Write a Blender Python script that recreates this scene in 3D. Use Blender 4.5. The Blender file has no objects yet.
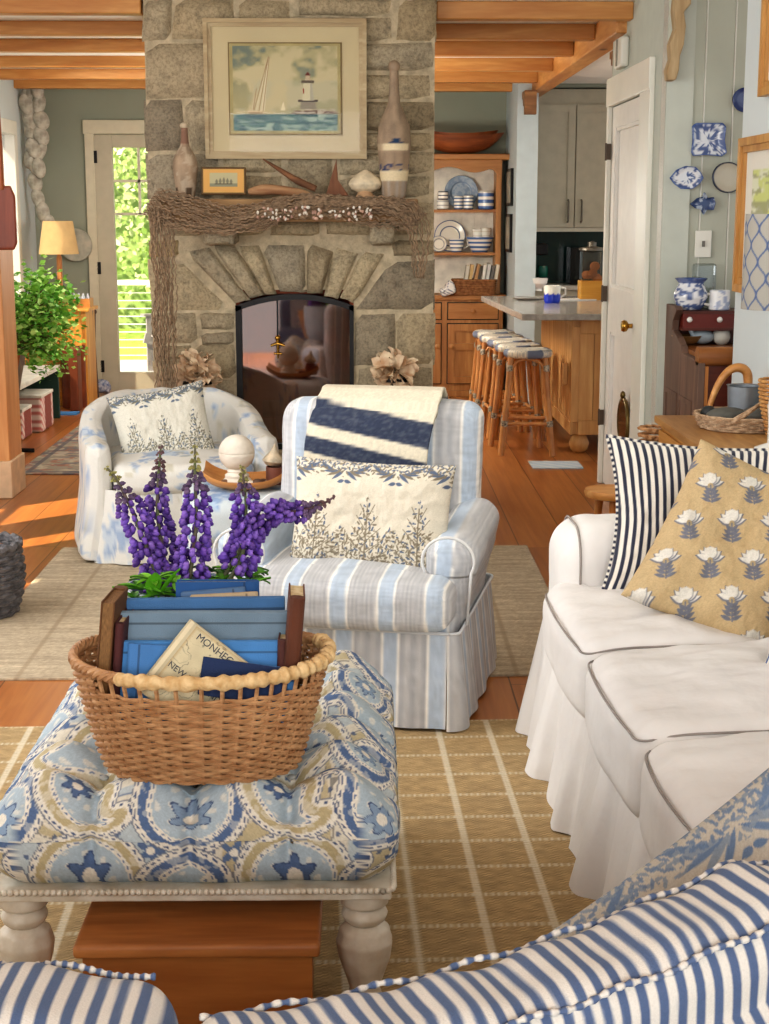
import bpy, math, random
import numpy as np
from mathutils import Vector, Matrix, Euler
PI = math.pi; RAD = math.radians
random.seed(7); RNG = np.random.RandomState(5)
SC = bpy.context.scene; COL = SC.collection
# ---------------------------------------------------------------- camera model (metres, Y into the room)
F = 1540.0; CH = 1.5; PITCH = math.atan(300 / F); YAW = math.atan(20 / F)
_R = Vector((math.cos(YAW), -math.sin(YAW), 0))
_F = Vector((math.sin(YAW) * math.cos(PITCH), math.cos(YAW) * math.cos(PITCH), -math.sin(PITCH)))
_U = _R.cross(_F)
def ray(u, v): return _R * ((u - 384.5) / F) + _U * ((512 - v) / F) + _F
def PY(u, v, Y): d = ray(u, v); return Vector((0, 0, CH)) + d * (Y / d.y)
def PZ(u, v, z): d = ray(u, v); return Vector((0, 0, CH)) + d * ((z - CH) / d.z)
def PX(u, v, X): d = ray(u, v); return Vector((0, 0, CH)) + d * (X / d.x)
cam = bpy.data.objects.new('camera', bpy.data.cameras.new('camera')); COL.objects.link(cam)
cam.location = (0, 0, CH); cam.rotation_euler = (PI / 2 - PITCH, 0, -YAW)
cam.data.lens = F / 1024 * 36; cam.data.sensor_width = 36; cam.data.clip_start = .05; cam.data.clip_end = 200
SC.camera = cam
# ---------------------------------------------------------------- tagging
def thing(name, label, cat, loc=(0, 0, 0), rz=0, group=None):
    o = bpy.data.objects.new(name, None); COL.objects.link(o); o.empty_display_size = .1
    o.location = loc; o.rotation_euler = (0, 0, rz); o['label'] = label; o['category'] = cat
    if group: o['group'] = group
    return o
def tag(o, label, cat, group=None):
    o['label'] = label; o['category'] = cat
    if group: o['group'] = group
    return o
def struct(o): o['kind'] = 'structure'; return o
def dup(root, loc, rz=None, label=None, scale=None):
    r = root.copy(); COL.objects.link(r); r.location = loc
    if rz is not None: r.rotation_euler = (0, 0, rz) if not isinstance(rz, tuple) else rz
    if label: r['label'] = label
    if scale: r.scale = (scale,) * 3 if not isinstance(scale, tuple) else scale
    for ch in list(root.children):
        c = ch.copy(); COL.objects.link(c); c.parent = r
        for g in list(ch.children):
            d = g.copy(); COL.objects.link(d); d.parent = c
    return r
# ---------------------------------------------------------------- colour + noise in numpy
def lin(c):
    c = np.asarray(c, float) / 255.0
    return np.where(c <= .04045, c / 12.92, ((c + .055) / 1.055) ** 2.4)
def L4(c): return tuple(lin(c)) + (1,)
def _h(i, j, k, s):
    n = (i * 374761393 + j * 668265263 + k * 2147483647 + s * 974634721) & 0xffffffff
    n = ((n ^ (n >> 13)) * 1274126177) & 0xffffffff
    return ((n ^ (n >> 16)) & 0xffff) / 65535.0
def noise(x, y, z=0.0, s=0):
    x, y, z = np.broadcast_arrays(np.asarray(x, float), np.asarray(y, float), np.asarray(z, float))
    xi, yi, zi = [np.floor(a).astype(np.int64) for a in (x, y, z)]
    fx, fy, fz = x - xi, y - yi, z - zi
    fx, fy, fz = [a * a * (3 - 2 * a) for a in (fx, fy, fz)]
    r = 0
    for a in (0, 1):
        for b in (0, 1):
            for c in (0, 1):
                r = r + _h(xi + a, yi + b, zi + c, s) * (fx if a else 1 - fx) * (fy if b else 1 - fy) * (fz if c else 1 - fz)
    return r
def fbm(x, y, z=0.0, s=0, o=3):
    r = 0; w = .5; t = 0
    for k in range(o):
        r = r + w * noise(np.asarray(x) * 2 ** k, np.asarray(y) * 2 ** k, np.asarray(z) * 2 ** k, s + k); t += w; w *= .5
    return r / t
def vor(u, v, s=0, jit=.8):
    ui, vi = np.floor(u).astype(np.int64), np.floor(v).astype(np.int64)
    d1 = np.full(u.shape, 9.); d2 = d1.copy(); idr = np.zeros(u.shape); dx = np.zeros(u.shape); dy = np.zeros(u.shape)
    for a in (-1, 0, 1):
        for b in (-1, 0, 1):
            z0 = np.zeros_like(ui)
            cx = ui + a + .5 + jit * (_h(ui + a, vi + b, z0, s) - .5); cy = vi + b + .5 + jit * (_h(ui + a, vi + b, z0, s + 9) - .5)
            d = np.hypot(u - cx, v - cy); cl = d < d1
            d2 = np.where(cl, d1, np.minimum(d2, d)); idr = np.where(cl, _h(ui + a, vi + b, z0, s + 4), idr)
            dx = np.where(cl, u - cx, dx); dy = np.where(cl, v - cy, dy); d1 = np.where(cl, d, d1)
    return d1, d2, idr, dx, dy
def put(c, m, rgb):
    m = np.clip(m, 0, 1)[:, None]; return c * (1 - m) + np.asarray(rgb, float) * m
def base(n, rgb): return np.tile(np.asarray(rgb, float), (n, 1))
def sm(a, b, x): t = np.clip((x - a) / (b - a), 0, 1); return t * t * (3 - 2 * t)
def leaf(u, v, cx, cy, ang, ln, wd, soft=.25):
    ca, sa = math.cos(ang), math.sin(ang); x = (u - cx) * ca + (v - cy) * sa; y = -(u - cx) * sa + (v - cy) * ca
    t = np.clip(x / ln, 0, 1); w = wd * np.sin(PI * t ** .8) + 1e-5
    return sm(1 + soft, 1 - soft, np.abs(y) / w) * (x > 0) * (x < ln)
def seg(u, v, x0, y0, x1, y1, w):
    dx, dy = x1 - x0, y1 - y0; t = np.clip(((u - x0) * dx + (v - y0) * dy) / (dx * dx + dy * dy), 0, 1)
    return sm(w * 1.4, w * .7, np.hypot(u - x0 - t * dx, v - y0 - t * dy))
def disc(u, v, cx, cy, r): return sm(r * 1.15, r * .85, np.hypot(u - cx, v - cy))
# ---------------------------------------------------------------- meshes
def finish(name, V, Fc, mat, parent=None, col=None, smooth=True, ang=50, bevel=0, sub=0, loc=None, rot=None):
    me = bpy.data.meshes.new(name)
    if isinstance(Fc, np.ndarray) and Fc.ndim == 2:
        V = np.asarray(V, np.float32); k = Fc.shape[1]
        me.vertices.add(len(V)); me.vertices.foreach_set('co', V.ravel())
        me.loops.add(Fc.size); me.loops.foreach_set('vertex_index', Fc.astype(np.int32).ravel())
        me.polygons.add(len(Fc)); me.polygons.foreach_set('loop_start', np.arange(0, Fc.size, k, dtype=np.int32))
        me.update(calc_edges=True)
    else:
        me.from_pydata([tuple(p) for p in V], [], [tuple(f) for f in Fc])
    if smooth:
        me.polygons.foreach_set('use_smooth', [True] * len(me.polygons))
        if ang < 170: me.set_sharp_from_angle(angle=RAD(ang))
    if col is not None:
        a = me.color_attributes.new('Col', 'FLOAT_COLOR', 'POINT')
        c = np.ones((len(V), 4), np.float32); c[:, :3] = lin(np.clip(col, 0, 255)); a.data.foreach_set('color', c.ravel())
    me.update()
    if mat: me.materials.append(mat)
    o = bpy.data.objects.new(name, me); COL.objects.link(o)
    if parent is not None: o.parent = parent
    if loc is not None: o.location = loc
    if rot is not None: o.rotation_euler = rot
    if bevel:
        b = o.modifiers.new('b', 'BEVEL'); b.width = bevel; b.segments = 2; b.limit_method = 'ANGLE'; b.angle_limit = RAD(50)
    if sub:
        b = o.modifiers.new('s', 'SUBSURF'); b.levels = sub; b.render_levels = sub
    return o
class MB:
    def __init__(s): s.v = []; s.f = []
    def add(s, vs, fs, M=None):
        n = len(s.v); s.v += [tuple(M @ Vector(p)) if M else tuple(p) for p in vs]; s.f += [tuple(i + n for i in f) for f in fs]; return s
    def box(s, c, d, rot=None):
        x, y, z = [a / 2 for a in d]; vs = [Vector((i * x, j * y, k * z)) for i in (-1, 1) for j in (-1, 1) for k in (-1, 1)]
        M = Matrix.Translation(c) @ (Euler(rot).to_matrix().to_4x4() if rot else Matrix())
        return s.add(vs, [(0, 1, 3, 2), (4, 6, 7, 5), (0, 4, 5, 1), (2, 3, 7, 6), (0, 2, 6, 4), (1, 5, 7, 3)], M)
    def bb(s, x0, x1, y0, y1, z0, z1): return s.box(((x0 + x1) / 2, (y0 + y1) / 2, (z0 + z1) / 2), (x1 - x0, y1 - y0, z1 - z0))
    def tube(s, pts, r, n=8, closed=False, flat=None):
        P = [Vector(p) for p in pts]; m = len(P); rs = r if hasattr(r, '__len__') else [r] * m
        T = [((P[(i + 1) % m] - P[i - 1]) if closed else (P[min(i + 1, m - 1)] - P[max(i - 1, 0)])).normalized() for i in range(m)]
        up = Vector((0, 0, 1)) if abs(T[0].z) < .9 else Vector((1, 0, 0)); N = (up - T[0] * up.dot(T[0])).normalized(); vs = []
        for i in range(m):
            N = (N - T[i] * N.dot(T[i])); N = N.normalized() if N.length > 1e-6 else Vector((1, 0, 0)); B = T[i].cross(N)
            vs += [P[i] + (N * math.cos(2 * PI * k / n) * (flat or 1) + B * math.sin(2 * PI * k / n)) * rs[i] for k in range(n)]
        fs = [(i * n + k, i * n + (k + 1) % n, ((i + 1) % m) * n + (k + 1) % n, ((i + 1) % m) * n + k) for i in range(m if closed else m - 1) for k in range(n)]
        if not closed: fs += [tuple(range(n))[::-1], tuple((m - 1) * n + k for k in range(n))]
        return s.add(vs, fs)
    def lathe(s, prof, n=24, M=None, sx=1, sy=1):
        vs = [(max(r, 1e-4) * math.cos(2 * PI * k / n) * sx, max(r, 1e-4) * math.sin(2 * PI * k / n) * sy, z) for r, z in prof for k in range(n)]; m = len(prof)
        fs = [(i * n + k, i * n + (k + 1) % n, (i + 1) * n + (k + 1) % n, (i + 1) * n + k) for i in range(m - 1) for k in range(n)]
        fs += [tuple(range(n))[::-1], tuple((m - 1) * n + k for k in range(n))]
        return s.add(vs, fs, M)
    def prism(s, poly, d, M=None):
        n = len(poly); vs = [(x, y, 0) for x, y in poly] + [(x, y, d) for x, y in poly]
        return s.add(vs, [tuple(range(n))[::-1], tuple(range(n, 2 * n))] + [(i, (i + 1) % n, n + (i + 1) % n, n + i) for i in range(n)], M)
    def ball(s, c, r, n=12, M=None):
        r = r if hasattr(r, '__len__') else (r, r, r); m = max(6, n // 2 + 2)
        T = Matrix.Translation(c) @ (M if M else Matrix()) @ Matrix.Diagonal((r[0], r[1], r[2], 1))
        return s.lathe([(math.sin(PI * i / m), -math.cos(PI * i / m)) for i in range(m + 1)], n, T)
    def build(s, name, mat, parent=None, **k): return finish(name, s.v, s.f, mat, parent, **k)
def XZ(Y=0): return Matrix(((1, 0, 0, 0), (0, 0, -1, Y), (0, 1, 0, 0), (0, 0, 0, 1)))      # prism x,y -> x,z ; extrudes towards the viewer
def YZ(X=0): return Matrix(((0, 0, 1, X), (1, 0, 0, 0), (0, 1, 0, 0), (0, 0, 0, 1)))        # prism x,y -> y,z ; extrudes along +X
def frame4(m, x0, x1, z0, z1, t, y0, y1):
    m.bb(x0, x1, y0, y1, z0, z0 + t); m.bb(x0, x1, y0, y1, z1 - t, z1); m.bb(x0, x0 + t, y0, y1, z0 + t, z1 - t); m.bb(x1 - t, x1, y0, y1, z0 + t, z1 - t)
def rbox(sx, sy, sz, r, sg):
    S = (sx, sy, sz); sg = sg if hasattr(sg, '__len__') else (sg,) * 3; n = [max(2, int(round(a / g))) for a, g in zip(S, sg)]; Vs = []; Fs = []; off = 0
    for ax in range(3):
        a, b = (ax + 1) % 3, (ax + 2) % 3
        ga, gb = np.meshgrid(np.arange(n[a] + 1), np.arange(n[b] + 1), indexing='ij')
        idx = np.arange(ga.size).reshape(ga.shape); q = np.stack([idx[:-1, :-1], idx[1:, :-1], idx[1:, 1:], idx[:-1, 1:]], -1).reshape(-1, 4)
        for sd in (0, 1):
            I = np.zeros((ga.size, 3), np.int64); I[:, a] = ga.ravel(); I[:, b] = gb.ravel(); I[:, ax] = n[ax] * sd
            Vs.append(I); Fs.append((q if sd else q[:, ::-1]) + off); off += len(I)
    I = np.concatenate(Vs); U, inv = np.unique(I, axis=0, return_inverse=True); Fq = inv.ravel()[np.concatenate(Fs)]
    p = (U / np.array(n) - .5) * np.array(S); inn = np.clip(p, -np.array(S) / 2 + r, np.array(S) / 2 - r)
    # spread the rounding over grid points close to edges
    d = p - inn; ln = np.linalg.norm(d, axis=1, keepdims=True); ln[ln == 0] = 1
    return inn + d / ln * r, Fq
def gridV(nu, nv):
    u, v = np.meshgrid(np.linspace(0, 1, nu + 1), np.linspace(0, 1, nv + 1), indexing='ij'); idx = np.arange(u.size).reshape(u.shape)
    return u.ravel(), v.ravel(), np.stack([idx[:-1, :-1], idx[1:, :-1], idx[1:, 1:], idx[:-1, 1:]], -1).reshape(-1, 4)
def pillow(name, w, h, t, mat, parent, colfn, n=(120, 90), pinch=.07, wr=.004, seed=1, loc=None, rot=None, pw=.5):
    u, v, q = gridV(*n); u = u * 2 - 1; v = v * 2 - 1; N = len(u)
    X = w / 2 * u * (1 - pinch * (1 - v * v)); Z = h / 2 * v * (1 - pinch * (1 - u * u))
    th = t / 2 * np.maximum((1 - u ** 4) * (1 - v ** 4), 0) ** pw
    wn = (fbm(u * 3, v * 3, 0, seed) - .5) * wr * 4 + (fbm(u * 9, v * 4, 0, seed + 5) - .5) * wr * 2
    edge = th > 1e-9
    A = np.stack([X, -th - wn * edge * np.minimum(1, th / (t * .2)), Z], 1); B = np.stack([X, th + wn * edge * np.minimum(1, th / (t * .2)), Z], 1)
    V = np.concatenate([A, B]); Fq = np.concatenate([q, q[:, ::-1] + N])
    key = np.round(V * 1e6).astype(np.int64); U_, first, inv = np.unique(key, axis=0, return_index=True, return_inverse=True)
    uu = np.concatenate([u, u])[first] * w / 2; vv = np.concatenate([v, v])[first] * h / 2
    return finish(name, V[first], inv.ravel()[Fq], mat, parent, col=colfn(uu, vv), ang=180, loc=loc, rot=rot)
def pillow_edge(w, h, pinch, n=40):
    pts = []
    for a, b in [((-1, -1), (1, -1)), ((1, -1), (1, 1)), ((1, 1), (-1, 1)), ((-1, 1), (-1, -1))]:
        for i in range(n):
            u = a[0] + (b[0] - a[0]) * i / n; v = a[1] + (b[1] - a[1]) * i / n
            pts.append((w / 2 * u * (1 - pinch * (1 - v * v)), 0, h / 2 * v * (1 - pinch * (1 - u * u))))
    return pts
def ctube(name, pts, r, mat, parent, colfn=None, n=6, closed=False, **k):
    m = MB(); m.tube(pts, r, n, closed); c = None
    if colfn is not None:
        s = np.repeat(np.arange(len(pts)), n); c = colfn(s)
    return m.build(name, mat, parent, col=c, ang=180, **k)
def resample(pts, step):
    P = np.array(pts, float); d = np.r_[0, np.cumsum(np.linalg.norm(np.diff(P, axis=0), axis=1))]; n = max(2, int(d[-1] / step))
    t = np.linspace(0, d[-1], n + 1); return np.stack([np.interp(t, d, P[:, i]) for i in range(P.shape[1])], 1)
def spline(pts, n=8):
    P = [Vector(p) for p in pts]; out = []
    for i in range(len(P) - 1):
        a, b, c, d = P[max(i - 1, 0)], P[i], P[i + 1], P[min(i + 2, len(P) - 1)]
        for k in range(n):
            t = k / n; out.append(.5 * (2 * b + (c - a) * t + (2 * a - 5 * b + 4 * c - d) * t * t + (3 * b - a - 3 * c + d) * t ** 3))
    return out + [P[-1]]
# ---------------------------------------------------------------- materials
def _new(name):
    m = bpy.data.materials.new(name); m.use_nodes = True; nt = m.node_tree; return m, nt, nt.nodes['Principled BSDF']
def nd(nt, t, **k):
    n = nt.nodes.new(t)
    for a, b in k.items():
        if a in n.inputs: n.inputs[a].default_value = b
        else: setattr(n, a, b)
    return n
def _coord(nt, scale=(1, 1, 1), rot=(0, 0, 0)):
    tc = nd(nt, 'ShaderNodeTexCoord'); mp = nd(nt, 'ShaderNodeMapping'); mp.inputs['Scale'].default_value = scale; mp.inputs['Rotation'].default_value = rot
    nt.links.new(tc.outputs['Object'], mp.inputs['Vector']); return mp.outputs['Vector']
def _bump(nt, b, height, strength, dist=.01):
    bp = nd(nt, 'ShaderNodeBump'); bp.inputs['Strength'].default_value = strength; bp.inputs['Distance'].default_value = dist
    nt.links.new(height, bp.inputs['Height']); nt.links.new(bp.outputs['Normal'], b.inputs['Normal'])
def ramp(nt, stops, interp='LINEAR'):
    r = nd(nt, 'ShaderNodeValToRGB'); e = r.color_ramp.elements; r.color_ramp.interpolation = interp
    while len(e) < len(stops): e.new(.5)
    for i, (p, c) in enumerate(stops): e[i].position = p; e[i].color = L4(c)
    return r
_mc = {}
def M(name, c, rough=.6, metal=0, var=.12, sc=12, bump=.1, bsc=60, c2=None, coat=0, emit=0, stretch=(1, 1, 1)):
    if name in _mc: return _mc[name]
    m, nt, b = _new(name); c = np.array(c, float)
    c2 = np.array(c2, float) if c2 is not None else np.clip(c * (1 - var), 0, 255)
    vec = _coord(nt, stretch); n = nd(nt, 'ShaderNodeTexNoise', Scale=sc, Detail=4.0); nt.links.new(vec, n.inputs['Vector'])
    r = ramp(nt, [(.32, c), (.68, c2)]); nt.links.new(n.outputs['Fac'], r.inputs['Fac']); nt.links.new(r.outputs['Color'], b.inputs['Base Color'])
    b.inputs['Roughness'].default_value = rough; b.inputs['Metallic'].default_value = metal; b.inputs['Coat Weight'].default_value = coat
    if bump:
        n2 = nd(nt, 'ShaderNodeTexNoise', Scale=bsc, Detail=3.0); nt.links.new(vec, n2.inputs['Vector']); _bump(nt, b, n2.outputs['Fac'], bump)
    if emit:
        nt.links.new(r.outputs['Color'], b.inputs['Emission Color']); b.inputs['Emission Strength'].default_value = emit
    _mc[name] = m; return m
def WOOD(name, c1, c2, axis='x', sc=6, rough=.45, bump=.15, knots=True, coat=0):
    if name in _mc: return _mc[name]
    m, nt, b = _new(name); st = {'x': (.12, 1, 1), 'y': (1, .12, 1), 'z': (1, 1, .12)}[axis]
    vec = _coord(nt, st); n = nd(nt, 'ShaderNodeTexNoise', Scale=sc * 2.2, Detail=6.0, Distortion=.6); nt.links.new(vec, n.inputs['Vector'])
    n3 = nd(nt, 'ShaderNodeTexNoise', Scale=sc * 12, Detail=2.0); nt.links.new(vec, n3.inputs['Vector'])
    mx = nd(nt, 'ShaderNodeMath', operation='MULTIPLY_ADD'); mx.inputs[1].default_value = .35; nt.links.new(n3.outputs['Fac'], mx.inputs[0]); nt.links.new(n.outputs['Fac'], mx.inputs[2])
    c1 = np.array(c1, float); c2 = np.array(c2, float)
    r = ramp(nt, [(.45, c1), (.62, (c1 + c2) / 2), (.85, c2)]); nt.links.new(mx.outputs[0], r.inputs['Fac']); out = r.outputs['Color']
    if knots:
        vo = nd(nt, 'ShaderNodeTexVoronoi', Scale=2.6); vec2 = _coord(nt, tuple(.45 if a < .5 else 1 for a in st)); nt.links.new(vec2, vo.inputs['Vector'])
        kr = ramp(nt, [(.0, (255, 255, 255)), (.05, (235, 235, 235)), (.085, (0, 0, 0))]); nt.links.new(vo.outputs['Distance'], kr.inputs['Fac'])
        mk = nd(nt, 'ShaderNodeMix', data_type='RGBA'); nt.links.new(kr.outputs['Color'], mk.inputs[0]); nt.links.new(out, mk.inputs[6]); mk.inputs[7].default_value = L4(c2 * .5); out = mk.outputs[2]
    nt.links.new(out, b.inputs['Base Color']); b.inputs['Roughness'].default_value = rough; b.inputs['Coat Weight'].default_value = coat
    _bump(nt, b, mx.outputs[0], bump, .004); _mc[name] = m; return m
def ATTR(name, rough=.9, bump=.25, bsc=700, sheen=.0, big=0, bigs=8, spec=.3):
    if name in _mc: return _mc[name]
    m, nt, b = _new(name); a = nd(nt, 'ShaderNodeVertexColor', layer_name='Col'); vec = _coord(nt)
    n = nd(nt, 'ShaderNodeTexNoise', Scale=bsc, Detail=2.0); nt.links.new(vec, n.inputs['Vector'])
    hs = nd(nt, 'ShaderNodeHueSaturation'); nt.links.new(a.outputs['Color'], hs.inputs['Color'])
    mr = nd(nt, 'ShaderNodeMapRange'); mr.inputs[3].default_value = .86; mr.inputs[4].default_value = 1.12; nt.links.new(n.outputs['Fac'], mr.inputs[0]); nt.links.new(mr.outputs[0], hs.inputs['Value'])
    nt.links.new(hs.outputs['Color'], b.inputs['Base Color']); b.inputs['Roughness'].default_value = rough; b.inputs['Sheen Weight'].default_value = sheen
    b.inputs['Specular IOR Level'].default_value = spec
    h = n.outputs['Fac']
    if big:
        n2 = nd(nt, 'ShaderNodeTexNoise', Scale=bigs, Detail=3.0, Distortion=.8); nt.links.new(vec, n2.inputs['Vector'])
        ma = nd(nt, 'ShaderNodeMath', operation='MULTIPLY_ADD'); ma.inputs[1].default_value = big; nt.links.new(n2.outputs['Fac'], ma.inputs[0]); nt.links.new(h, ma.inputs[2]); h = ma.outputs[0]
    if bump: _bump(nt, b, h, bump, .003)
    _mc[name] = m; return m
def GLASS(name, tint=(255, 255, 255), alpha=.12, rough=.02, fres=.6):
    if name in _mc: return _mc[name]
    m, nt, b = _new(name); out = nt.nodes['Material Output']; t = nd(nt, 'ShaderNodeBsdfTransparent'); t.inputs['Color'].default_value = L4(tint)
    g = nd(nt, 'ShaderNodeBsdfGlossy'); g.inputs['Roughness'].default_value = rough; lw = nd(nt, 'ShaderNodeLayerWeight', Blend=.25)
    ad = nd(nt, 'ShaderNodeMath', operation='MULTIPLY_ADD'); ad.inputs[1].default_value = fres; ad.inputs[2].default_value = alpha; nt.links.new(lw.outputs['Fresnel'], ad.inputs[0])
    mx = nd(nt, 'ShaderNodeMixShader'); nt.links.new(ad.outputs[0], mx.inputs[0]); nt.links.new(t.outputs[0], mx.inputs[1]); nt.links.new(g.outputs[0], mx.inputs[2]); nt.links.new(mx.outputs[0], out.inputs['Surface'])
    _mc[name] = m; return m
PAINT = M('white_paint', (226, 224, 212), .45, var=.04, sc=3, bump=.02)
CREAMW = M('cream_paint', (205, 198, 178), .5, var=.05, sc=4, bump=.02)
BLUEW = M('pale_blue_wall_paint', (208, 216, 216), .75, var=.03, sc=2, bump=.03)
SAGE = M('sage_grey_wall_paint', (150, 154, 138), .75, var=.05, sc=2, bump=.03)
PLANKW = M('grey_green_panelling_paint', (182, 184, 168), .6, var=.05, sc=3, bump=.03)
PINE = WOOD('honey_pine_x', (204, 152, 88), (178, 118, 58), 'x'); PINEY = WOOD('honey_pine_y', (214, 162, 98), (180, 118, 60), 'y'); PINEZ = WOOD('honey_pine_z', (198, 140, 74), (170, 104, 48), 'z', sc=5)
HUTCH = WOOD('hutch_pine', (192, 142, 84), (152, 100, 52), 'z', sc=5); HUTCHX = WOOD('hutch_pine_x', (192, 142, 84), (152, 100, 52), 'x', sc=5)
MAHOG = WOOD('dark_red_wood', (110, 50, 32), (72, 30, 20), 'x', sc=5, knots=False, rough=.35)
OLDWOOD = WOOD('old_brown_wood', (128, 100, 84), (92, 70, 58), 'z', sc=6, knots=False, rough=.6)
BLACK = M('black_iron', (34, 32, 32), .45, .6, var=.2, bump=.05); BRASS = M('brass', (196, 150, 70), .25, .95, var=.15, bump=.02)
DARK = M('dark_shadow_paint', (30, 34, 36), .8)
# ================================================================ room shell
YB = 13.1; XL = -2.74; ZC = 2.525; XD = 1.34; YP = 7.05; XW = 1.49
def plank_mat():
    m, nt, b = _new('wide_pine_floorboards'); tc = nd(nt, 'ShaderNodeTexCoord'); sp = nd(nt, 'ShaderNodeSeparateXYZ'); nt.links.new(tc.outputs['Object'], sp.inputs[0])
    def mth(op, a, bv=None, c=None):
        n = nd(nt, 'ShaderNodeMath', operation=op)
        for i, q in enumerate((a, bv, c)):
            if q is None: continue
            if isinstance(q, (int, float)): n.inputs[i].default_value = q
            else: nt.links.new(q, n.inputs[i])
        return n.outputs[0]
    s = mth('DIVIDE', sp.outputs[0], .235); i = mth('FLOOR', s); fx = mth('FRACT', s)
    wn = nd(nt, 'ShaderNodeTexWhiteNoise', noise_dimensions='1D'); nt.links.new(i, wn.inputs['W'])
    yy = mth('ADD', mth('DIVIDE', sp.outputs[1], 3.1), mth('MULTIPLY', wn.outputs['Value'], 7.3)); fy = mth('FRACT', yy); j = mth('FLOOR', yy)
    wn2 = nd(nt, 'ShaderNodeTexWhiteNoise', noise_dimensions='2D'); cb = nd(nt, 'ShaderNodeCombineXYZ'); nt.links.new(i, cb.inputs[0]); nt.links.new(j, cb.inputs[1]); nt.links.new(cb.outputs[0], wn2.inputs['Vector'])
    mp = nd(nt, 'ShaderNodeMapping'); mp.inputs['Scale'].default_value = (14, .7, 1); nt.links.new(tc.outputs['Object'], mp.inputs['Vector'])
    of = nd(nt, 'ShaderNodeVectorMath', operation='ADD'); nt.links.new(mp.outputs[0], of.inputs[0]); nt.links.new(wn2.outputs['Color'], of.inputs[1])
    n1 = nd(nt, 'ShaderNodeTexNoise', Scale=2.2, Detail=6.0, Distortion=.7); nt.links.new(of.outputs[0], n1.inputs['Vector'])
    r = ramp(nt, [(.25, (180, 120, 64)), (.5, (158, 97, 48)), (.78, (126, 72, 35))])
    f = mth('ADD', mth('MULTIPLY', n1.outputs['Fac'], .75), mth('MULTIPLY', wn2.outputs['Value'], .22)); nt.links.new(f, r.inputs['Fac'])
    gx = mth('GREATER_THAN', mth('ABSOLUTE', mth('SUBTRACT', fx, .5)), .488); gy = mth('LESS_THAN', fy, .0016); g = mth('MAXIMUM', gx, gy)
    mk = nd(nt, 'ShaderNodeMix', data_type='RGBA'); nt.links.new(g, mk.inputs[0]); nt.links.new(r.outputs[0], mk.inputs[6]); mk.inputs[7].default_value = L4((84, 42, 16))
    vo = nd(nt, 'ShaderNodeTexVoronoi', Scale=1.7); mp2 = nd(nt, 'ShaderNodeMapping'); mp2.inputs['Scale'].default_value = (1.6, .8, 1); nt.links.new(tc.outputs['Object'], mp2.inputs[0]); nt.links.new(mp2.outputs[0], vo.inputs['Vector'])
    kr = ramp(nt, [(0, (255, 255, 255)), (.03, (220, 220, 220)), (.06, (0, 0, 0))]); nt.links.new(vo.outputs['Distance'], kr.inputs[0])
    mk2 = nd(nt, 'ShaderNodeMix', data_type='RGBA'); nt.links.new(kr.outputs[0], mk2.inputs[0]); nt.links.new(mk.outputs[2], mk2.inputs[6]); mk2.inputs[7].default_value = L4((86, 42, 16))
    nt.links.new(mk2.outputs[2], b.inputs['Base Color']); b.inputs['Roughness'].default_value = .28
    _bump(nt, b, mth('SUBTRACT', n1.outputs['Fac'], mth('MULTIPLY', g, .8)), .12, .003); return m
struct(MB().bb(-3.2, 4.2, -1, YB + .02, -.08, 0).build('floor', plank_mat(), smooth=False))
# back wall with an opening for the garden door
dx0, dx1, dzt = PY(103, 388, YB).x, PY(103, 388, YB).x + .93, PY(110, 134, 13.1).z
w = MB(); w.bb(-3.2, dx0, YB, YB + .12, 0, 2.9); w.bb(dx1, 1.3, YB, YB + .12, 0, 2.9); w.bb(dx0, dx1, YB, YB + .12, dzt, 2.9)
struct(w.build('wall_back', SAGE, smooth=False))
struct(MB().bb(1.3, 4.2, YB + .15, YB + .25, 0, 2.9).build('wall_kitchen', SAGE, smooth=False))
# left wall: window by the far corner, three tall windows nearer (sun comes through these)
ops = [(3.4, 4.1, .5, 2.2), (4.72, 4.93, .45, 2.2), (5.62, 5.98, .45, 2.2), (6.35, 7.0, .45, 2.2), (11.05, 12.35, .85, 2.1)]
w = MB(); y = -1.0
for a, b_, z0, z1 in ops:
    w.bb(XL - .12, XL, y, a, 0, 2.9); w.bb(XL - .12, XL, a, b_, 0, z0); w.bb(XL - .12, XL, a, b_, z1, 2.9); y = b_
w.bb(XL - .12, XL, y, YB, 0, 2.9); struct(w.build('wall_left', BLUEW, smooth=False))
for k, (a, b_, z0, z1) in enumerate(ops):
    f = MB(); t = .09; X0, X1 = XL - .1, XL + .025
    f.bb(X0, X1, a - t, a + .012, z0 - t, z1 + t); f.bb(X0, X1, b_ - .012, b_ + t, z0 - t, z1 + t); f.bb(X0, X1 + .02, a, b_, z1 - .012, z1 + t); f.bb(X0, X1 + .04, a, b_, z0 - t, z0 + .012)
    if b_ - a > 1: f.bb(XL - .07, XL - .03, (a + b_) / 2 - .02, (a + b_) / 2 + .02, z0, z1)
    f.bb(XL - .07, XL - .03, a, b_, (z0 + z1) / 2 - .02, (z0 + z1) / 2 + .02)
    o = struct(f.build('window_%d' % (k + 1), PAINT, smooth=False, bevel=.004))
    if k == 4: MB().bb(XL - .052, XL - .048, a, b_, z0, z1).build('window_pane', GLASS('pane_glass', alpha=.05), o, smooth=False)
struct(MB().bb(-3.2, 4.2, -1.0, YB + .3, ZC, ZC + .1).build('ceiling', M('ceiling_white_paint', (240, 236, 226), .8, var=.02, bump=.02), smooth=False))
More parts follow.
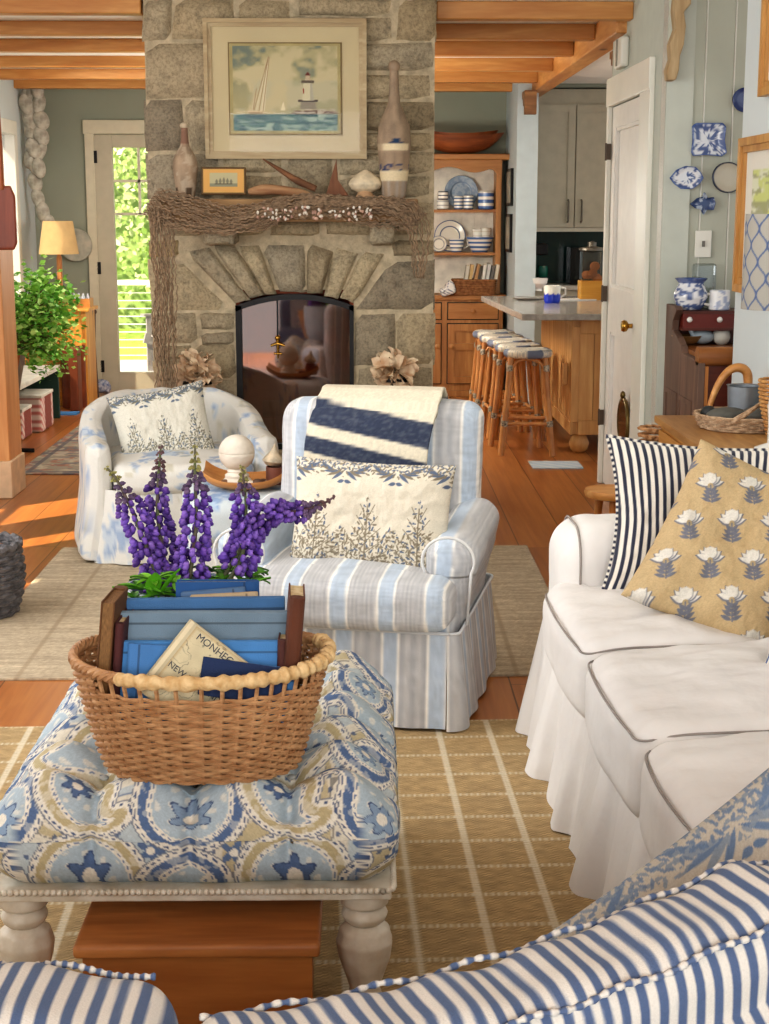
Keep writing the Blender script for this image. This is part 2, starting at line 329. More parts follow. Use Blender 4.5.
# right side: door wall, panelled wall, near wall
dy0, dy1 = PX(645, 90, XD).y, PX(613, 100, XD).y; cy0, cy1 = PX(655, 90, XD).y, PX(606.5, 100, XD - .028).y
w = MB(); w.bb(XD, XD + .12, dy1, cy1, 0, 2.9); w.bb(XD, XD + .12, YP - .02, dy0, 0, 2.9); w.bb(XD, XD + .12, dy0, dy1, 2.06, 2.9)
struct(w.build('wall_right_doorway', M('door_wall_paint', (192, 196, 184), .75, var=.03, bump=.03), smooth=False))
# white corner board + panelled wall with grooves
w = MB(); w.bb(XD, 3.2, YP, YP + .1, 0, 2.9); xs = [XD + .005] + [PY(a, 200, YP).x for a in (671, 699.5, 728)]; xs += [xs[-1] + .128 * k for k in range(1, 6)]
w2 = MB()
for a, b_ in zip(xs[:-1], xs[1:]): w2.bb(a + .004, b_ - .0025, YP - .009, YP, 0, 2.9)
struct(w.build('wall_right_backing', PAINT, smooth=False)); struct(w2.build('wall_right_panelled', PLANKW, smooth=False))  # white backing colours the grooves as if lit
w3 = MB()
for a in xs[1:-1]: w3.tube([(a + .003, YP - .009, 0), (a + .003, YP - .009, 2.5)], .0032, 6)
struct(w3.build('groove_highlight', PAINT))  # white strips standing in for the lit highlight along each groove
struct(MB().bb(XW, XW + .14, 1.2, 6.22, 0, 2.9).build('wall_right', BLUEW, smooth=False))
# door
dr = MB(); X0 = XD - .012; zc = lambda a: a
dr.bb(XD + .02, XD + .05, dy0, dy1, 0.01, 2.05)
def rails(y0, y1, z0, z1):
    dr.bb(X0 + .012, XD + .03, y0, y1, z0, z1)
W_ = .12; rails(dy0, dy0 + W_, .01, 2.05); rails(dy1 - W_, dy1, .01, 2.05); a_, c_ = dy0 + W_, dy1 - W_; rails(a_, c_, .01, .22); rails(a_, c_, 1.94, 2.05); rails(a_, c_, .86, 1.1)
for z0, z1 in ((.22, .86), (1.1, 1.94)): dr.bb(XD + .006, XD + .02, a_, a_ + .018, z0, z1); dr.bb(XD + .006, XD + .02, c_ - .018, c_, z0, z1); dr.bb(XD + .006, XD + .02, a_ + .018, c_ - .018, z0, z0 + .018); dr.bb(XD + .006, XD + .02, a_ + .018, c_ - .018, z1 - .018, z1)
d1 = struct(dr.build('door_1', M('white_door_paint', (228, 225, 218), .4, var=.03, bump=.02), smooth=False))
c = MB(); c.bb(XD - .025, XD, dy1, cy1, 0, 2.06); c.bb(XD - .025, XD, cy0, dy0, 0, 2.06); c.bb(XD - .03, XD, cy0, cy1, 2.055, 2.2)
struct(c.build('trim_1', PAINT, smooth=False, bevel=.004))
kn = PX(630, 326, XD - .03); k = MB(); k.lathe([(.028, 0), (.03, .005), (.012, .012), (.011, .035), (.026, .045), (.03, .058), (.024, .07), (.001, .074)], 20, Matrix.Translation((XD - .002, kn.y, kn.z)) @ Matrix.Rotation(-PI / 2, 4, 'Y')); k.build('door_knob', BRASS, d1)
for v in (151, 296, 426):
    p = PX(611, v, XD - .02); h = MB(); h.bb(XD - .03, XD - .004, dy1 - .008, dy1 + .01, p.z - .042, p.z + .042); h.tube([(XD - .03, dy1 + .004, p.z - .046), (XD - .03, dy1 + .004, p.z + .046)], .0055); h.build('hinge', M('aged_hinge', (92, 78, 66), .5, .5), d1)
# partition between hutch and kitchen
pa, pb = PY(516, 200, 12.15).x, PY(537, 200, 12.15).x
struct(MB().bb(pa, pb, 12.15, YB + .15, 0, 2.9).build('wall_partition', M('partition_blue_paint', (188, 200, 202), .75, var=.03, bump=.03), smooth=False))
# timber cased post at left
px_ = PZ(11.5, 498, 0)
struct(MB().bb(px_.x - .3, px_.x, px_.y, px_.y + .3, 0, 1.37).build('wall_left_post', WOOD('post_pine', (222, 168, 112), (198, 138, 84), 'z', sc=4), smooth=False, bevel=.006))
struct(MB().bb(px_.x - .32, px_.x + .012, px_.y - .02, px_.y + .31, 0, .2).build('baseboard_left_post', M('baseboard_paint', (226, 196, 160), .5, bump=.02), smooth=False, bevel=.006))
bz = MB(); bz.bb(XL, dx0 - .1, YB - .02, YB, 0, .14); struct(bz.build('baseboard_back', CREAMW, smooth=False))
# ---------------------------------------------------------------- garden door
D = struct(bpy.data.objects.new('door_2', None)); COL.objects.link(D); D.location = (dx0, YB, 0)
W = dx1 - dx0; gz1 = PY(130, 147.5, YB).z; gx0 = PY(114, 200, YB).x - dx0; gz0 = PY(130, 372, YB).z
f = MB(); f.bb(0, gx0, -.02, .04, 0, dzt - .004); f.bb(W - gx0, W, -.02, .04, 0, dzt - .004); f.bb(gx0, W - gx0, -.02, .04, gz1, dzt - .004); f.bb(gx0, W - gx0, -.02, .04, 0, gz0)
f.build('door_frame', M('door_cream_paint', (186, 178, 156), .5, var=.04, bump=.02), D, smooth=False, bevel=.004)
za, zb = PY(130, 181, YB).z, PY(130, 214, YB).z; mu = MB(); n3 = 3
for z in (za, zb): mu.bb(gx0, W - gx0, 0, .03, z - .011, z + .011)
for i in (1, 2): x = gx0 + (W - 2 * gx0) * i / 3; mu.bb(x - .01, x + .01, 0, .03, zb, gz1)
mu.build('muntins', CREAMW, D, smooth=False)
MB().bb(gx0, W - gx0, .012, .016, gz0, gz1).build('door_glass', GLASS('pane_glass'), D, smooth=False)
for v in (157, 268, 366):
    z = PY(106, v, YB).z; MB().bb(-.012, .022, -.03, -.018, z - .05, z + .05).build('hinge', BLACK, D, smooth=False)
c = MB(); cx = PY(87, 200, YB).x; c.bb(cx, dx0, YB - .03, YB, 0, dzt + .02); c.bb(dx1, dx1 + .13, YB - .03, YB, 0, dzt + .02); c.bb(cx - .01, dx1 + .14, YB - .035, YB, dzt, PY(100, 120, YB).z)
struct(c.build('trim_2', M('casing_cream_paint', (206, 198, 174), .5, var=.04, bump=.02), smooth=False, bevel=.004))
# ---------------------------------------------------------------- beams and girder
gX = 1.285; bys = [7.96, 8.88, 9.77, 10.8, 11.75, 12.6]; cl, cr = PY(146, 200, 7.85).x, PY(436.5, 200, 7.85).x
nm = ['nearest', 'second', 'third', 'fourth', 'fifth', 'farthest']
for i, yb in enumerate(bys):
    xr = gX if i else XD
    z0, z1 = 2.44, ZC
    for sd, (a, b_, t) in enumerate([(XL, cl if i < 2 else -.4, 'left'), (cr if i < 2 else -.4, xr, 'right')]):
        dy = -.1 if sd == 0 else 0
        o = MB().bb(a, b_, yb + dy, yb + dy + .1, z0 + (.0 if sd else .012), z1).build('ceiling_beam', PINE, bevel=.006, smooth=False)
        tag(o, '%s honey pine ceiling beam from the front, %s of the stone chimney' % (nm[i], t), 'beam', 'ceiling beams')
o = MB().bb(gX, gX + .115, 8.15, YB, 2.395, ZC - .002).build('girder', PINEY, bevel=.006, smooth=False)
tag(o, 'pale pine girder running back to the kitchen, carrying the right beam ends', 'beam')
# corbels under girder
def corbel(name, label, x, y, z, s=1.0, ax='y'):
    m = MB(); poly = [(0, 0), (.0, .13), (.16, .13), (.16, .09), (.11, .085), (.1, .05), (.05, .045), (.045, 0)]
    m.prism([(a * s, b_ * s) for a, b_ in poly], .09, YZ(x) @ Matrix.Translation((y, z, 0)) ); o = m.build(name, WOOD('corbel_wood', (176, 128, 78), (110, 74, 44), 'x'), smooth=False, bevel=.004); return tag(o, label, 'bracket')
corbel('carved_corbel', 'stepped wooden corbel under the near end of the girder', gX + .11, 8.9, 2.26)
p = PY(527, 106, 12.1); corbel('carved_corbel', 'stepped wooden corbel atop the pale wall end beside the hutch', pa + .03, 11.9, 2.22, 1.35)
# ---------------------------------------------------------------- stone chimney
YC = 7.85; ox0, ox1 = PY(237, 400, YC).x, PY(354, 400, YC).x; osp, otp = PY(240, 306, YC).z, PY(296, 294, YC).z
def stone_mat():
    m, nt, b = _new('rough_fieldstone'); g = nd(nt, 'ShaderNodeNewGeometry'); vec = _coord(nt)
    r = ramp(nt, [(0, (176, 162, 136)), (.25, (206, 190, 160)), (.5, (190, 180, 160)), (.72, (216, 200, 168)), (.9, (168, 158, 140)), (1, (210, 188, 148))]); nt.links.new(g.outputs['Random Per Island'], r.inputs[0])
    n = nd(nt, 'ShaderNodeTexNoise', Scale=14.0, Detail=8.0, Roughness=.7); nt.links.new(vec, n.inputs['Vector'])
    n2 = nd(nt, 'ShaderNodeTexNoise', Scale=70.0, Detail=5.0, Roughness=.75); nt.links.new(vec, n2.inputs['Vector'])
    rr = ramp(nt, [(.28, (120, 118, 112)), (.5, (228, 222, 210)), (.75, (255, 250, 238))]); nt.links.new(n.outputs['Fac'], rr.inputs[0])
    rr2 = ramp(nt, [(.3, (130, 126, 118)), (.55, (255, 255, 255))]); nt.links.new(n2.outputs['Fac'], rr2.inputs[0])
    o = r.outputs[0]
    for q, k in ((rr, .65), (rr2, .6)):
        mx = nd(nt, 'ShaderNodeMix', data_type='RGBA', blend_type='MULTIPLY'); mx.inputs[0].default_value = k; nt.links.new(o, mx.inputs[6]); nt.links.new(q.outputs[0], mx.inputs[7]); o = mx.outputs[2]
    nt.links.new(o, b.inputs['Base Color']); b.inputs['Roughness'].default_value = .9
    ad = nd(nt, 'ShaderNodeMath', operation='MULTIPLY_ADD'); ad.inputs[1].default_value = .5; nt.links.new(n2.outputs['Fac'], ad.inputs[0]); nt.links.new(n.outputs['Fac'], ad.inputs[2]); _bump(nt, b, ad.outputs[0], .9, .02); return m
STONE = stone_mat(); MORTAR = M('lime_mortar', (204, 188, 158), .95, var=.18, sc=25, bump=.5, bsc=120)
CHM = thing('stone_chimney', 'floor to ceiling fieldstone chimney with arched fireplace opening', 'chimney', ((cl + cr) / 2, YC, 0)); cx = CHM.location.x
b_ = MB(); x0, x1 = cl - cx + .012, cr - cx - .012; a0, a1 = ox0 - cx, ox1 - cx; am = (a0 + a1) / 2
def arc(x): return osp + (otp - osp) * (1 - ((x - am) / ((a1 - a0) / 2)) ** 2)
b_.bb(x0, a0, .02, 1.1, 0, ZC); b_.bb(a1, x1, .02, 1.1, 0, ZC); b_.bb(a0, a1, .02, 1.1, otp + .02, ZC); b_.bb(a0, a1, .0, 1.1, 0, .3); b_.bb(a0, a1, .55, 1.1, .3, otp + .02)
b_.build('mortar_core', MORTAR, CHM, smooth=False)
fb = MB(); fb.bb(a0, a1, .53, .55, .3, otp + .02); fb.bb(a0, a0 + .02, .05, .55, .3, otp + .02); fb.bb(a1 - .02, a1, .05, .55, .3, otp + .02); fb.bb(a0, a1, .05, .55, .3, .32); fb.bb(a0, a1, .05, .55, otp, otp + .02)
fb.build('firebox_lining', M('sooty_red_brick', (170, 92, 64), .9, c2=(96, 52, 38), sc=7, bump=.4), CHM, smooth=False)
st = MB(); rs = np.random.RandomState(11)
def stone(q, d=.022):
    # q: four corners (x,z) ccw from bottom-left
    n = 6; q = np.array(q, float); c = q.mean(0); L = np.abs(q - c).max(); q = c + (q - c) * max(.5, 1 - .005 / np.abs(q - c).max(0).min()) + (rs.rand(4, 2) - .5) * .016
    s = rs.randint(999); dd = d * (.6 + .8 * rs.rand()); tl = (rs.rand(2) - .5) * .018; vs = []
    for i in range(n + 1):
        for j in range(n + 1):
            u, v = i / n, j / n; p = (q[0] * (1 - u) + q[1] * u) * (1 - v) + (q[3] * (1 - u) + q[2] * u) * v
            e = min(u, 1 - u, v, 1 - v); k = min(1, e * 5.5) ** .5 if e > 0 else 0
            w = .006 * (float(noise(p[0] * 40, p[1] * 40, s)) - .5)
            o = dd * k + .014 * k * (float(noise(p[0] * 16, p[1] * 16, s)) - .5) + k * (tl[0] * (u - .5) + tl[1] * (v - .5))
            vs.append((p[0] + (w if 0 < e else w * 1.2), .022 - o - (0.012 if e > 0 else 0), p[1] + w))
    st.add(vs, [(i * (n + 1) + j, (i + 1) * (n + 1) + j, (i + 1) * (n + 1) + j + 1, i * (n + 1) + j + 1) for i in range(n) for j in range(n)])
def courses(xa, xb, za, zb, hm=(.11, .21), wm=(.14, .36)):
    z = za
    while z < zb - .02:
        h = rs.uniform(*hm); h = zb - z if zb - z - h < hm[0] * .8 else h
        x = xa
        while x < xb - .02:
            w = rs.uniform(*wm) * (1.2 if h > .16 else 1); w = xb - x if xb - x - w < wm[0] * .8 else w
            if h > .15 and rs.rand() < .4:
                t = z + h * rs.uniform(.4, .6); stone([(x, z), (x + w, z), (x + w, t), (x, t)]); stone([(x, t), (x + w, t), (x + w, z + h), (x, z + h)])
            elif w > .26 and h > .14 and rs.rand() < .3:
                t = x + w * rs.uniform(.3, .45); k = rs.uniform(-.04, .04); stone([(x, z), (t + k, z), (t - k, z + h), (x, z + h)]); stone([(t + k, z), (x + w, z), (x + w, z + h), (t - k, z + h)])
            else: stone([(x, z), (x + w, z), (x + w, z + h), (x, z + h)])
            x += w
        z += h
X0, X1 = cl - cx, cr - cx; zv = PY(300, 240, YC).z; vx0, vx1 = PY(176, 250, YC).x - cx, PY(394, 250, YC).x - cx
courses(X0, a0, 0, osp - .03, (.12, .22), (.16, .34)); courses(a1, X1, 0, osp - .03, (.12, .22), (.16, .34)); courses(a0, a1, 0, .28, (.12, .15))
nv = 7; ti = np.array([0, .13, .25, .37, .6, .74, .87, 1]); xi = a0 + (a1 - a0) * ti; xo = vx0 + (vx1 - vx0) * (ti * .94 + .03 + .0 * ti)
zo = zv - .09 * np.abs(ti * 2 - 1) ** 2
for k in range(nv):
    if k in (0, nv - 1):
        pass
    stone([(xi[k], arc(xi[k]) + .004), (xi[k + 1], arc(xi[k + 1]) + .004), (xo[k + 1], zo[k + 1] + rs.uniform(-.03, .04)), (xo[k], zo[k] + rs.uniform(-.03, .04))], .034)
stone([(X0, osp - .03), (a0, osp - .03), (xo[0] - .005, zo[0] - .02), (X0, zo[0])]); stone([(a1, osp - .03), (X1, osp - .03), (X1, zo[-1]), (xo[-1] + .005, zo[-1] - .02)])
courses(X0, vx0 + .02, zo[0], zv, (.08, .12), (.12, .2)); courses(vx1 - .02, X1, zo[-1], zv, (.08, .12), (.12, .2))
courses(X0, X1, zv + .02, 1.56, (.08, .13)); courses(X0, X1, 1.56, ZC, (.15, .28), (.2, .46))
st.build('stone_facing', STONE, CHM, ang=80)
# small corbel stones + mantel shelf
mz0, mz1 = PY(300, 222, 7.6).z, PY(300, 199, 7.6).z; mx0, mx1 = PY(160, 210, 7.6).x - cx, PY(418, 210, 7.6).x - cx
for u0, u1 in ((205, 236), (370, 394)):
    xa, xb = PY(u0, 230, 7.7).x - cx, PY(u1, 230, 7.7).x - cx
    V, Q = rbox(xb - xa, .22, .11, .02, .02); V += (np.stack([noise(V[:, 0] * 30, V[:, 1] * 30, V[:, 2] * 30, k) for k in range(3)], 1) - .5) * .02
    finish('mantel_corbel', V, Q, STONE, CHM, loc=((xa + xb) / 2, -.09, mz0 - .055))
hs = MB(); hs.bb(X0 - .05, X1 + .05, -.36, .03, 0, .3); hs.build('raised_hearth', STONE, CHM, smooth=False, bevel=.015)
m = MB().bb(mx0, mx1, -.27, .03, mz0, mz1).build('mantel_shelf', WOOD('grey_driftwood', (168, 134, 92), (116, 88, 60), 'x', sc=5, rough=.8), CHM, smooth=False, bevel=.008)
MTZ = mz1
# fire doors: black arched frame, glass, brass dagger-cross latch
FD = thing('fireplace_screen', 'black iron arched fireplace doors with brown reflecting glass', 'fireplace', (am + cx, YC + .03, .3))
g0, g1 = a0 - am, a1 - am; b0 = .3
def aprof(dx, dz, n=16):
    xs_ = np.linspace(g0 + dx, g1 - dx, n); return [(x, arc(x + am) - b0 - dz) for x in xs_]
fr = MB(); fr.bb(g0, g0 + .03, -.03, .03, 0, osp - b0 - .0); fr.bb(g1 - .022, g1, -.03, .03, 0, osp - b0); fr.bb(g0, g1, -.03, .03, -.002, .03)
ap = aprof(0, 0); ai = aprof(.0, .028)
for i in range(len(ap) - 1): fr.prism([ai[i], ai[i + 1], ap[i + 1], ap[i]], .06, XZ(.03))
fr.build('door_frame', BLACK, FD, smooth=False)
gl, nt, bs = _new('fire_door_glass'); out = nt.nodes['Material Output']; tr = nd(nt, 'ShaderNodeBsdfTransparent'); tr.inputs[0].default_value = L4((225, 185, 160)); gs = nd(nt, 'ShaderNodeBsdfGlossy'); gs.inputs['Roughness'].default_value = .03; gs.inputs['Color'].default_value = (.85, .75, .7, 1); mx = nd(nt, 'ShaderNodeMixShader'); mx.inputs[0].default_value = .3
nt.links.new(tr.outputs[0], mx.inputs[1]); nt.links.new(gs.outputs[0], mx.inputs[2]); nt.links.new(mx.outputs[0], out.inputs[0])
pg = [(g0 + .02, .02), (g1 - .02, .02)] + aprof(.02, .015)[::-1]; MB().prism(pg, .006, XZ(0)).build('glass_door', gl, FD, smooth=False)
lt = MB(); mxx = PY(277, 300, YC).x - (am + cx); zt, zbm = PY(277, 300, YC).z - b0, PY(277, 345, YC).z - b0
lt.bb(mxx - .004, mxx + .004, -.014, -.002, zbm, zt + .02); lt.build('latch_rod', BLACK, FD, smooth=False)
cr_ = MB(); cr_.tube([(mxx - .035, -.02, zbm - .005), (mxx, -.02, zbm + .008), (mxx + .035, -.02, zbm - .005)], [.006, .009, .006], 8); cr_.tube([(mxx, -.02, zbm + .03), (mxx, -.02, zbm - .02), (mxx, -.02, zbm - .07)], [.009, .007, .003], 8); cr_.ball((mxx, -.02, zbm + .035), .014); cr_.tube([(mxx - .02, -.02, zbm - .045), (mxx + .02, -.02, zbm - .045)], .005)
cr_.build('cross_latch', BRASS, FD)
for k, (x, y, z, r, ln) in enumerate([(-.02, .3, .09, .05, .4), (.05, .38, .1, .055, .42), (.0, .33, .19, .045, .38)]):
    lg = MB(); lg.tube([(x - ln / 2, 0, 0), (x + ln / 2, .01, .01)], [r, r * .95], 12); o = lg.build('fire_log', WOOD('log_bark', (120, 84, 58), (62, 42, 30), 'x', rough=.9), ang=60, loc=(am + cx + x, YC + y, .3 + z - .02))
    tag(o, ['front split log behind the fireplace glass', 'rear split log behind the fireplace glass', 'top split log on the fire stack behind glass'][k], 'log', 'firewood')
# ================================================================ textiles (colour laid per vertex)
FAB = ATTR('woven_fabric', bump=.3, bsc=500, sheen=.1); FABW = ATTR('rumpled_fabric', bump=.45, bsc=400, big=3.0, bigs=7); PRINT = ATTR('printed_linen', bump=.25, bsc=600)
def ticking(t, per, a, b, w=.5):
    f = np.mod(t / per, 1); k = sm(0, .08, f) * sm(w + .08, w, f); return b[None] * k[:, None] + a[None] * (1 - k[:, None])
CR = np.array((226, 220, 208.)); NAVY = np.array((50, 53, 70.)); TBLUE = np.array((66, 92, 142.))
def chairstripe(x, along):
    f = np.mod(x / .14, 1); c = base(len(x), (172, 173, 176)); pin = .5 + .5 * np.sin(x / .0052 * PI); c = put(c, (.5 * pin) * (f > .36), (212, 210, 206))
    c = put(c, (f < .36) * 1., (172, 185, 200)); nz = noise(x * 60, along * 500, 0, 3); c = put(c, (f < .36) * .35 * nz, (204, 214, 222))
    for e in (.0, .36): c = put(c, sm(.035, .02, np.abs(f - e)) + (sm(.035, .02, 1 - f) if e == 0 else 0), (232, 229, 222))
    c *= (1 + .08 * (noise(x * 400, along * 40, 0, 4) - .5))[:, None] * (.96 + .08 * noise(x * 30, along * 300, 0, 7))[:, None]; return c
def barrelfloral(P):
    x, y, z = P.T; c = base(len(P), (216, 213, 205)); n = fbm(x * 13, y * 13, z * 13, 21); n2 = fbm(x * 22, y * 22, z * 22, 31); n3 = fbm(x * 40, y * 40, z * 40, 41)
    c = put(c, sm(.53, .58, n) * sm(.45, .53, n2) * .7, (176, 190, 206)); c = put(c, sm(.57, .62, n) * sm(.5, .56, n3) * .7, (140, 158, 188))
    c = put(c, sm(.6, .66, fbm(x * 12 + 9, y * 12, z * 12, 51)) * sm(.5, .55, n3) * .5, (186, 178, 152)); return c
_PA = np.linspace(0, 1, 22); _ang = .5 + 3.9 * _PA; _rr = .052 - .022 * _PA
_SP = np.column_stack([np.cumsum(np.cos(PI / 2 - .35 + 2.3 * _PA ** 1.6)) * .0062, np.cumsum(np.sin(PI / 2 - .35 + 2.3 * _PA ** 1.6)) * .0062]); _SR = .057 * (1 - _PA) ** .85 + .003
def boteh(x, y, sc, rot, fl):
    c, s_ = math.cos(rot), math.sin(rot); X = (x * c + y * s_) / sc * fl; Y = (-x * s_ + y * c) / sc; d = np.full(x.shape, 9.)
    for (a, b_), r in zip(_SP, _SR): d = np.minimum(d, np.hypot(X - a, Y - b_ + .03) - r)
    return d * sc, X, Y + .03
def paisley(u, v):
    n = len(u); c = base(n, (216, 209, 192)); TAN = (186, 172, 136); B1, B2, B3 = (94, 115, 150), (138, 158, 180), (174, 188, 196); DK = (66, 82, 118); CRM = (226, 220, 206)
    sw = fbm(u * 5.5, v * 5.5, 3, 8, 2); fr = np.mod(sw * 7, 1); c = put(c, sm(.05, .09, fr) * sm(.34, .3, fr) * .85, TAN); c = put(c, (np.abs(fr - .36) < .02) * .8, (126, 122, 116)); c = put(c, sm(.62, .66, fr) * sm(.88, .84, fr) * .75, B3); c = put(c, (np.abs(fr - .9) < .018) * .8, B1)
    g1, g2, idg, gx, gy = vor(u * 19 + 3, v * 19, 17, .5); ga = np.arctan2(gy, gx)
    c = put(c, (g1 < .25 + .1 * np.cos(ga * 5)) * (idg > .45) * .95, B1); c = put(c, (g1 < .1) * (idg > .45) * 1., CRM)
    e1, e2, ide, ex, ey = vor(u * 60, v * 60, 12, .7); c = put(c, (e1 < .2) * (ide > .6) * .7, DK)
    TW, TH = .25, .30
    for (ox, oy, sc, rot, fl, P) in ((.06, .05, 1.05, .5, 1, 0), (.185, .2, 1.05, 2.6, -1, 1), (.19, .045, .72, 3.6, 1, 1), (.055, .2, .75, -.6, -1, 0)):
        x = np.mod(u - ox + TW / 2, TW) - TW / 2; y = np.mod(v - oy + TH / 2, TH) - TH / 2; d, X, Y = boteh(x, y, sc, rot, fl); a = np.arctan2(Y, X); R_ = np.hypot(X, Y)
        o1, o2, o3 = ((B1, B3, B2) if P == 0 else (TAN, B3, B1)); dots = lambda r0, w_, f: (np.abs(d - r0) < w_) * (np.sin(a * f + R_ * f * 9) > 0)
        c = put(c, (d < .011) * 1., CRM); c = put(c, dots(.0066, .0013, 34) * .9, DK); c = put(c, (np.abs(d - .011) < .0009) * .8, (110, 116, 130))
        c = put(c, (d < .002) * 1., o1); c = put(c, (d < .002) * (d > -.009) * (fbm(X * 90, Y * 90, 0, 5, 2) > .56) * .5, CRM); c = put(c, (d < -.009) * 1., CRM); c = put(c, dots(-.0122, .0011, 30) * .9, B1); c = put(c, (d < -.0155) * 1., o2)
        pr = np.hypot(X, Y + .0); pa = np.arctan2(Y, X); c = put(c, (d < -.018) * sm(.5, .6, np.sin(pa * 7 + pr * 70) * np.sin(pr * 190)) * .7, CRM); c = put(c, (pr < .021 + .006 * np.cos(pa * 6)) * 1., o3); c = put(c, (pr < .009) * 1., CRM); c = put(c, (np.abs(pr - .021 - .006 * np.cos(pa * 6)) < .0012) * .9, DK)
    return c * (.95 + .1 * noise(u * 700, v * 700, 0, 3))[:, None]
def leafscatter(u, v, s, asp=.34, jit=.7, seed=3, aim=None):
    d1, d2, idr, dx, dy = vor(u * s, v * s, seed, jit); t = (aim if aim is not None else 0) + (idr - .5) * 2.4; x = dx * np.cos(t) + dy * np.sin(t); y = -dx * np.sin(t) + dy * np.cos(t)
    return ((x / .52) ** 2 + (y / (.52 * asp)) ** 2 < 1), idr
def treepattern(u, v, w, h, cream, c1, c2, per):
    """block-printed cloth: leafy trees rising from a dense border, hanging sprays along the top"""
    n = len(u); c = base(n, cream); x = np.mod(u + per / 2, per) - per / 2; X = np.abs(x) / per; y = (v + h / 2) / h; yt = 1 - y
    m1, id1 = leafscatter(u, v, 62, .36, .7, 3, PI / 2 - np.sign(x) * .7); m2, id2 = leafscatter(u + .3, v, 75, .4, .7, 9, PI / 2 + np.sign(x) * .5)
    tree = (y < .70 - 1.25 * X) | (y < .36 + .07 * np.cos(u / per * 4 * PI)); ctree = np.where(id1 > .5, 1, 0)[:, None] * np.array(c2, float) + np.where(id1 > .5, 0, 1)[:, None] * np.array(c1, float)
    k = (m1 & tree)[:, None] * .95; c = c * (1 - k) + ctree * k; c = put(c, (m2 & tree & (y < .4)) * .7, c1)
    c = put(c, seg(x, y * h, 0, 0, 0, .6 * h, .0018), c1)
    for q in range(5):
        t = .08 + q * .1; ln = per * (.42 - .07 * q)
        c = put(c, seg(np.abs(x), y * h, 0, t * h, ln, (t + .13) * h, .0013) * .9, c1)
    xs = np.mod(u, per) - per / 2; Xs = np.abs(xs)
    for q in range(5): c = put(c, leaf(Xs, yt * h, .004 + .009 * q, .1 * h, .7 - q * .3, .3 * per, .0055), c1 if q % 2 else c2)
    c = put(c, leaf(Xs, yt * h, 0, .19 * h, .25, .024, .006), c2); c = put(c, (m1 & (yt < .13 + .03 * np.cos(u / per * 4 * PI))) * .9, c1); c = put(c, (m2 & (yt < .1)) * .8, c2)
    return c * (.96 + .08 * noise(u * 600, v * 600, 0, 3))[:, None]
# ================================================================ striped armchair
AT = RAD(-12); AL = (-.012, 4.75, 0)
A = thing('armchair', 'pale blue and grey striped slipcovered armchair facing the camera', 'armchair', AL, AT)
def stripe_box(name, s, r, loc, rot=None, fn=None, sg=.009, ax=0, parent=A, mat=FAB, ns=.004):
    V, Q = rbox(*s, r, sg)
    if fn: V = fn(V)
    V = V + (np.stack([fbm(V[:, 0] * 9, V[:, 1] * 9, V[:, 2] * 9, k + len(name)) for k in range(3)], 1) - .5) * ns * 2
    t = V[:, ax] + loc[ax]; al = V[:, 2] if ax != 2 else V[:, 0]
    return finish(name, V, Q, mat, parent, col=chairstripe(t, al), ang=180, loc=loc, rot=rot)
stripe_box('seat_frame', (.70, .66, .2), .03, (0, -.02, .24), sg=.012)
def fcush(V):
    V = V.copy(); a = np.clip(1 - (V[:, 0] / .37) ** 2, 0, 1); b = np.clip(1 - (V[:, 1] / .33) ** 2, 0, 1); V[:, 2] += np.where(V[:, 2] > 0, .035, .004) * a * b
    V[:, 1] += np.where(V[:, 1] < -.15, -.03 * a, 0); V[:, 0] *= np.where(V[:, 1] > -.2, .80, 1); return V
sc_ = stripe_box('seat_cushion', (.70, .66, .14), .05, (0, -.09, .375), fn=fcush, sg=.006)
for s in (-1, 1):
    def fa(V, s=s):
        V = V.copy(); k = sm(-.1, .12, V[:, 2]); V[:, 0] = V[:, 0] * (.82 + .3 * k) + s * .025 * k; V[:, 2] += np.where(V[:, 2] > .05, -.05 * (sm(-.36, .3, V[:, 1]) * -1 + .5) * .6, 0); return V
    stripe_box('arm', (.145, .60, .34), .068, (s * .30, .03, .40), fn=fa, sg=.009)
    q = [(s * .30 + s * .02 + .072 * math.cos(a) * 1.08, -.272, .49 + .072 * math.sin(a)) for a in np.linspace(PI * 1.15, -PI * .15, 20)]; q = [(q[0][0] + .012, -.272, .3)] + q + [(q[-1][0] - .012, -.272, .3)]
    ctube('arm_piping', q, .0045, FAB, A, lambda i: base(len(i), (214, 214, 212)))
def fb_(V):
    V = V.copy(); a = np.clip(1 - (V[:, 0] / .34) ** 2, 0, 1); V[:, 1] -= np.where(V[:, 1] < 0, .03, 0) * a; V[:, 2] += .012 * a * (V[:, 2] > .2); V[:, 0] *= 1 - .05 * sm(.0, -.28, V[:, 2]); V[:, 1] += (V[:, 2] + .3) * .14; return V
stripe_box('backrest', (.67, .16, .64), .06, (0, .27, .565), fn=fb_, sg=.008)
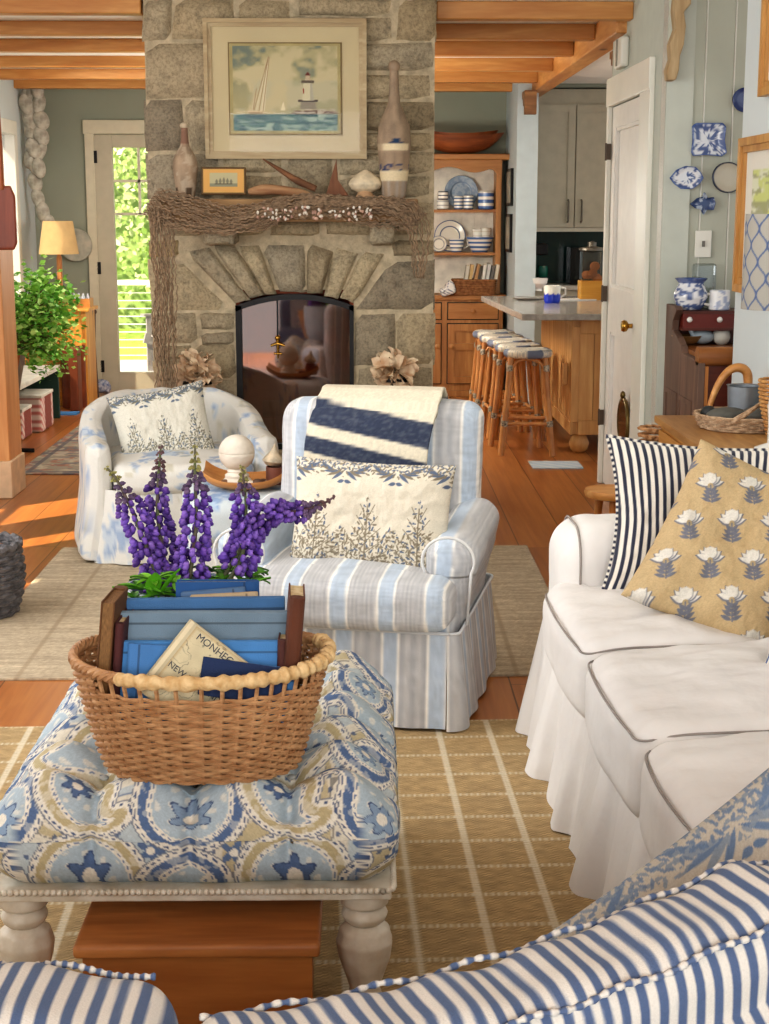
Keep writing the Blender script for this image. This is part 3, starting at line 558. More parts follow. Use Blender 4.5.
def skirtmesh(name, path, z0, z1, colfn, mat, parent, flare=.02, amp=.008, pleat=None, nz=14, wl=.11, seed=3):
    P = resample(path, .008); n = len(P); d = np.arange(n) * .008; Tn = np.gradient(P, axis=0); Tn /= np.linalg.norm(Tn, axis=1, keepdims=True) + 1e-9; Nn = np.stack([Tn[:, 1], -Tn[:, 0]], 1)
    V = []; S = []
    for j in range(nz + 1):
        t = j / nz; off = flare * t + amp * t * np.sin(d / wl * 2 * PI + 2 * noise(d * 3, 0, 0, seed)) + amp * 1.2 * t * (fbm(d * 6, t, 0, seed) - .5)
        if pleat is not None: off = off + pleat(d, t)
        q = P + Nn * off[:, None]; V.append(np.column_stack([q, np.full(n, z1 + (z0 - z1) * t + (.008 * (noise(d * 5, 0, 0, seed) - .5) if j == nz else 0))])); S.append(np.column_stack([d, np.full(n, t)]))
    V = np.concatenate(V); S = np.concatenate(S); i, j = np.meshgrid(np.arange(n - 1), np.arange(nz), indexing='xy'); a = (j * n + i).ravel(); Q = np.column_stack([a, a + n, a + n + 1, a + 1])
    return finish(name, V, Q, mat, parent, col=colfn(V, S), ang=180)
def rrect(x0, x1, y0, y1, r, n=6):
    pts = []
    for cx_, cy_, a0 in ((x1 - r, y0 + r, -PI / 2), (x1 - r, y1 - r, 0), (x0 + r, y1 - r, PI / 2), (x0 + r, y0 + r, PI)):
        pts += [(cx_ + r * math.cos(a0 + PI / 2 * k / n), cy_ + r * math.sin(a0 + PI / 2 * k / n)) for k in range(n + 1)]
    return pts + [pts[0]]
skirtmesh('skirt', rrect(-.365, .365, -.37, .40, .03), .012, .3, lambda V, S: chairstripe(S[:, 0] + .05, S[:, 1] * .3), FAB, A, flare=.03, amp=.006, wl=.2)
ctube('skirt_piping', [(x, y, .298) for x, y in rrect(-.37, .37, -.375, .40, .03)], .005, FAB, A, lambda i: base(len(i), (206, 208, 210)))
# throw over the back
def throw():
    loc = Vector(AL) + Matrix.Rotation(AT, 3, 'Z') @ Vector((0, .27, .56)); prof = [(-.135, -.02), (-.135, .04), (-.125, .12), (-.112, .2), (-.085, .27), (-.045, .325), (.02, .352), (.09, .352), (.15, .32), (.185, .25), (.19, .1), (.185, -.05)]
    pr = resample([(y, z) for y, z in prof], .006); d = np.arange(len(pr)) * .006; nu = 70; V = []; C = []
    for i, (y, z) in enumerate(pr):
        u = np.linspace(0, 1, nu); x0 = -.225 + .035 * min(d[i] / .4, 1); x = x0 + u * .40 + .004 * math.sin(d[i] * 20); sag = (u - .2) * .03 * (1 - min(d[i] / .5, 1))
        bow = .03 * (1 - (x / .34) ** 2) if y < .05 else 0
        V.append(np.column_stack([x, np.full(nu, y) - .012 + (.008 * (fbm(u * 5, d[i] * 6, 0, 2) - .5) if y < .1 else .01) - bow * (z < .3), np.full(nu, z) - sag + .012 * (y > -.05)])); C.append(np.column_stack([u * .4, np.full(nu, d[i]) + sag * .6]))
    V = np.concatenate(V); C = np.concatenate(C); n = len(pr); i, j = np.meshgrid(np.arange(nu - 1), np.arange(n - 1)); a = (j * nu + i).ravel(); Q = np.column_stack([a, a + 1, a + nu + 1, a + nu])
    c = base(len(V), (212, 203, 182)); s = C[:, 1] + .05 * C[:, 0] / .4
    for a_, b_ in ((.2, .25), (.29, .365), (.62, .69)): c = put(c, sm(a_ - .003, a_ + .003, s) * sm(b_ + .003, b_ - .003, s) * (.8 + .35 * noise(C[:, 0] * 90, s * 300, 0, 2)), (52, 60, 80))
    c *= (.94 + .1 * noise(C[:, 0] * 300, s * 160, 0, 5))[:, None]
    o = finish('throw_blanket', V, Q, ATTR('knitted_wool', bump=.6, bsc=260), None, col=c, ang=180, loc=loc, rot=(0, 0, AT)); sd = o.modifiers.new('t', 'SOLIDIFY'); sd.thickness = .012; sd.offset = 1
    return tag(o, 'cream knitted throw with two navy bands over the striped armchair back', 'throw blanket')
throw()
cr1, t1, t2 = (212, 204, 186), (128, 118, 100), (92, 104, 126)
p = PY(371, 519, 4.61); P1 = thing('lumbar_pillow', 'wide cream lumbar pillow with leafy tree print on the striped armchair', 'pillow', p, AT)
pillow('pillow_cover', .5, .36, .14, PRINT, P1, lambda u, v: treepattern(u, v, .5, .36, cr1, t1, t2, .165), n=(250, 170), rot=(RAD(-16), RAD(1.5), 0), pinch=.05)
# ================================================================ barrel chair
BT = RAD(14); B = thing('barrel_chair', 'white and pale blue floral slipcovered barrel chair left of the fireplace', 'armchair', (-.86, 6.92, 0), BT); B.scale = (.95, .97, 1)
def barrel():
    pts = [(-.385, -.34, 0)] + [(.385 * math.cos(a), .06 + .36 * math.sin(a), 0) for a in np.linspace(PI, 0, 40)] + [(.385, -.34, 0)]
    P = resample([(x, y) for x, y, _ in pts], .012); n = len(P); Tn = np.gradient(P, axis=0); Tn /= np.linalg.norm(Tn, axis=1, keepdims=True); Nn = np.stack([-Tn[:, 1], Tn[:, 0]], 1)
    V = []; m = 64
    for k in range(n):
        t = k / (n - 1); e = min(t, 1 - t); s = float(sm(.08, .4, e)); zt = .53 + .15 * s; end = min(1, (e * (n - 1) * .012) / .06); tk = .062 * math.sqrt(max(0.02, 1 - (1 - end) ** 2)); zt -= .05 * (1 - math.sqrt(max(0, 1 - (1 - end) ** 2)))
        for j in range(m):
            a = 2 * PI * j / m; ca, sa = math.cos(a), math.sin(a); ex = .35
            ox = math.copysign(abs(ca) ** ex, ca) * tk; z = (zt + .02) / 2 + math.copysign(abs(sa) ** ex, sa) * (zt - .02) / 2
            if sa > 0: ox = ca * tk * (1.1 if z > zt - .09 else 1.0) if abs(sa) > .9 else ox
            flare = .05 * max(0, .3 - z) / .3; V.append((P[k, 0] + Nn[k, 0] * (ox + flare * (ox > 0)), P[k, 1] + Nn[k, 1] * (ox + flare * (ox > 0)), z))
    V = np.array(V); i, j = np.meshgrid(np.arange(n - 1), np.arange(m), indexing='ij'); a = (i * m + j).ravel(); b = (i * m + (j + 1) % m).ravel(); Q = np.column_stack([a, b, b + m, a + m])
    V += (np.stack([fbm(V[:, 0] * 10, V[:, 1] * 10, V[:, 2] * 6, k) for k in range(3)], 1) - .5) * .016
    finish('curved_back', V, Q[:, ::-1], FABW, B, col=barrelfloral(V), ang=180)
    Fc = [tuple(range(m)), tuple(range((n - 1) * m, n * m))[::-1]]; [finish('arm_front', [tuple(x) for x in E_], [tuple(range(m))[::q_]], FABW, B, col=barrelfloral(E_)) for E_, q_ in ((V[:m], 1), (V[-m:], -1))]
barrel()
def bpart(name, s, r, loc, parent, fn=None, sg=.012, seed=0, ns=.01, colfn=barrelfloral, mat=None):
    V, Q = rbox(*s, r, sg)
    if fn: V = fn(V)
    V = V + (np.stack([fbm(V[:, 0] * 8, V[:, 1] * 8, V[:, 2] * 8, k + seed) for k in range(3)], 1) - .5) * ns
    return finish(name, V, Q, mat or FABW, parent, col=colfn(V + np.array(loc)), ang=180, loc=loc)
def bc(V):
    V = V.copy(); V[:, 1] -= .05 * np.clip(1 - (V[:, 0] / .34) ** 2, 0, 1) * (V[:, 1] < 0); V[:, 2] += .03 * np.clip(1 - (V[:, 0] / .33) ** 2, 0, 1) * np.clip(1 - (V[:, 1] / .35) ** 2, 0, 1) * (V[:, 2] > 0); return V
bpart('seat_cushion', (.64, .66, .13), .05, (0, -.06, .37), B, bc, seed=4)
skirtmesh('front_skirt', [(-.40, -.3), (-.3, -.385), (0, -.41), (.3, -.385), (.40, -.3)], .012, .33, lambda V, S: barrelfloral(V), FABW, B, flare=.03, amp=.012, wl=.16)
p = PY(164, 431, 6.88); P2 = thing('throw_pillow', 'greyish leafy print pillow in the floral barrel chair', 'pillow', p, BT)
pillow('pillow_cover', .44, .40, .15, PRINT, P2, lambda u, v: treepattern(u, v, .44, .40, (212, 208, 194), (122, 118, 102), (98, 112, 130), .15), n=(150, 130), rot=(RAD(-20), RAD(-9), 0), pinch=.08)
# small floral ottoman
O = thing('footstool', 'pale blue floral slipcovered footstool in front of the barrel chair', 'footstool', (-.475, 5.9, 0), RAD(8))
bpart('stool_cushion', (.46, .46, .15), .05, (0, 0, .355), O, bc, seed=9, colfn=lambda P: barrelfloral(P) * np.array([.93, .98, 1.03]))
skirtmesh('skirt', rrect(-.225, .225, -.225, .225, .04), .012, .32, lambda V, S: barrelfloral(V), FABW, O, flare=.025, amp=.008)
# ================================================================ white sofa
WS = M('white_slipcover_cotton', (228, 225, 221), .9, var=.05, sc=5, bump=.6, bsc=12, c2=(219, 215, 211)); GP = M('grey_welt', (158, 150, 144), .9, bump=.1)
S_ = thing('sofa', 'long white slipcovered sofa with grey piping along the right wall', 'sofa', (.975, 3.25, 0), RAD(2)); sx, sy = .95, 3.28
def spart(name, x0, x1, y0, y1, z0, z1, r, fn=None, sg=.014, ns=.012, seed=0, f=9):
    V, Q = rbox(x1 - x0, y1 - y0, z1 - z0, r, sg); c = np.array([(x0 + x1) / 2, (y0 + y1) / 2, (z0 + z1) / 2]); V = V + c
    if fn: V = fn(V)
    V = V + (np.stack([fbm(V[:, 0] * f, V[:, 1] * f, V[:, 2] * f, k + seed) for k in range(3)], 1) - .5) * ns
    return finish(name, V - np.array([sx, sy, 0]), Q, WS, S_, ang=180)
spart('sofa_base', .56, 1.38, 2.2, 4.36, .05, .34, .04)
spart('sofa_back', 1.16, 1.38, 2.2, 4.36, .3, .8, .08)
def farm(s):
    def f(V):
        return V
    return f
spart('arm', .535, 1.3, 4.09, 4.41, .05, .66, .1, farm(1), seed=3); spart('arm', .565, 1.3, 2.18, 2.42, .05, .645, .085, farm(-1), seed=5)
def arch(yc, h, r, x):
    return [(x - sx, yc - h - sy, .42)] + [(x - sx, yc - (h - r) + r * math.cos(a) - sy, .56 + r * math.sin(a)) for a in np.linspace(PI, PI / 2, 8)] + [(x - sx, yc + (h - r) + r * math.cos(a) - sy, .56 + r * math.sin(a)) for a in np.linspace(PI / 2, 0, 8)] + [(x - sx, yc + h - sy, .3)]
ctube('arm_piping', arch(4.25, .152, .0945, .587), .0034, GP, S_)
segs = [(2.42, 2.92, .5), (2.92, 3.535, .5), (3.535, 4.13, .5)]
for k, (a, b_, x0) in enumerate(segs):
    def fc(V, a=a, b_=b_, k=k):
        V = V.copy(); m = (a + b_) / 2; hw = (b_ - a) / 2; t = np.clip(1 - ((V[:, 1] - m) / hw) ** 2, 0, 1); q = np.clip((V[:, 0] - .48) / .25, 0, 1); top = V[:, 2] > .44
        V[:, 2] += .035 * t ** .6 * np.minimum(1, q) * top; V[:, 0] -= .02 * t * (V[:, 0] < .6)
        if k == 2: V[:, 1] += (V[:, 0] < .6) * (V[:, 1] > 4.0) * .06
        back = sm(.7, 1.05, V[:, 0]); V[:, 2] += top * back * .03 * np.sin((V[:, 1] - a) / .05 + 3 * fbm(V[:, 0] * 4, V[:, 1] * 4, 0, 3) + V[:, 0] * 9) * sm(.1, .5, noise(V[:, 1] * 5, V[:, 0] * 4, 0, 8))
        V[:, 2] += top * .02 * (fbm(V[:, 0] * 7, V[:, 1] * 12, 0, 6 + k) - .5); return V
    spart('seat_cushion', x0, 1.22, a + .004, b_ - .004, .285, .495, .06, fc, sg=.011, seed=10 + k)
    zt = .474; y1 = b_ - .02 + (.06 if k == 2 else 0); pts = [(.94 - sx, a + .02 - sy, zt + .018)] + [(.62 - sx, a + .02 - sy, zt + .012)] + [(.515 - sx, a + .03 - sy, zt - .004), (.494 - sx, a + .09 - sy, zt), (.482 - sx, (a + y1) / 2 - sy, zt + .006), (.494 - sx, y1 - .07 - sy, zt), (.515 - sx, y1 - .01 - sy, zt - .004)]
    ctube('cushion_piping', spline(pts, 8), .0028, GP, S_)
def pl(d, t): return .03 * t * sm(.3, 1, np.sin(d / .36 * 2 * PI + .6)) - .02 * t * sm(.6, 1, np.sin(d / .36 * 2 * PI + 2.2))
skirtmesh('skirt', [(1.38 - sx, 4.37 - sy), (.58 - sx, 4.37 - sy), (.525 - sx, 4.33 - sy), (.525 - sx, 2.22 - sy), (.58 - sx, 2.19 - sy), (1.38 - sx, 2.19 - sy)][::-1], .008, .36, lambda V, S: base(len(V), (255, 255, 255)), WS, S_, flare=-.0, amp=.0, nz=18)
sk = [o for o in S_.children if o.name.startswith('skirt')][0]; bpy.data.objects.remove(sk)
skirtmesh('skirt', [(.58 - sx, 4.38 - sy), (.53 - sx, 4.36 - sy), (.525 - sx, 4.3 - sy), (.525 - sx, 2.26 - sy), (.53 - sx, 2.2 - sy), (.58 - sx, 2.18 - sy)][::-1], .006, .36, lambda V, S: base(len(V), (255, 255, 255)), WS, S_, flare=-.055, amp=-.007, pleat=lambda d, t: -pl(d, t), nz=20, wl=.23)
# ticking pillow in the far corner of the sofa
def pom(w, h, pinch, r, rot, parent, a, b, per=10):
    ctube('piping', pillow_edge(w, h, pinch, 110), r, FAB, parent, lambda i: np.where(((i // (per // 2)) % 2 == 0)[:, None], a[None], b[None]), closed=True, rot=rot, n=6)
p = PY(718, 521, 4.0); P3 = thing('ticking_pillow', 'navy and white ticking striped pillow in the far corner of the sofa', 'pillow', p, RAD(-6)); r3 = (RAD(-14), RAD(1.5), 0)
pillow('pillow_cover', .6, .43, .17, FAB, P3, lambda u, v: ticking(u + .004 * np.sin(v * 12) + .02 * (fbm(u * 3, v * 3, 0, 3) - .5) + .05 * v * v * np.sign(u) * 0, .0218, CR, NAVY, .46), n=(330, 60), rot=r3, pinch=.12, wr=.006)
pom(.6, .43, .12, .006, r3, P3, CR, NAVY, 4)
# tan block-printed pillow
def sprig(u, v):
    c = base(len(u), (196, 172, 132)); u, v = u * math.cos(RAD(24)) + v * math.sin(RAD(24)), -u * math.sin(RAD(24)) + v * math.cos(RAD(24)); pu, pv = .108, .104; row = np.floor(v / pv); x = (np.mod(u + (np.mod(row, 2)) * pu / 2, pu) - pu / 2) / 1.15; y = (np.mod(v, pv) - pv / 2) / 1.15
    W = (222, 217, 206); G = (118, 120, 130)
    for k in range(7):
        a = PI / 2 + (k - 3) * .42; c = put(c, leaf(x, y, -.0, .004, a, .035, .0085), G); c = put(c, leaf(x, y, .0, .006, a, .0315, .0066), W)
    c = put(c, disc(x, y, 0, .022, .014), W); c = put(c, disc(x, y + 0, 0, .004, .006), (176, 158, 122))
    c = put(c, seg(x, y, 0, .004, .003, -.038, .0016), G)
    for s in (-1, 1):
        for k in range(4): c = put(c, leaf(x, y, .001, -.036 + k * .008, PI / 2 + s * (1.15 - .12 * k), .026 - k * .002, .0042), G)
    return c * (.95 + .1 * noise(u * 500, v * 500, 0, 3))[:, None]
p = PY(748, 556, 3.72); P4 = thing('block_print_pillow', 'tan pillow block-printed with white fan flowers, leaning before the ticking pillow', 'pillow', p, RAD(-20))
pillow('pillow_cover', .47, .47, .17, PRINT, P4, lambda u, v: sprig(u, v), n=(260, 260), rot=(RAD(-34), RAD(22), RAD(0)), pinch=.06, wr=.008)
p = PY(838, 650, 3.15); P5 = thing('ticking_pillow', 'blue and white striped pillow at the right picture edge, beside the tan pillow', 'pillow', p, RAD(-50)); r5 = (RAD(-20), RAD(8), 0)
pillow('pillow_cover', .3, .26, .12, FAB, P5, lambda u, v: ticking(u, .02, CR, TBLUE), n=(120, 40), rot=r5); pom(.3, .26, .07, .009, r5, P5, np.array((214, 208, 200.)), np.array((170, 168, 172.)), 6)
# ================================================================ nearest sofa, seen over its back
NS = thing('sofa', 'nearest sofa with blue ticking back cushions at the photo bottom edge', 'sofa', (.1, 1.45, 0)); BLU = M('ticking_blue_plain', (96, 112, 142), .9)
def npart(name, x0, x1, y0, y1, z0, z1, r):
    V, Q = rbox(x1 - x0, y1 - y0, z1 - z0, r, .03); return finish(name, V + np.array([(x0 + x1) / 2 - .1, (y0 + y1) / 2 - 1.45, (z0 + z1) / 2]), Q, BLU, NS, ang=180)
npart('sofa_base', -.8, .95, 1.14, 1.75, .06, .32, .03); npart('backrest', -.8, .95, .98, 1.2, .06, .7, .05); npart('seat_cushion', -.8, .95, 1.22, 1.78, .32, .45, .05)
def bcush(name, label, w, d, h, loc, rz, grp):
    o = thing(name, label, 'cushion', loc, rz, grp); V, Q = rbox(w, d, h, .05, (.0027, .008, .012)); V0 = V.copy()
    V = V.copy(); t = np.clip(1 - (V[:, 0] / (w / 2)) ** 2, 0, 1); V[:, 2] += .022 * t * (V[:, 2] > 0) + .004 * (V[:, 2] > 0) * np.sin(V0[:, 0] * 55 + 3 * noise(V0[:, 0] * 9, 0, 0, 4)); V[:, 1] *= 1 + .25 * t * (np.abs(V0[:, 2]) < h * .3)
    bz = (.27 * (np.minimum(V0[:, 0] / w, .3) + .17) ** 2 - .036) * (w > .6); V[:, 2] += bz; V += (np.stack([fbm(V[:, 0] * 8, V[:, 1] * 8, V[:, 2] * 8, k + 3) for k in range(3)], 1) - .5) * .012
    c = ticking(V0[:, 0] + .012 * (fbm(V[:, 0] * 6, V[:, 1] * 6, V[:, 2] * 6, 9) - .5) + .0 * V0[:, 1] * (V0[:, 2] > h / 2 - .06), .0215, np.array((204, 198, 188.)), np.array((80, 96, 126.)), .5)
    finish('cushion_cover', V, Q, FAB, o, col=c, ang=180)
    for s in (-1, 1):
        xs_ = np.linspace(-w / 2 + .03, w / 2 - .03, 240); tt = np.clip(1 - (xs_ / (w / 2)) ** 2, 0, 1)
        pts = [(x, s * (d / 2 - .012), h / 2 - .012 + .022 * q + .003 * math.sin(x * 60) + (.27 * (min(x / w, .3) + .17) ** 2 - .036) * (w > .6)) for x, q in zip(xs_, tt)]
        ctube('ruffled_welt', pts, [.0036 + .0009 * math.sin(i * 1.3) for i in range(len(pts))], FAB, o, lambda i: np.where(((i // 3) % 2 == 0)[:, None], np.array([[204, 198, 188.]]), np.array([[84, 100, 130.]])))
    return o
p = PY(50, 962, 1.36); bcush('back_cushion', 'domed blue ticking back cushion at bottom left', .5, .17, .42, (PY(180, 985, 1.4).x - .25, 1.36, p.z - .255), RAD(-2), 'ticking back cushions of the nearest sofa')
a = PY(185, 986, 1.355); b_ = PY(769, 868, 1.62); dv = (b_ - a); ang = math.atan2(dv.y, dv.x); w_ = .80; cx_, cy_ = a.x - .015 + math.cos(ang) * w_ / 2, a.y + math.sin(ang) * w_ / 2
bcush('back_cushion', 'long blue ticking back cushion running across bottom right', w_, .15, .42, (cx_ + math.sin(ang) * .062, cy_ - math.cos(ang) * .062, a.z - .228), ang, 'ticking back cushions of the nearest sofa')
def bluegrass(u, v):
    c = base(len(u), (184, 176, 164)); B_ = (98, 118, 142); x = np.mod(u + .005 * np.sin(v * 30) + .06, .12) - .06; i = np.floor((u + .06) / .12); y = v + .03 * np.mod(i, 2)
    yy = np.mod(y, .3) - .02
    c = put(c, seg(x, yy, 0, -.02, .008 * 1, .27, .0018), B_)
    for k in range(13):
        t = k * .019
        for s in (-1, 1): c = put(c, leaf(x, yy, .0, t, PI / 2 + s * .75, .05 - .0012 * k, .0046) * .85, B_)
    for k in range(5): c = put(c, leaf(x, yy, .005, .24, PI / 2 + (k - 2) * .55, .035, .007), (72, 98, 134))
    return c * (.94 + .12 * noise(u * 500, v * 500, 0, 3))[:, None]
p = PY(722, 980, 1.82); P6 = thing('throw_pillow', 'linen pillow printed with blue foliage behind the long ticking cushion', 'pillow', p, RAD(16))
pillow('pillow_cover', .52, .36, .14, PRINT, P6, lambda u, v: treepattern(u, v, .52, .36, (180, 172, 158), (130, 140, 150), (104, 122, 146), .26), n=(260, 190), rot=(RAD(-38), RAD(-31), 0), pinch=.05)
# ================================================================ tufted ottoman
OX, OY, OW, OD = -.322, 3.13, .735, .95; OT = thing('tufted_ottoman', 'large tufted ottoman in blue and tan paisley on turned white legs', 'ottoman', (OX, OY, .005))
def otto():
    V, Q = rbox(OW, OD, .19, .075, .0031); top = V[:, 2] > -.03; x, y = V[:, 0], V[:, 1]; tu = .18
    fx = np.mod(x / tu + .0, 1) - .0; gx_ = np.abs(np.mod(x / tu + .5, 1) - .5); gy_ = np.abs(np.mod(y / (OD / 6) + .5, 1) - .5)   # distance to seam lines (0 at seam)
    inx = sm(OW / 2, OW / 2 - .03, np.abs(x)); iny = sm(OD / 2, OD / 2 - .03, np.abs(y))
    but = np.exp(-((gx_ * tu) ** 2 + (gy_ * OD / 6) ** 2) / .0009); seam = np.maximum(np.exp(-(gx_ * tu / .012) ** 2), np.exp(-(gy_ * OD / 6 / .012) ** 2) * .0 * sm(.45, .4, np.abs(y) / OD * 1.0) + 0)
    seam2 = np.exp(-(gy_ * OD / 6 / .012) ** 2); edgeX = np.abs(x) > OW / 2 - .06; edgeY = np.abs(y) > OD / 2 - .06
    puff = (np.cos(gx_ * 2 * PI + PI) * .5 + .5) * (np.cos(gy_ * 2 * PI + PI) * .5 + .5)
    W_ = V.copy(); W_[:, 2] += (V[:, 2] > .02) * (.036 * puff - .012 - .034 * but * inx * iny - .011 * np.maximum(seam, seam2) * inx * iny)
    N = np.stack([np.where(edgeX, np.sign(x), 0), np.where(edgeY, np.sign(y), 0), np.zeros(len(V))], 1)
    bulge = .02 * np.cos(np.clip(V[:, 2] / .095, -1, 1) * PI / 2); W_ += N * (bulge - .018 * np.where(edgeY & ~edgeX, seam, np.where(edgeX & ~edgeY, seam2, 0)) * sm(-.09, .02, V[:, 2]))[:, None]
    W_ += (np.stack([fbm(x * 14, y * 14, V[:, 2] * 14, k) for k in range(3)], 1) - .5) * .008
    uu = x + np.where(edgeX, np.sign(x) * (.095 - V[:, 2]), 0); vv = y + np.where(edgeY, np.sign(y) * (.095 - V[:, 2]), 0)
    return finish('tufted_cushion', W_, Q, ATTR('printed_cotton', bump=.2, bsc=500), OT, col=paisley((uu + .11) / 1.5, (vv + .06) / 1.5), ang=180, loc=(0, 0, .355))
otto()
for i in (-1, 0, 1):
    for j in range(-2, 3): MB().ball((i * .18, j * OD / 6, .428), (.009, .009, .005), 10).build('button', M('button_fabric', (176, 176, 170), .9), OT)
OWH = M('antiqued_white_paint', (220, 212, 196), .55, var=.1, sc=25, c2=(196, 182, 160), bump=.1)
fr = MB(); fr.bb(-OW / 2 - .002, OW / 2 + .002, -OD / 2 - .002, OD / 2 + .002, .247, .27); fr.build('apron', OWH, OT, smooth=False, bevel=.004)
bd = MB(); per = rrect(-OW / 2 - .006, OW / 2 + .006, -OD / 2 - .006, OD / 2 + .006, .02)
for x, y in resample(per, .0112): bd.ball((x, y, .268), .0066, 6)
bd.build('beaded_trim', OWH, OT)
for sx_ in (-1, 1):
    for sy_ in (-1, 1):
        prof = [(.024, 0), (.03, .012), (.034, .03), (.028, .05), (.036, .075), (.049, .115), (.053, .145), (.046, .17), (.031, .182), (.04, .19), (.044, .2), (.04, .21), (.034, .216), (.045, .222), (.047, .247)]
        lg = MB(); n = 48; pr = resample(prof, .004); vs = [(r * (1 + (.055 * abs(math.sin(k * PI / n * 9)) - .03) * (1 if .05 < z < .178 else 0)) * math.cos(2 * PI * k / n), r * (1 + (.055 * abs(math.sin(k * PI / n * 9)) - .03) * (1 if .05 < z < .178 else 0)) * math.sin(2 * PI * k / n), z) for r, z in pr for k in range(n)]; m = len(pr)
        lg.add(vs, [(i * n + k, i * n + (k + 1) % n, (i + 1) * n + (k + 1) % n, (i + 1) * n + k) for i in range(m - 1) for k in range(n)] + [tuple(range(n))[::-1]]); lg.build('leg', OWH, OT, loc=(sx_ * (OW / 2 - .048), sy_ * (OD / 2 - .05), 0))
# low wooden step under the ottoman
a = PZ(72, 950, .2); b_ = PZ(320, 948, .2); st_ = thing('wooden_step', 'low worn pine step stool under the front of the ottoman', 'step stool', ((a.x + b_.x) / 2, a.y + .1, .005)); hw = (b_.x - a.x) / 2
WS1 = WOOD('worn_step_wood', (206, 140, 80), (150, 92, 48), 'x', sc=5)
V, Q = rbox(hw * 2, .24, .026, .008, .006); finish('stool_top', V, Q, WS1, st_, ang=60, loc=(0, .02, .188)); MB().bb(-hw + .015, hw - .015, -.085, -.065, .02, .176).build('front_rail', WOOD('step_rail_wood', (196, 132, 70), (160, 98, 46), 'x'), st_, smooth=False)
for s in (-1, 1): MB().box((s * (hw - .03), .02, .088), (.02, .2, .176)).build('side_panel', WS1, st_, smooth=False)
# ================================================================ rugs
def rug(name, label, pts, th, mat, colfn, n, parent=None):
    u, v, q = gridV(*n); P = np.array(pts, float); X = (P[0][None] * (1 - u)[:, None] + P[1][None] * u[:, None]) * (1 - v)[:, None] + (P[3][None] * (1 - u)[:, None] + P[2][None] * u[:, None]) * v[:, None]
    up = np.column_stack([X, np.full(len(X), th)]); dn = np.column_stack([X, np.full(len(X), .001)]); N = len(up); L = [i * (n[1] + 1) for i in range(n[0] + 1)]; ring = L + [n[0] * (n[1] + 1) + j for j in range(1, n[1] + 1)] + [i * (n[1] + 1) + n[1] for i in range(n[0] - 1, -1, -1)] + [j for j in range(n[1] - 1, 0, -1)]
    V = np.concatenate([up, up[ring] * np.array([1, 1, 0]) + np.array([0, 0, .001])]); k = len(ring); sd = np.array([(ring[i], N + i, N + (i + 1) % k, ring[(i + 1) % k]) for i in range(k)]); Q = np.concatenate([q, sd])
    w_ = np.linalg.norm(P[1] - P[0]); h_ = np.linalg.norm(P[3] - P[0]); c = colfn(u * w_, v * h_); c = np.concatenate([c, c[ring]]); ce = V[:, :2].mean(0)
    o = finish(name, V - np.array([ce[0], ce[1], 0]), Q, mat, None, col=c, ang=40, loc=(ce[0], ce[1], 0)); return tag(o, label, 'rug')
def juterug(x, y):
    c = base(len(x), (168, 144, 106)); w = np.sin(x / .0066 * PI) * np.sin(y / .0066 * PI + np.floor(x / .0132) * PI); c *= (1 + .2 * w)[:, None]; c *= (.9 + .2 * noise(x * 45, y * 90, 0, 2))[:, None]; c = put(c, .25 * fbm(x * 5, y * 5, 0, 2), (160, 130, 84))
    j = np.sin(x / .007 * PI) ; f = np.abs(np.mod(x / .15 + .5, 1) - .5) * .15; g = np.abs(np.mod(y / .15 + .5, 1) - .5) * .15
    c = put(c, sm(.0095, .007, f) * (.72 + .2 * np.sin(y / .0066 * PI)), (214, 205, 184)); c = put(c, sm(.008, .006, g) * (.45 + .4 * np.sin(x / .0075 * PI)), (208, 198, 174)); return c
a = PZ(437, 734, .0); dr_ = np.array([-math.sin(RAD(1.9)), math.cos(RAD(1.9))]); rr_ = np.array([dr_[1], -dr_[0]]); O0 = np.array([a.x, PZ(437, 722, 0).y])
c00 = O0 - rr_ * 1.65 - dr_ * 3.0; rug('jute_rug', 'tan woven jute rug with cream grid lines under the ottoman', [c00, c00 + rr_ * 2.4, c00 + rr_ * 2.4 + dr_ * 3.0, c00 + dr_ * 3.0], .005, ATTR('jute', bump=.7, bsc=160), juterug, (420, 520))
def beigerug(x, y):
    c = base(len(x), (172, 156, 132)); c *= (.86 + .28 * fbm(x * 7, y * 60, 0, 3))[:, None]; c *= (.9 + .2 * noise(x * 130, y * 300, 0, 6))[:, None]; e = np.abs(np.abs(x - 1.05) - .82); c = put(c, sm(.012, .006, e) * .5, (140, 122, 98)); return c
p0, p1 = PZ(63, 549, 0), PZ(527, 547, 0); y0_ = PZ(30, 681, 0).y
rug('beige_rug', 'faded beige flatweave rug under the two armchairs', [(p0.x, y0_), (p1.x, y0_ + .03), (p1.x, p1.y), (p0.x, p0.y)], .008, ATTR('wool_flatweave', bump=.5, bsc=200), beigerug, (260, 240))
def persian(x, y):
    c = base(len(x), (140, 130, 116)); c = put(c, sm(.5, .6, fbm(x * 9, y * 9, 0, 3)) * .8, (98, 92, 96)); c = put(c, sm(.55, .6, fbm(x * 16, y * 16, 5, 3)) * .7, (186, 172, 150)); c = put(c, sm(.6, .64, fbm(x * 22, y * 22, 9, 3)) * .7, (150, 96, 80)); e = np.minimum(x, y); c = put(c, ((e > .05) & (e < .08)) * .7, (84, 80, 88)); return c
q0, q1 = PZ(18, 475, 0), PZ(75, 419, 0); rug('faded_rug', 'faded grey patterned rug on the floor beyond the left post', [(q0.x - .02, q0.y), (q0.x + 1.2, q0.y), (q0.x + 1.2, 11.3), (q0.x - .02, 11.3)], .008, ATTR('wool_flatweave', bump=.5, bsc=200), persian, (160, 240))
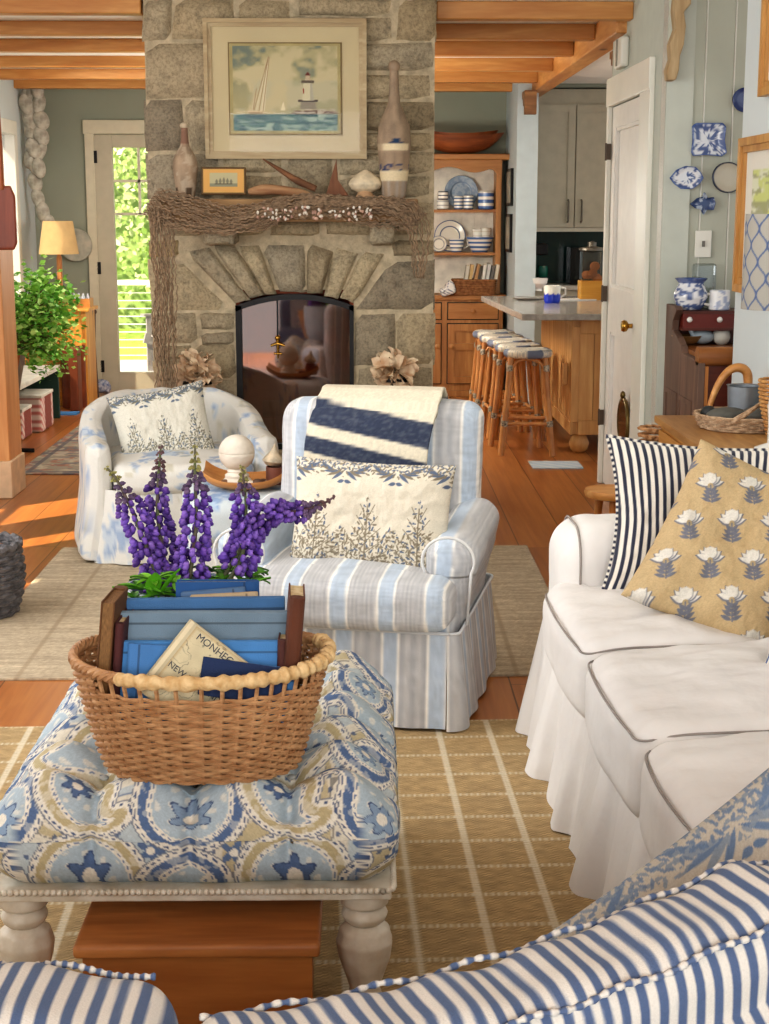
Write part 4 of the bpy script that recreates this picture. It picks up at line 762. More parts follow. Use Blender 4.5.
q0 = PZ(566, 470, 0); rug('small_rug', 'pale grey blue mat on the kitchen floor beside the white door', [(1.0, 9.02), (1.3, 9.02), (1.3, 9.28), (1.0, 9.28)], .008, ATTR('wool_flatweave', bump=.5, bsc=200), lambda x, y: put(base(len(x), (174, 186, 194)), (np.mod(x * 9 + y * 9, 1) < .4) * .5, (206, 206, 200)), (40, 40))
# ================================================================ helpers for small goods
def panel(name, w, h, colfn, n, mat, parent=None, **k):
    u, v, q = gridV(*n); V = np.column_stack([(u - .5) * w, np.zeros(len(u)), (v - .5) * h]); return finish(name, V, q, mat, parent, col=colfn(u, v), **k)
def text(name, body, size, mat, parent, loc, rot, ext=.0004):
    cu = bpy.data.curves.new(name, 'FONT'); cu.body = body; cu.size = size; cu.extrude = ext; o = bpy.data.objects.new(name, cu); COL.objects.link(o); bpy.context.view_layer.update()
    me = bpy.data.meshes.new_from_object(o.evaluated_get(bpy.context.evaluated_depsgraph_get())); bpy.data.objects.remove(o); o = bpy.data.objects.new(name, me); COL.objects.link(o)
    me.materials.clear(); me.materials.append(mat); o.parent = parent; o.location = loc; o.rotation_euler = rot; return o
PRN = ATTR('printed_paper', rough=.7, bump=0); GLZ = ATTR('glazed_pottery', rough=.2, bump=0, spec=.5)
def pot(name, prof, colfn, parent, n=28, step=.006, **k):
    pr = resample(prof, step); m = len(pr); a = np.arange(n) * 2 * PI / n; V = np.array([(max(r, 1e-4) * math.cos(t), max(r, 1e-4) * math.sin(t), z) for r, z in pr for t in a])
    i, j = np.meshgrid(np.arange(m - 1), np.arange(n), indexing='ij'); A = (i * n + j).ravel(); B_ = (i * n + (j + 1) % n).ravel(); s = np.repeat(np.linspace(0, 1, m), n)
    return finish(name, V, np.column_stack([A, B_, B_ + n, A + n]), GLZ, parent, col=colfn(V, s), ang=70, **k)
def bands(V, s, per, w, h, a=(232, 230, 222), b_=(84, 112, 156)):
    c = base(len(V), a); return put(c, (np.mod(V[:, 2] / per, 1) < w) * 1., b_)
def willow(V, s=None, lo=.47):
    c = base(len(V), (226, 228, 230)); n = fbm(V[:, 0] * 55, V[:, 1] * 55, V[:, 2] * 55, 4); return put(c, sm(lo, lo + .05, n) * .85, (70, 90, 138))
# ---------------------------------------------------------------- framed lighthouse print
def lighthouse(u, v):
    x = u * 1.32; y = v; c = base(len(u), (168, 160, 122)); cl = fbm(x * 3.2, y * 4.5, 0, 4, 4); c = put(c, sm(.44, .62, cl), (196, 184, 146)); c = put(c, sm(.5, .38, cl) * sm(.35, .9, y) * .9, (112, 124, 114)); c = put(c, sm(.52, .42, fbm(x * 5, y * 6, 3, 9)) * .3 * (y < .6), (168, 170, 152))
    sea = y < .2; c = put(c, sea * 1., (84, 118, 116)); c = put(c, sea * sm(.5, .6, fbm(x * 8, y * 30, 0, 3)) * .8, (54, 88, 94)); c = put(c, sea * sm(.55, .62, fbm(x * 9, y * 34, 4, 5)) * .8, (176, 190, 170))
    def poly(pts, rgb, k=1.):
        nonlocal c; m = np.ones(len(u), bool); P = np.array(pts)
        for i in range(len(P)): a, b_ = P[i], P[(i + 1) % len(P)]; m &= ((b_[0] - a[0]) * (y - a[1]) - (b_[1] - a[1]) * (x - a[0])) >= 0
        c = put(c, m * k, rgb)
    L = 1.32; X = lambda f: f * L
    poly([(X(.55), .2), (X(1), .2), (X(1), .26), (X(.8), .25), (X(.62), .27)], (120, 100, 88)); c = put(c, (y > .2) * (y < .26) * (x > X(.58)) * sm(.5, .55, fbm(x * 40, y * 60, 0, 2)), (196, 186, 166))
    poly([(X(.64), .26), (X(.8), .26), (X(.78), .36), (X(.65), .36)], (148, 140, 124)); poly([(X(.62), .34), (X(.81), .34), (X(.81), .37), (X(.62), .37)], (92, 84, 78))
    poly([(X(.662), .36), (X(.775), .36), (X(.755), .575), (X(.675), .575)], (206, 198, 166)); poly([(X(.735), .36), (X(.775), .36), (X(.755), .575), (X(.735), .575)], (176, 170, 150)); poly([(X(.655), .565), (X(.775), .565), (X(.775), .595), (X(.655), .595)], (104, 92, 78))
    poly([(X(.688), .595), (X(.742), .595), (X(.735), .66), (X(.695), .66)], (190, 170, 140)); poly([(X(.685), .655), (X(.745), .655), (X(.715), .7)], (112, 60, 48)); poly([(X(.665), .44), (X(.68), .44), (X(.68), .5), (X(.668), .5)], (150, 80, 64))
    poly([(X(.25), .22), (X(.3), .24), (X(.35), .86), (X(.335), .86)], (214, 204, 172)); poly([(X(.2), .24), (X(.27), .24), (X(.34), .86)], (206, 196, 162)); poly([(X(.17), .24), (X(.21), .24), (X(.23), .52)], (204, 192, 158))
    for a in ((.245, .24, .342, .87), (.285, .24, .35, .86), (.19, .25, .225, .5), (.2, .25, .34, .86)): c = put(c, seg(x, y, X(a[0]), a[1], X(a[2]), a[3], .004), (150, 118, 84))
    poly([(X(.13), .215), (X(.29), .215), (X(.28), .235), (X(.14), .24)], (214, 196, 160)); c = put(c, seg(x, y, X(.15), .212, X(.28), .212, .006), (120, 84, 60)); poly([(X(.45), .24), (X(.5), .24), (X(.48), .35)], (222, 212, 180)); return c
fY = YC - .03; pa_, pb_ = PY(206, 159, fY), PY(366.5, 19, fY); fw, fh = pb_.x - pa_.x, pb_.z - pa_.z
PF = thing('framed_print', 'large cream-framed print of a sailing boat and lighthouse above the mantel', 'framed picture', ((pa_.x + pb_.x) / 2, fY, pa_.z)); fm = MB(); t = .038
FR = WOOD('washed_frame_wood', (190, 172, 134), (160, 136, 96), 'x', knots=False)
frame4(fm, -fw / 2, fw / 2, 0, fh, .02, -.025, .012); frame4(fm, -fw / 2 + .02, fw / 2 - .02, .02, fh - .02, .018, -.014, .012)
fm.build('frame', FR, PF, smooth=False)
panel('mat_board', fw - .05, fh - .05, lambda u, v: base(len(u), (200, 185, 148)) * (.96 + .06 * fbm(u * 4, v * 4, 0, 3))[:, None], (30, 30), PRN, PF, loc=(0, -.006, fh / 2))
i0, i1 = PY(230, 135, fY), PY(341.5, 43, fY); iw, ih = i1.x - i0.x, i1.z - i0.z; ic = ((i0.x + i1.x) / 2 - PF.location.x, (i0.z + i1.z) / 2 - pa_.z)
MB().bb(ic[0] - iw / 2 - .002, ic[0] + iw / 2 + .002, -.011, -.008, ic[1] - ih / 2 - .002, ic[1] + ih / 2 + .002).build('mat_bevel', M('bevel_brown', (128, 106, 66), .7), PF, smooth=False)
MB().bb(ic[0] - iw / 2 + .004, ic[0] + iw / 2 - .006, -.013, -.01, ic[1] - ih / 2 + .006, ic[1] + ih / 2 - .004).build('print_margin', M('aged_paper', (180, 166, 116), .8), PF, smooth=False)
panel('print', iw - .04, ih - .035, lighthouse, (230, 180), PRN, PF, loc=(ic[0], -.0145, ic[1] + .002))
MB().bb(-fw / 2 + .03, fw / 2 - .03, -.018, -.016, .03, fh - .03).build('picture_glass', GLASS('picture_glass_clear', alpha=.0, fres=.18), PF, smooth=False)
# ---------------------------------------------------------------- things along the mantel
mY = YC - .14
def carved_bottle(u, v0, v1, r, label, scheme):
    a, b_ = PY(u, v1, mY), PY(u, v0, mY); H = b_.z - a.z; o = thing('bottle_buoy', label, 'wooden bottle', (a.x, mY, MTZ + .004), 0, 'bottle shaped wooden buoys on the mantel'); H = b_.z - MTZ
    prof = [(.62 * r, 0), (.7 * r, .02 * H), (.86 * r, .2 * H), (r, .42 * H), (.93 * r, .52 * H), (.62 * r, .62 * H), (.36 * r, .69 * H), (.29 * r, .78 * H), (.25 * r, .93 * H)]
    def col(V, s):
        z = V[:, 2] / H; an = np.arctan2(V[:, 1], V[:, 0]); c = base(len(V), (158, 138, 116)) * (.8 + .4 * fbm(V[:, 0] * 40, V[:, 1] * 40, V[:, 2] * 12, 3))[:, None]
        if scheme:
            for z0, z1 in ((.125, .205), (.345, .395)): c = put(c, sm(z0 - .006, z0 + .006, z) * sm(z1 + .006, z1 - .006, z) * (1 if z0 < .2 else sm(.55, .75, np.cos(an + 1.4)) + .3 * (np.cos(an + 2.6) > .6)), (222, 206, 172))
            c = put(c, (z > .205) * (z < .245) * (fbm(an * 9, z * 40, 0, 4) > .47) * (np.sin(an) < .1), (58, 68, 104)); d = an + PI / 2 - .1; c = put(c, (np.abs(d) < .42 * (1 - (z - .4) / .05) ) * (z > .4) * (z < .445), (44, 66, 96))
            c = put(c, sm(.125, .12, z) * (np.sin(an * 18) > .4) * .4, (170, 170, 170))
        else: c = put(c, (fbm(V[:, 0] * 30, V[:, 1] * 30, V[:, 2] * 18, 7) > .56) * .6, (196, 180, 158)); c = put(c, (z < .14) * (np.sin(an * 4) > .2) * .8, (70, 54, 40)); c = put(c, (z > .72) * .6, (122, 84, 70))
        return c
    ob = pot('bottle_body', prof, col, o, step=.008 if r > .05 else .006); ob.data.materials[0] = ATTR('weathered_paint', rough=.8, bump=.3, bsc=120)
    st_ = MB(); st_.ball((0, 0, .955 * H), (.36 * r, .36 * r, .045 * H), 14); st_.build('stopper', M('stopper_wood' + str(scheme), (206, 190, 164) if not scheme else (164, 142, 118), .7), o); return o
carved_bottle(186, 123, 198, .062, 'smaller mottled wooden bottle buoy at the left end of the mantel', 0)
carved_bottle(394, 61, 196, .083, 'tall wooden bottle buoy with painted cream bands right of the print', 1)
a, b_ = PY(202, 198, mY), PY(246, 167, mY); o = thing('small_framed_print', 'small gilt-framed ship print leaning on the mantel', 'framed picture', ((a.x + b_.x) / 2, mY - .02, MTZ + .02)); w_, h_ = b_.x - a.x, b_.z - MTZ - .02
fm = MB(); fm.bb(-w_ / 2, w_ / 2, -.008, .008, 0, h_); fm.build('frame', M('dark_gilt', (104, 78, 42), .5, .3), o, smooth=False, bevel=.003)
panel('mat_board', w_ - .02, h_ - .02, lambda u, v: base(len(u), (214, 166, 98)), (4, 4), PRN, o, loc=(0, -.0095, h_ / 2))
def shipp(u, v):
    c = base(len(u), (186, 178, 142)); c = put(c, (v < .25) * 1., (142, 142, 118))
    for k in range(5): c = put(c, leaf(u, v, .25 + k * .13, .2, PI / 2, .5 - .07 * abs(k - 2), .05), (128, 124, 104))
    return put(c, seg(u, v, .2, .2, .8, .2, .03), (100, 92, 76))
panel('print', w_ * .62, h_ * .5, shipp, (50, 40), PRN, o, loc=(0, -.0105, h_ / 2 + .005)); o.rotation_euler = (RAD(-9), 0, 0)
# driftwood, half hull, sail and shell
DW = WOOD('driftwood_brown', (150, 106, 74), (98, 66, 46), 'x', knots=False, rough=.85)
def dr(name, label, cat, pts, rs, mat=DW, flat=.8):
    P = [PY(u, v, mY + dy) for u, v, dy in pts]; c = P[0].copy(); m = MB(); sp = spline([p - c for p in P], 6); rr = np.interp(np.linspace(0, 1, len(sp)), np.linspace(0, 1, len(rs)), rs); m.tube(sp, list(rr), 10, flat=flat); o = m.build(name, mat, ang=180, loc=c); return tag(o, label, cat)
dr('driftwood', 'pale worn driftwood chunk lying at mid mantel', 'driftwood', [(249, 192, -.02), (262, 190, -.03), (276, 190, -.03), (300, 193, -.02), (312, 195, 0)], [.018, .034, .03, .026, .008], WOOD('driftwood_pale', (206, 172, 130), (150, 108, 76), 'x', knots=False, rough=.85))
dr('driftwood', 'long brown driftwood spike slanting up toward the framed print', 'driftwood', [(263, 159, .02), (280, 170, .02), (298, 181, .02), (316, 189, .02)], [.004, .014, .022, .02])
m = MB(); a = PY(336, 165, mY); pts = [(PY(u, v, mY).x - a.x, PY(u, v, mY).z - MTZ) for u, v in ((326, 195), (349, 196), (338, 180), (336.5, 159), (331, 178))]; m.prism(pts, .03, XZ(.01)); tag(m.build('wooden_sail', WOOD('sail_wood', (150, 104, 74), (108, 70, 50), 'z', knots=False, rough=.8), loc=(a.x, mY, MTZ), bevel=.004, smooth=False), 'small brown wooden sail shape standing beside the white shell', 'carving')
def scallop(name, label, c, r, rot, cat='shell', col=(226, 208, 176), group=None, ribs=11):
    vs = [(0, 0, 0)]; n = 33; m_ = 8
    V = []
    for i in range(m_ + 1):
        t = i / m_
        for k in range(n):
            a = -1.15 + 2.3 * k / (n - 1); rr = t * (1 + .03 * math.cos(a * ribs * 2)); V.append((r * rr * math.sin(a), -r * .42 * math.sin(PI * min(1, t * .98)) ** .8 * (1 + .05 * math.cos(a * ribs * 2)) * math.cos(a * .9), r * rr * math.cos(a) - r * .5))
    F_ = [(i * n + k, i * n + k + 1, (i + 1) * n + k + 1, (i + 1) * n + k) for i in range(m_) for k in range(n - 1)]
    o = finish(name, V, F_, M('shell_' + str(col[0]), col, .5, var=.15, sc=30), None, ang=180, loc=c, rot=rot); sd = o.modifiers.new('s', 'SOLIDIFY'); sd.thickness = r * .06; return tag(o, label, cat, group)
p = PY(365, 183, mY - .01); s1 = thing('scallop_shell', 'big cream ribbed shell standing on the mantel', 'shell', (p.x, p.y, MTZ))
n_ = 44; pr_ = resample([(.03, 0), (.068, .018), (.084, .042), (.074, .062), (.045, .088), (.012, .108), (.0, .112)], .006); vs = [((r * (1 + .03 * math.cos(k * PI / 2))) * math.cos(2 * PI * k / n_) + .1 * z * .2, .6 * r * math.sin(2 * PI * k / n_), z + .03) for r, z in pr_ for k in range(n_)]; m = MB(); m.add(vs, [(i * n_ + k, i * n_ + (k + 1) % n_, (i + 1) * n_ + (k + 1) % n_, (i + 1) * n_ + k) for i in range(len(pr_) - 1) for k in range(n_)]); m.build('shell_dome', M('shell_cream', (230, 212, 180), .5, var=.15, sc=30), s1, ang=180); MB().lathe([(.04, 0), (.046, .012), (.036, .03), (.02, .05)], 16).build('shell_foot', M('shell_foot', (206, 168, 130), .6), s1)
# ---------------------------------------------------------------- fishing net over the mantel
NETM = M('tarred_net_twine', (172, 146, 118), .95, var=.3, sc=60, bump=.2); nb = MB(); rs = np.random.RandomState(3); nY = YC - .285
def netband(cp, wd, nstr, amp, per, dY=.03, r=.0026):
    cp = [(PY(u, v, nY), w) for (u, v), w in zip(cp, wd)]; P = resample([(p.x, p.z, w) for p, w in cp], .012); n = len(P); T = np.gradient(P[:, :2], axis=0); T /= np.linalg.norm(T, axis=1, keepdims=True) + 1e-9; N = np.stack([-T[:, 1], T[:, 0]], 1); s = np.arange(n) * .012
    for j in range(nstr):
        f = (j + .5) / nstr * 2 - 1; tri = np.abs(np.mod(s / per + .5 * (j % 2), 1) - .5) * 2 - .5; o = f * P[:, 2] + tri * amp * (1 if j % 2 else -1) + (fbm(s * 9, j * .7, 0, 3) - .5) * .03 + .012 * math.sin(j * 5) * np.sin(s * 12 + j)
        y = nY - dY * (np.sqrt(np.clip(1 - f * f, 0, 1)) * .7 + .5 * fbm(s * 7, j * 2.1, 5, 2)); q = P[:, :2] + N * o[:, None]; nb.tube(np.column_stack([q[:, 0], y, q[:, 1]]), r, 4)
sw = [(152, 200), (163, 207), (182, 212), (205, 218), (226, 222), (250, 217), (272, 211), (300, 203), (330, 202), (360, 204), (390, 205), (408, 210), (417, 222)]
netband(sw, [.06, .09, .09, .08, .07, .065, .055, .035, .028, .03, .035, .045, .05], 28, .012, .034, .05); netband(sw, [.05, .07, .075, .07, .065, .06, .05, .035, .03, .03, .035, .045, .05], 18, .02, .05, .02)
netband([(255, 216), (290, 212), (330, 213), (370, 216), (400, 218), (418, 226)], [.02, .03, .03, .035, .05, .05], 14, .016, .04, .03)
netband([(160, 208), (163, 240), (166, 290), (166, 340), (167, 398)], [.045, .055, .06, .05, .055], 18, .008, .05, .03); netband([(158, 208), (160, 250), (164, 300), (165, 350), (166, 380)], [.03, .04, .04, .03, .03], 10, .006, .04, .05)
netband([(412, 214), (418, 232), (420, 252), (419, 278)], [.05, .05, .04, .03], 12, .008, .04, .03); tw = nb.build('fishing_net', NETM, loc=(0, 0, 0), ang=180); tag(tw, 'brown knotted fishing net swagged over the stone mantel', 'fishing net')
sh = None
for k in range(90):
    u = 256 + rs.rand() * 118; v = 207 + rs.rand() * 13; p = PY(u, v, YC - .335 - rs.rand() * .01); cc = [(236, 226, 210), (214, 176, 156), (188, 150, 132), (238, 232, 222)][k % 4]
    if k < 4: mb_ = MB(); mb_.ball((0, 0, 0), (.011, .007, .0085), 8); src = mb_.build('seashell', M('tiny_shell_%d' % k, cc, .5), loc=p); tag(src, 'small pale seashell in the row along the mantel front', 'shell', 'tiny shells along the mantel edge'); proto = (sh or []) ; sh = proto + [src]
    else: dup(sh[k % 4], p, (rs.rand() * 3, rs.rand() * 3, rs.rand() * 3), scale=.5 + rs.rand() * .5)
# dried flower balls on small iron stands on the hearth
def drieds(u, v, label, seed):
    p = PY(u, v, YC - .16); o = thing('dried_flower_ball', label, 'dried flowers', (p.x, p.y, .3)); r_ = np.random.RandomState(seed); m = MB(); R0 = .125; c = Vector((0, 0, p.z - .3))
    for k in range(95):
        th = r_.rand() * 2 * PI; ph = math.acos(1 - 1.7 * r_.rand()); d = Vector((math.sin(ph) * math.cos(th), math.sin(ph) * math.sin(th), math.cos(ph))); b1 = d.orthogonal().normalized(); b1 = Matrix.Rotation(r_.rand() * 6.3, 3, d) @ b1; b2 = d.cross(b1); L = R0 * r_.uniform(.75, 1.08); w = r_.uniform(.022, .036)
        rows = []
        for t, ww, cu in ((.25, .35, 0), (.6, 1, .006), (.88, .85, .0), (1.02, .2, -.012)): rows.append([c + d * L * t + b1 * w * ww * s + b2 * (cu + abs(s) * .01) for s in (-1, 0, 1)])
        m.add([q for rw in rows for q in rw], [(i * 3 + j, i * 3 + j + 1, i * 3 + j + 4, i * 3 + j + 3) for i in range(3) for j in range(2)])
    fl = m.build('petals', M('dried_petals', (240, 222, 192), .8, c2=(206, 168, 132), sc=25), o, ang=180)
    MB().lathe([(.06, 0), (.06, .012), (.014, .03), (.012, c.z - .06), (.075, c.z - .05), (.07, c.z - .035), (.02, c.z - .03)], 20).build('stand', BLACK, o)
drieds(197, 374, 'ball of dried cream petals behind the floral barrel chair', 3); drieds(394, 371, 'ball of dried cream petals behind the striped armchair', 8)
# ================================================================ hutch
HY = 12.7; hx1 = PY(503, 300, HY).x; hx0 = hx1 - 1.15; H_ = thing('hutch', 'tall honey pine hutch with scalloped top against the back wall', 'hutch', ((hx0 + hx1) / 2, 12.9, 0)); hw = (hx1 - hx0) / 2; hz = lambda v, Y=HY: PY(470, v, Y).z; yo = HY - 12.9
b = MB(); b.bb(-hw, hw, yo, .19, .04, hz(300)); b.bb(-hw - .02, hw + .02, yo - .015, .19, 0, .05); b.build('base_cabinet', HUTCH, H_, smooth=False, bevel=.004); MB().bb(-hw - .02, hw + .025, yo - .025, .19, hz(300), hz(295)).build('counter_top', HUTCHX, H_, smooth=False, bevel=.006)
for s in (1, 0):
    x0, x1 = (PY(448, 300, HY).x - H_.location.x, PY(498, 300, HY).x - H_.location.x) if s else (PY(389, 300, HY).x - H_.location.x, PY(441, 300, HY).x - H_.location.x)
    MB().bb(x0 - .007, x1 + .007, yo - .004, yo + .002, hz(319) - .007, hz(303) + .007).build('drawer_shadow_line', DARK, H_, smooth=False); MB().bb(x0 - .007, x1 + .007, yo - .004, yo + .002, hz(383) - .007, hz(324) + .007).build('door_shadow_line', DARK, H_, smooth=False)  # thin dark boxes painting the shadow lines around drawer and door
    d = MB().bb(x0, x1, yo - .018, yo, hz(319), hz(303)).build('drawer', HUTCHX, H_, smooth=False, bevel=.004); k = MB(); k.lathe([(.012, 0), (.01, .012), (.02, .022), (.02, .032), (.006, .038)], 16, Matrix.Translation(((x0 + x1) / 2, yo - .016, hz(311))) @ Matrix.Rotation(PI / 2, 4, 'X')); k.build('knob', HUTCHX, d)
    d = MB(); zt_, zb_ = hz(324), hz(383); f = .055
    d.bb(x0, x1, yo - .006, yo, zb_, zt_)
    frame4(d, x0, x1, zb_, zt_, f, yo - .028, yo); d.bb(x0 + f, x1 - f, yo - .028, yo, (zb_ + zt_) / 2 + .03, (zb_ + zt_) / 2 + .03 + f)
    d = d.build('door', HUTCH, H_, smooth=False); k = MB(); kx = x0 + .028 if s else x1 - .028; k.lathe([(.012, 0), (.01, .012), (.02, .022), (.02, .032), (.006, .038)], 16, Matrix.Translation((kx, yo - .018, hz(346))) @ Matrix.Rotation(PI / 2, 4, 'X')); k.build('knob', HUTCHX, d)
uy = yo + .1; UP = HY + .1; uz = lambda v: PY(470, v, UP).z; b = MB(); xr = PY(501.5, 200, UP).x - H_.location.x; xi_ = PY(496, 200, UP).x - H_.location.x
b.bb(xi_, xr, uy, .19, hz(295), uz(160)); b.build('upper_side', HUTCH, H_, smooth=False, bevel=.003); b = MB(); b.bb(-xr, -xi_, uy, .19, hz(295), uz(160)); b.build('upper_side', HUTCH, H_, smooth=False, bevel=.003)
b = MB(); b.bb(-xr, xr, .15, .19, hz(295), uz(160)); 
for k in range(11): x = -xr + 2 * xr * k / 11; b.bb(x + .003, x + 2 * xr / 11 - .003, .143, .15, hz(295), uz(160))
b.build('back_boards', M('hutch_white_boards', (236, 230, 216), .6, bump=.02), H_, smooth=False)
for v in (211, 254): MB().bb(-xi_, xi_, uy + .02, .15, uz(v) - .012, uz(v) + .012).build('shelf', HUTCHX, H_, smooth=False)
MB().bb(-xr - .05, xr + .06, uy - .06, .19, uz(160), uz(154)).build('cornice', HUTCHX, H_, smooth=False, bevel=.008)
ap = [(-xr, uz(160)), (-xr, uz(177))] + [(x, uz(160) - .055 - .045 * (.5 + .5 * math.cos((x + .08) * 2 * PI / .42)) - .05 * max(0, (abs(x) - xi_ + .06) / .06) ** 2) for x in np.linspace(-xi_, xi_, 40)] + [(xr, uz(177)), (xr, uz(160))]; MB().prism(ap, .02, XZ(uy + .006)).build('scalloped_apron', HUTCHX, H_, smooth=False)
def shelf_z(v): return uz(v) + .0125
dish = []
def crock(u, zb, w_px, h_px, label, cat='canister', per=.05, wd=.5, prof=None, name='canister', Y=UP + .1, colr=(74, 108, 164), group='striped crockery on the hutch', handle=False):
    s = Y / 1540; r = w_px * s / 2; h = h_px * s; p = PY(u, 200, Y); o = thing(name, label, cat, (p.x, Y, zb), 0, group); pr = prof(r, h) if prof else [(.3 * r, 0), (.9 * r, 0), (r, .06 * h), (r, .94 * h), (.85 * r, h), (.7 * r, h * .98)]
    pot('body', pr, lambda V, s_: bands(V, s_, per, wd, h, b_=colr), o, n=20, step=.004)
    if handle: m = MB(); m.tube([(r * .9, 0, h * .85), (r * 1.45, 0, h * .8), (r * 1.5, 0, h * .45), (r * .9, 0, h * .25)], .006, 6); m.build('handle', M('white_glaze', (232, 230, 222), .2), o)
    return o
z1_ = shelf_z(211); z2_ = shelf_z(254); zc_ = hz(295) + .001
crock(443, z1_, 12, 9, 'cream and black lined jar on the top hutch shelf by the chimney', per=.03, wd=.2, colr=(70, 74, 84)); crock(443, z1_ + 9.5 * (UP + .1) / 1540, 10, 8, 'smaller lined jar stacked on the cream jar by the chimney', per=.03, wd=.3, colr=(60, 72, 100))
crock(458.5, z1_, 9, 13, 'narrow striped shaker, left of the pair on the hutch', per=.028, wd=.45, colr=(96, 116, 150)); crock(468.5, z1_, 10, 14, 'narrow striped shaker, right of the pair on the hutch', per=.028, wd=.45, colr=(96, 116, 150))
crock(486, z1_, 16, 18, 'wide blue and white banded canister at right of the top hutch shelf', per=.052, wd=.55)
cup = lambda r, h: [(.3 * r, 0), (.65 * r, 0), (.9 * r, .4 * h), (r, h), (.94 * r, h), (.82 * r, .4 * h), (.3 * r, .1 * h)]
crock(457, z2_, 15, 13, 'striped cup with handle on the middle hutch shelf', 'cup', .03, .4, cup, 'cup', handle=True, colr=(88, 110, 150))
crock(480.5, z2_, 27, 15, 'blue and white banded mixing bowl on the middle hutch shelf', 'bowl', .035, .5, lambda r, h: [(.3 * r, 0), (.55 * r, 0), (.8 * r, .4 * h), (.93 * r, .85 * h), (1.0 * r, .86 * h), (r, h), (.92 * r, h), (.75 * r, .4 * h), (.3 * r, .12 * h)], 'mixing_bowl')
crock(478, z2_ + .105, 11, 10, 'small cream cup in the striped mixing bowl, left one', 'cup', .03, .15, cup, 'cup', colr=(206, 196, 176)); crock(486, z2_ + .105, 11, 11, 'small cream cup in the striped mixing bowl, right one', 'cup', .03, .15, cup, 'cup', colr=(206, 196, 176))
def plate(u, zb, r_px, label, colfn, Y=UP + .2, tilt=-12, cat='plate'):
    r = r_px * Y / 1540; p = PY(u, 200, Y); o = thing('plate', label, cat, (p.x, Y - .03, zb), 0, 'plates standing on the hutch'); q = pot('plate_face', [(0, .012), (.55 * r, .012), (.66 * r, .004), (.98 * r, -.008), (r, -.004), (.98 * r, .004), (.66 * r, .016), (0, .02)], colfn(r), o, n=40, step=.005, loc=(0, 0, r), rot=(RAD(-90 + tilt), 0, 0)); return o
def pc1(r):
    def f(V, s): R_ = np.hypot(V[:, 0], V[:, 1]) / r; c = base(len(V), (136, 156, 178)); c = put(c, sm(.45, .55, fbm(V[:, 0] * 50, V[:, 1] * 50, 0, 3)) * .5, (186, 196, 204)); return put(c, (R_ > .6) * (R_ < .66) * .6, (98, 120, 150))
    return f
def pc2(r):
    def f(V, s): R_ = np.hypot(V[:, 0], V[:, 1]) / r; c = base(len(V), (220, 214, 200)); c = put(c, (R_ > .93) * 1., (72, 96, 146)); return put(c, (R_ > .6) * (R_ < .66) * 1., (86, 100, 128))
    return f
plate(461, z1_, 16.5, 'large grey blue plate standing on the top hutch shelf', pc1); plate(450, z2_, 15.5, 'cream plate with blue rim standing on the middle hutch shelf', pc2); plate(439, z2_, 8, 'small cream plate standing beside the stone chimney', pc2, Y=UP + .15)
ap_, bp_ = PY(437 - 20, 148, 12.8), PY(505, 140, 12.8); bw = MB(); L_ = bp_.x - ap_.x
vs = []; nU, nV = 20, 12
zz = uz(154) + .004; bh = PY(470, 136, 12.8).z - zz
for sgn, off in ((1, 0), (.86, .02)):
    for i in range(nU + 1):
        a = 2 * PI * i / nU
        for j in range(nV + 1): t = j / nV; rr = (t ** .5); vs.append((L_ * .5 * math.cos(a) * rr * (sgn), .15 * math.sin(a) * rr * sgn, off + bh * t ** 1.6 + .03 * t * math.cos(a) ** 2))
n1 = (nU + 1) * (nV + 1); fs = [(o + i * (nV + 1) + j, o + (i + 1) * (nV + 1) + j, o + (i + 1) * (nV + 1) + j + 1, o + i * (nV + 1) + j + 1) for o in (0, n1) for i in range(nU) for j in range(nV)]; bw.add(vs, fs); tag(bw.build('dough_bowl', WOOD('dough_bowl_wood', (168, 98, 52), (112, 58, 30), 'x', knots=False), ang=180, loc=((ap_.x + bp_.x) / 2, 12.85, zz)), 'long carved wooden dough bowl on top of the hutch', 'bowl')
# books in a wicker basket on the hutch counter
BK = [(206, 200, 186), (196, 168, 118), (182, 140, 96), (90, 82, 74), (226, 222, 212), (204, 202, 198), (110, 108, 104), (222, 214, 196)]; bl_ = ['grey', 'tan', 'ochre', 'dark brown', 'white', 'pale grey', 'charcoal', 'cream']
for k in range(8):
    u = 463.5 + k * 4.2; p = PY(u, 290, 12.78); hgt = (PY(u, 264 - (k % 3), 12.78).z - zc_); o = thing('book', '%s spined book standing in the hutch counter basket' % bl_[k], 'book', (p.x, 12.78, zc_ + .02), 0, 'books in the hutch basket'); o.rotation_euler = (0, RAD(9 if k != 2 else 14), 0)
    MB().bb(-.014, .014, -.07, .07, 0, hgt - .03).build('cover', M('hutch_book_%d' % k, BK[k], .7), o, smooth=False, bevel=.003); MB().bb(-.0105, .0105, -.066, .072, .004, hgt - .027).build('pages', M('page_block', (220, 208, 180), .9), o, smooth=False)
a, b_ = PY(452, 295, 12.74), PY(496, 279, 12.74); wb = thing('wicker_basket', 'low rectangular wicker basket of books on the hutch counter', 'basket', ((a.x + b_.x) / 2, 12.76, zc_)); WK = M('wicker_brown', (160, 112, 70), .8, c2=(116, 74, 42), sc=40, bump=.5, bsc=150)
w_ = (b_.x - a.x) / 2; m = MB(); hh = b_.z - zc_
for k in range(9): m.tube([(x, y, hh * (k + .5) / 9) for x, y in rrect(-w_ * (.93 + .07 * k / 9), w_ * (.93 + .07 * k / 9), -.1, .1, .03)], hh / 17, 6)
m.bb(-w_ * .93, w_ * .93, -.09, .09, 0, .008); m.build('woven_sides', WK, wb)
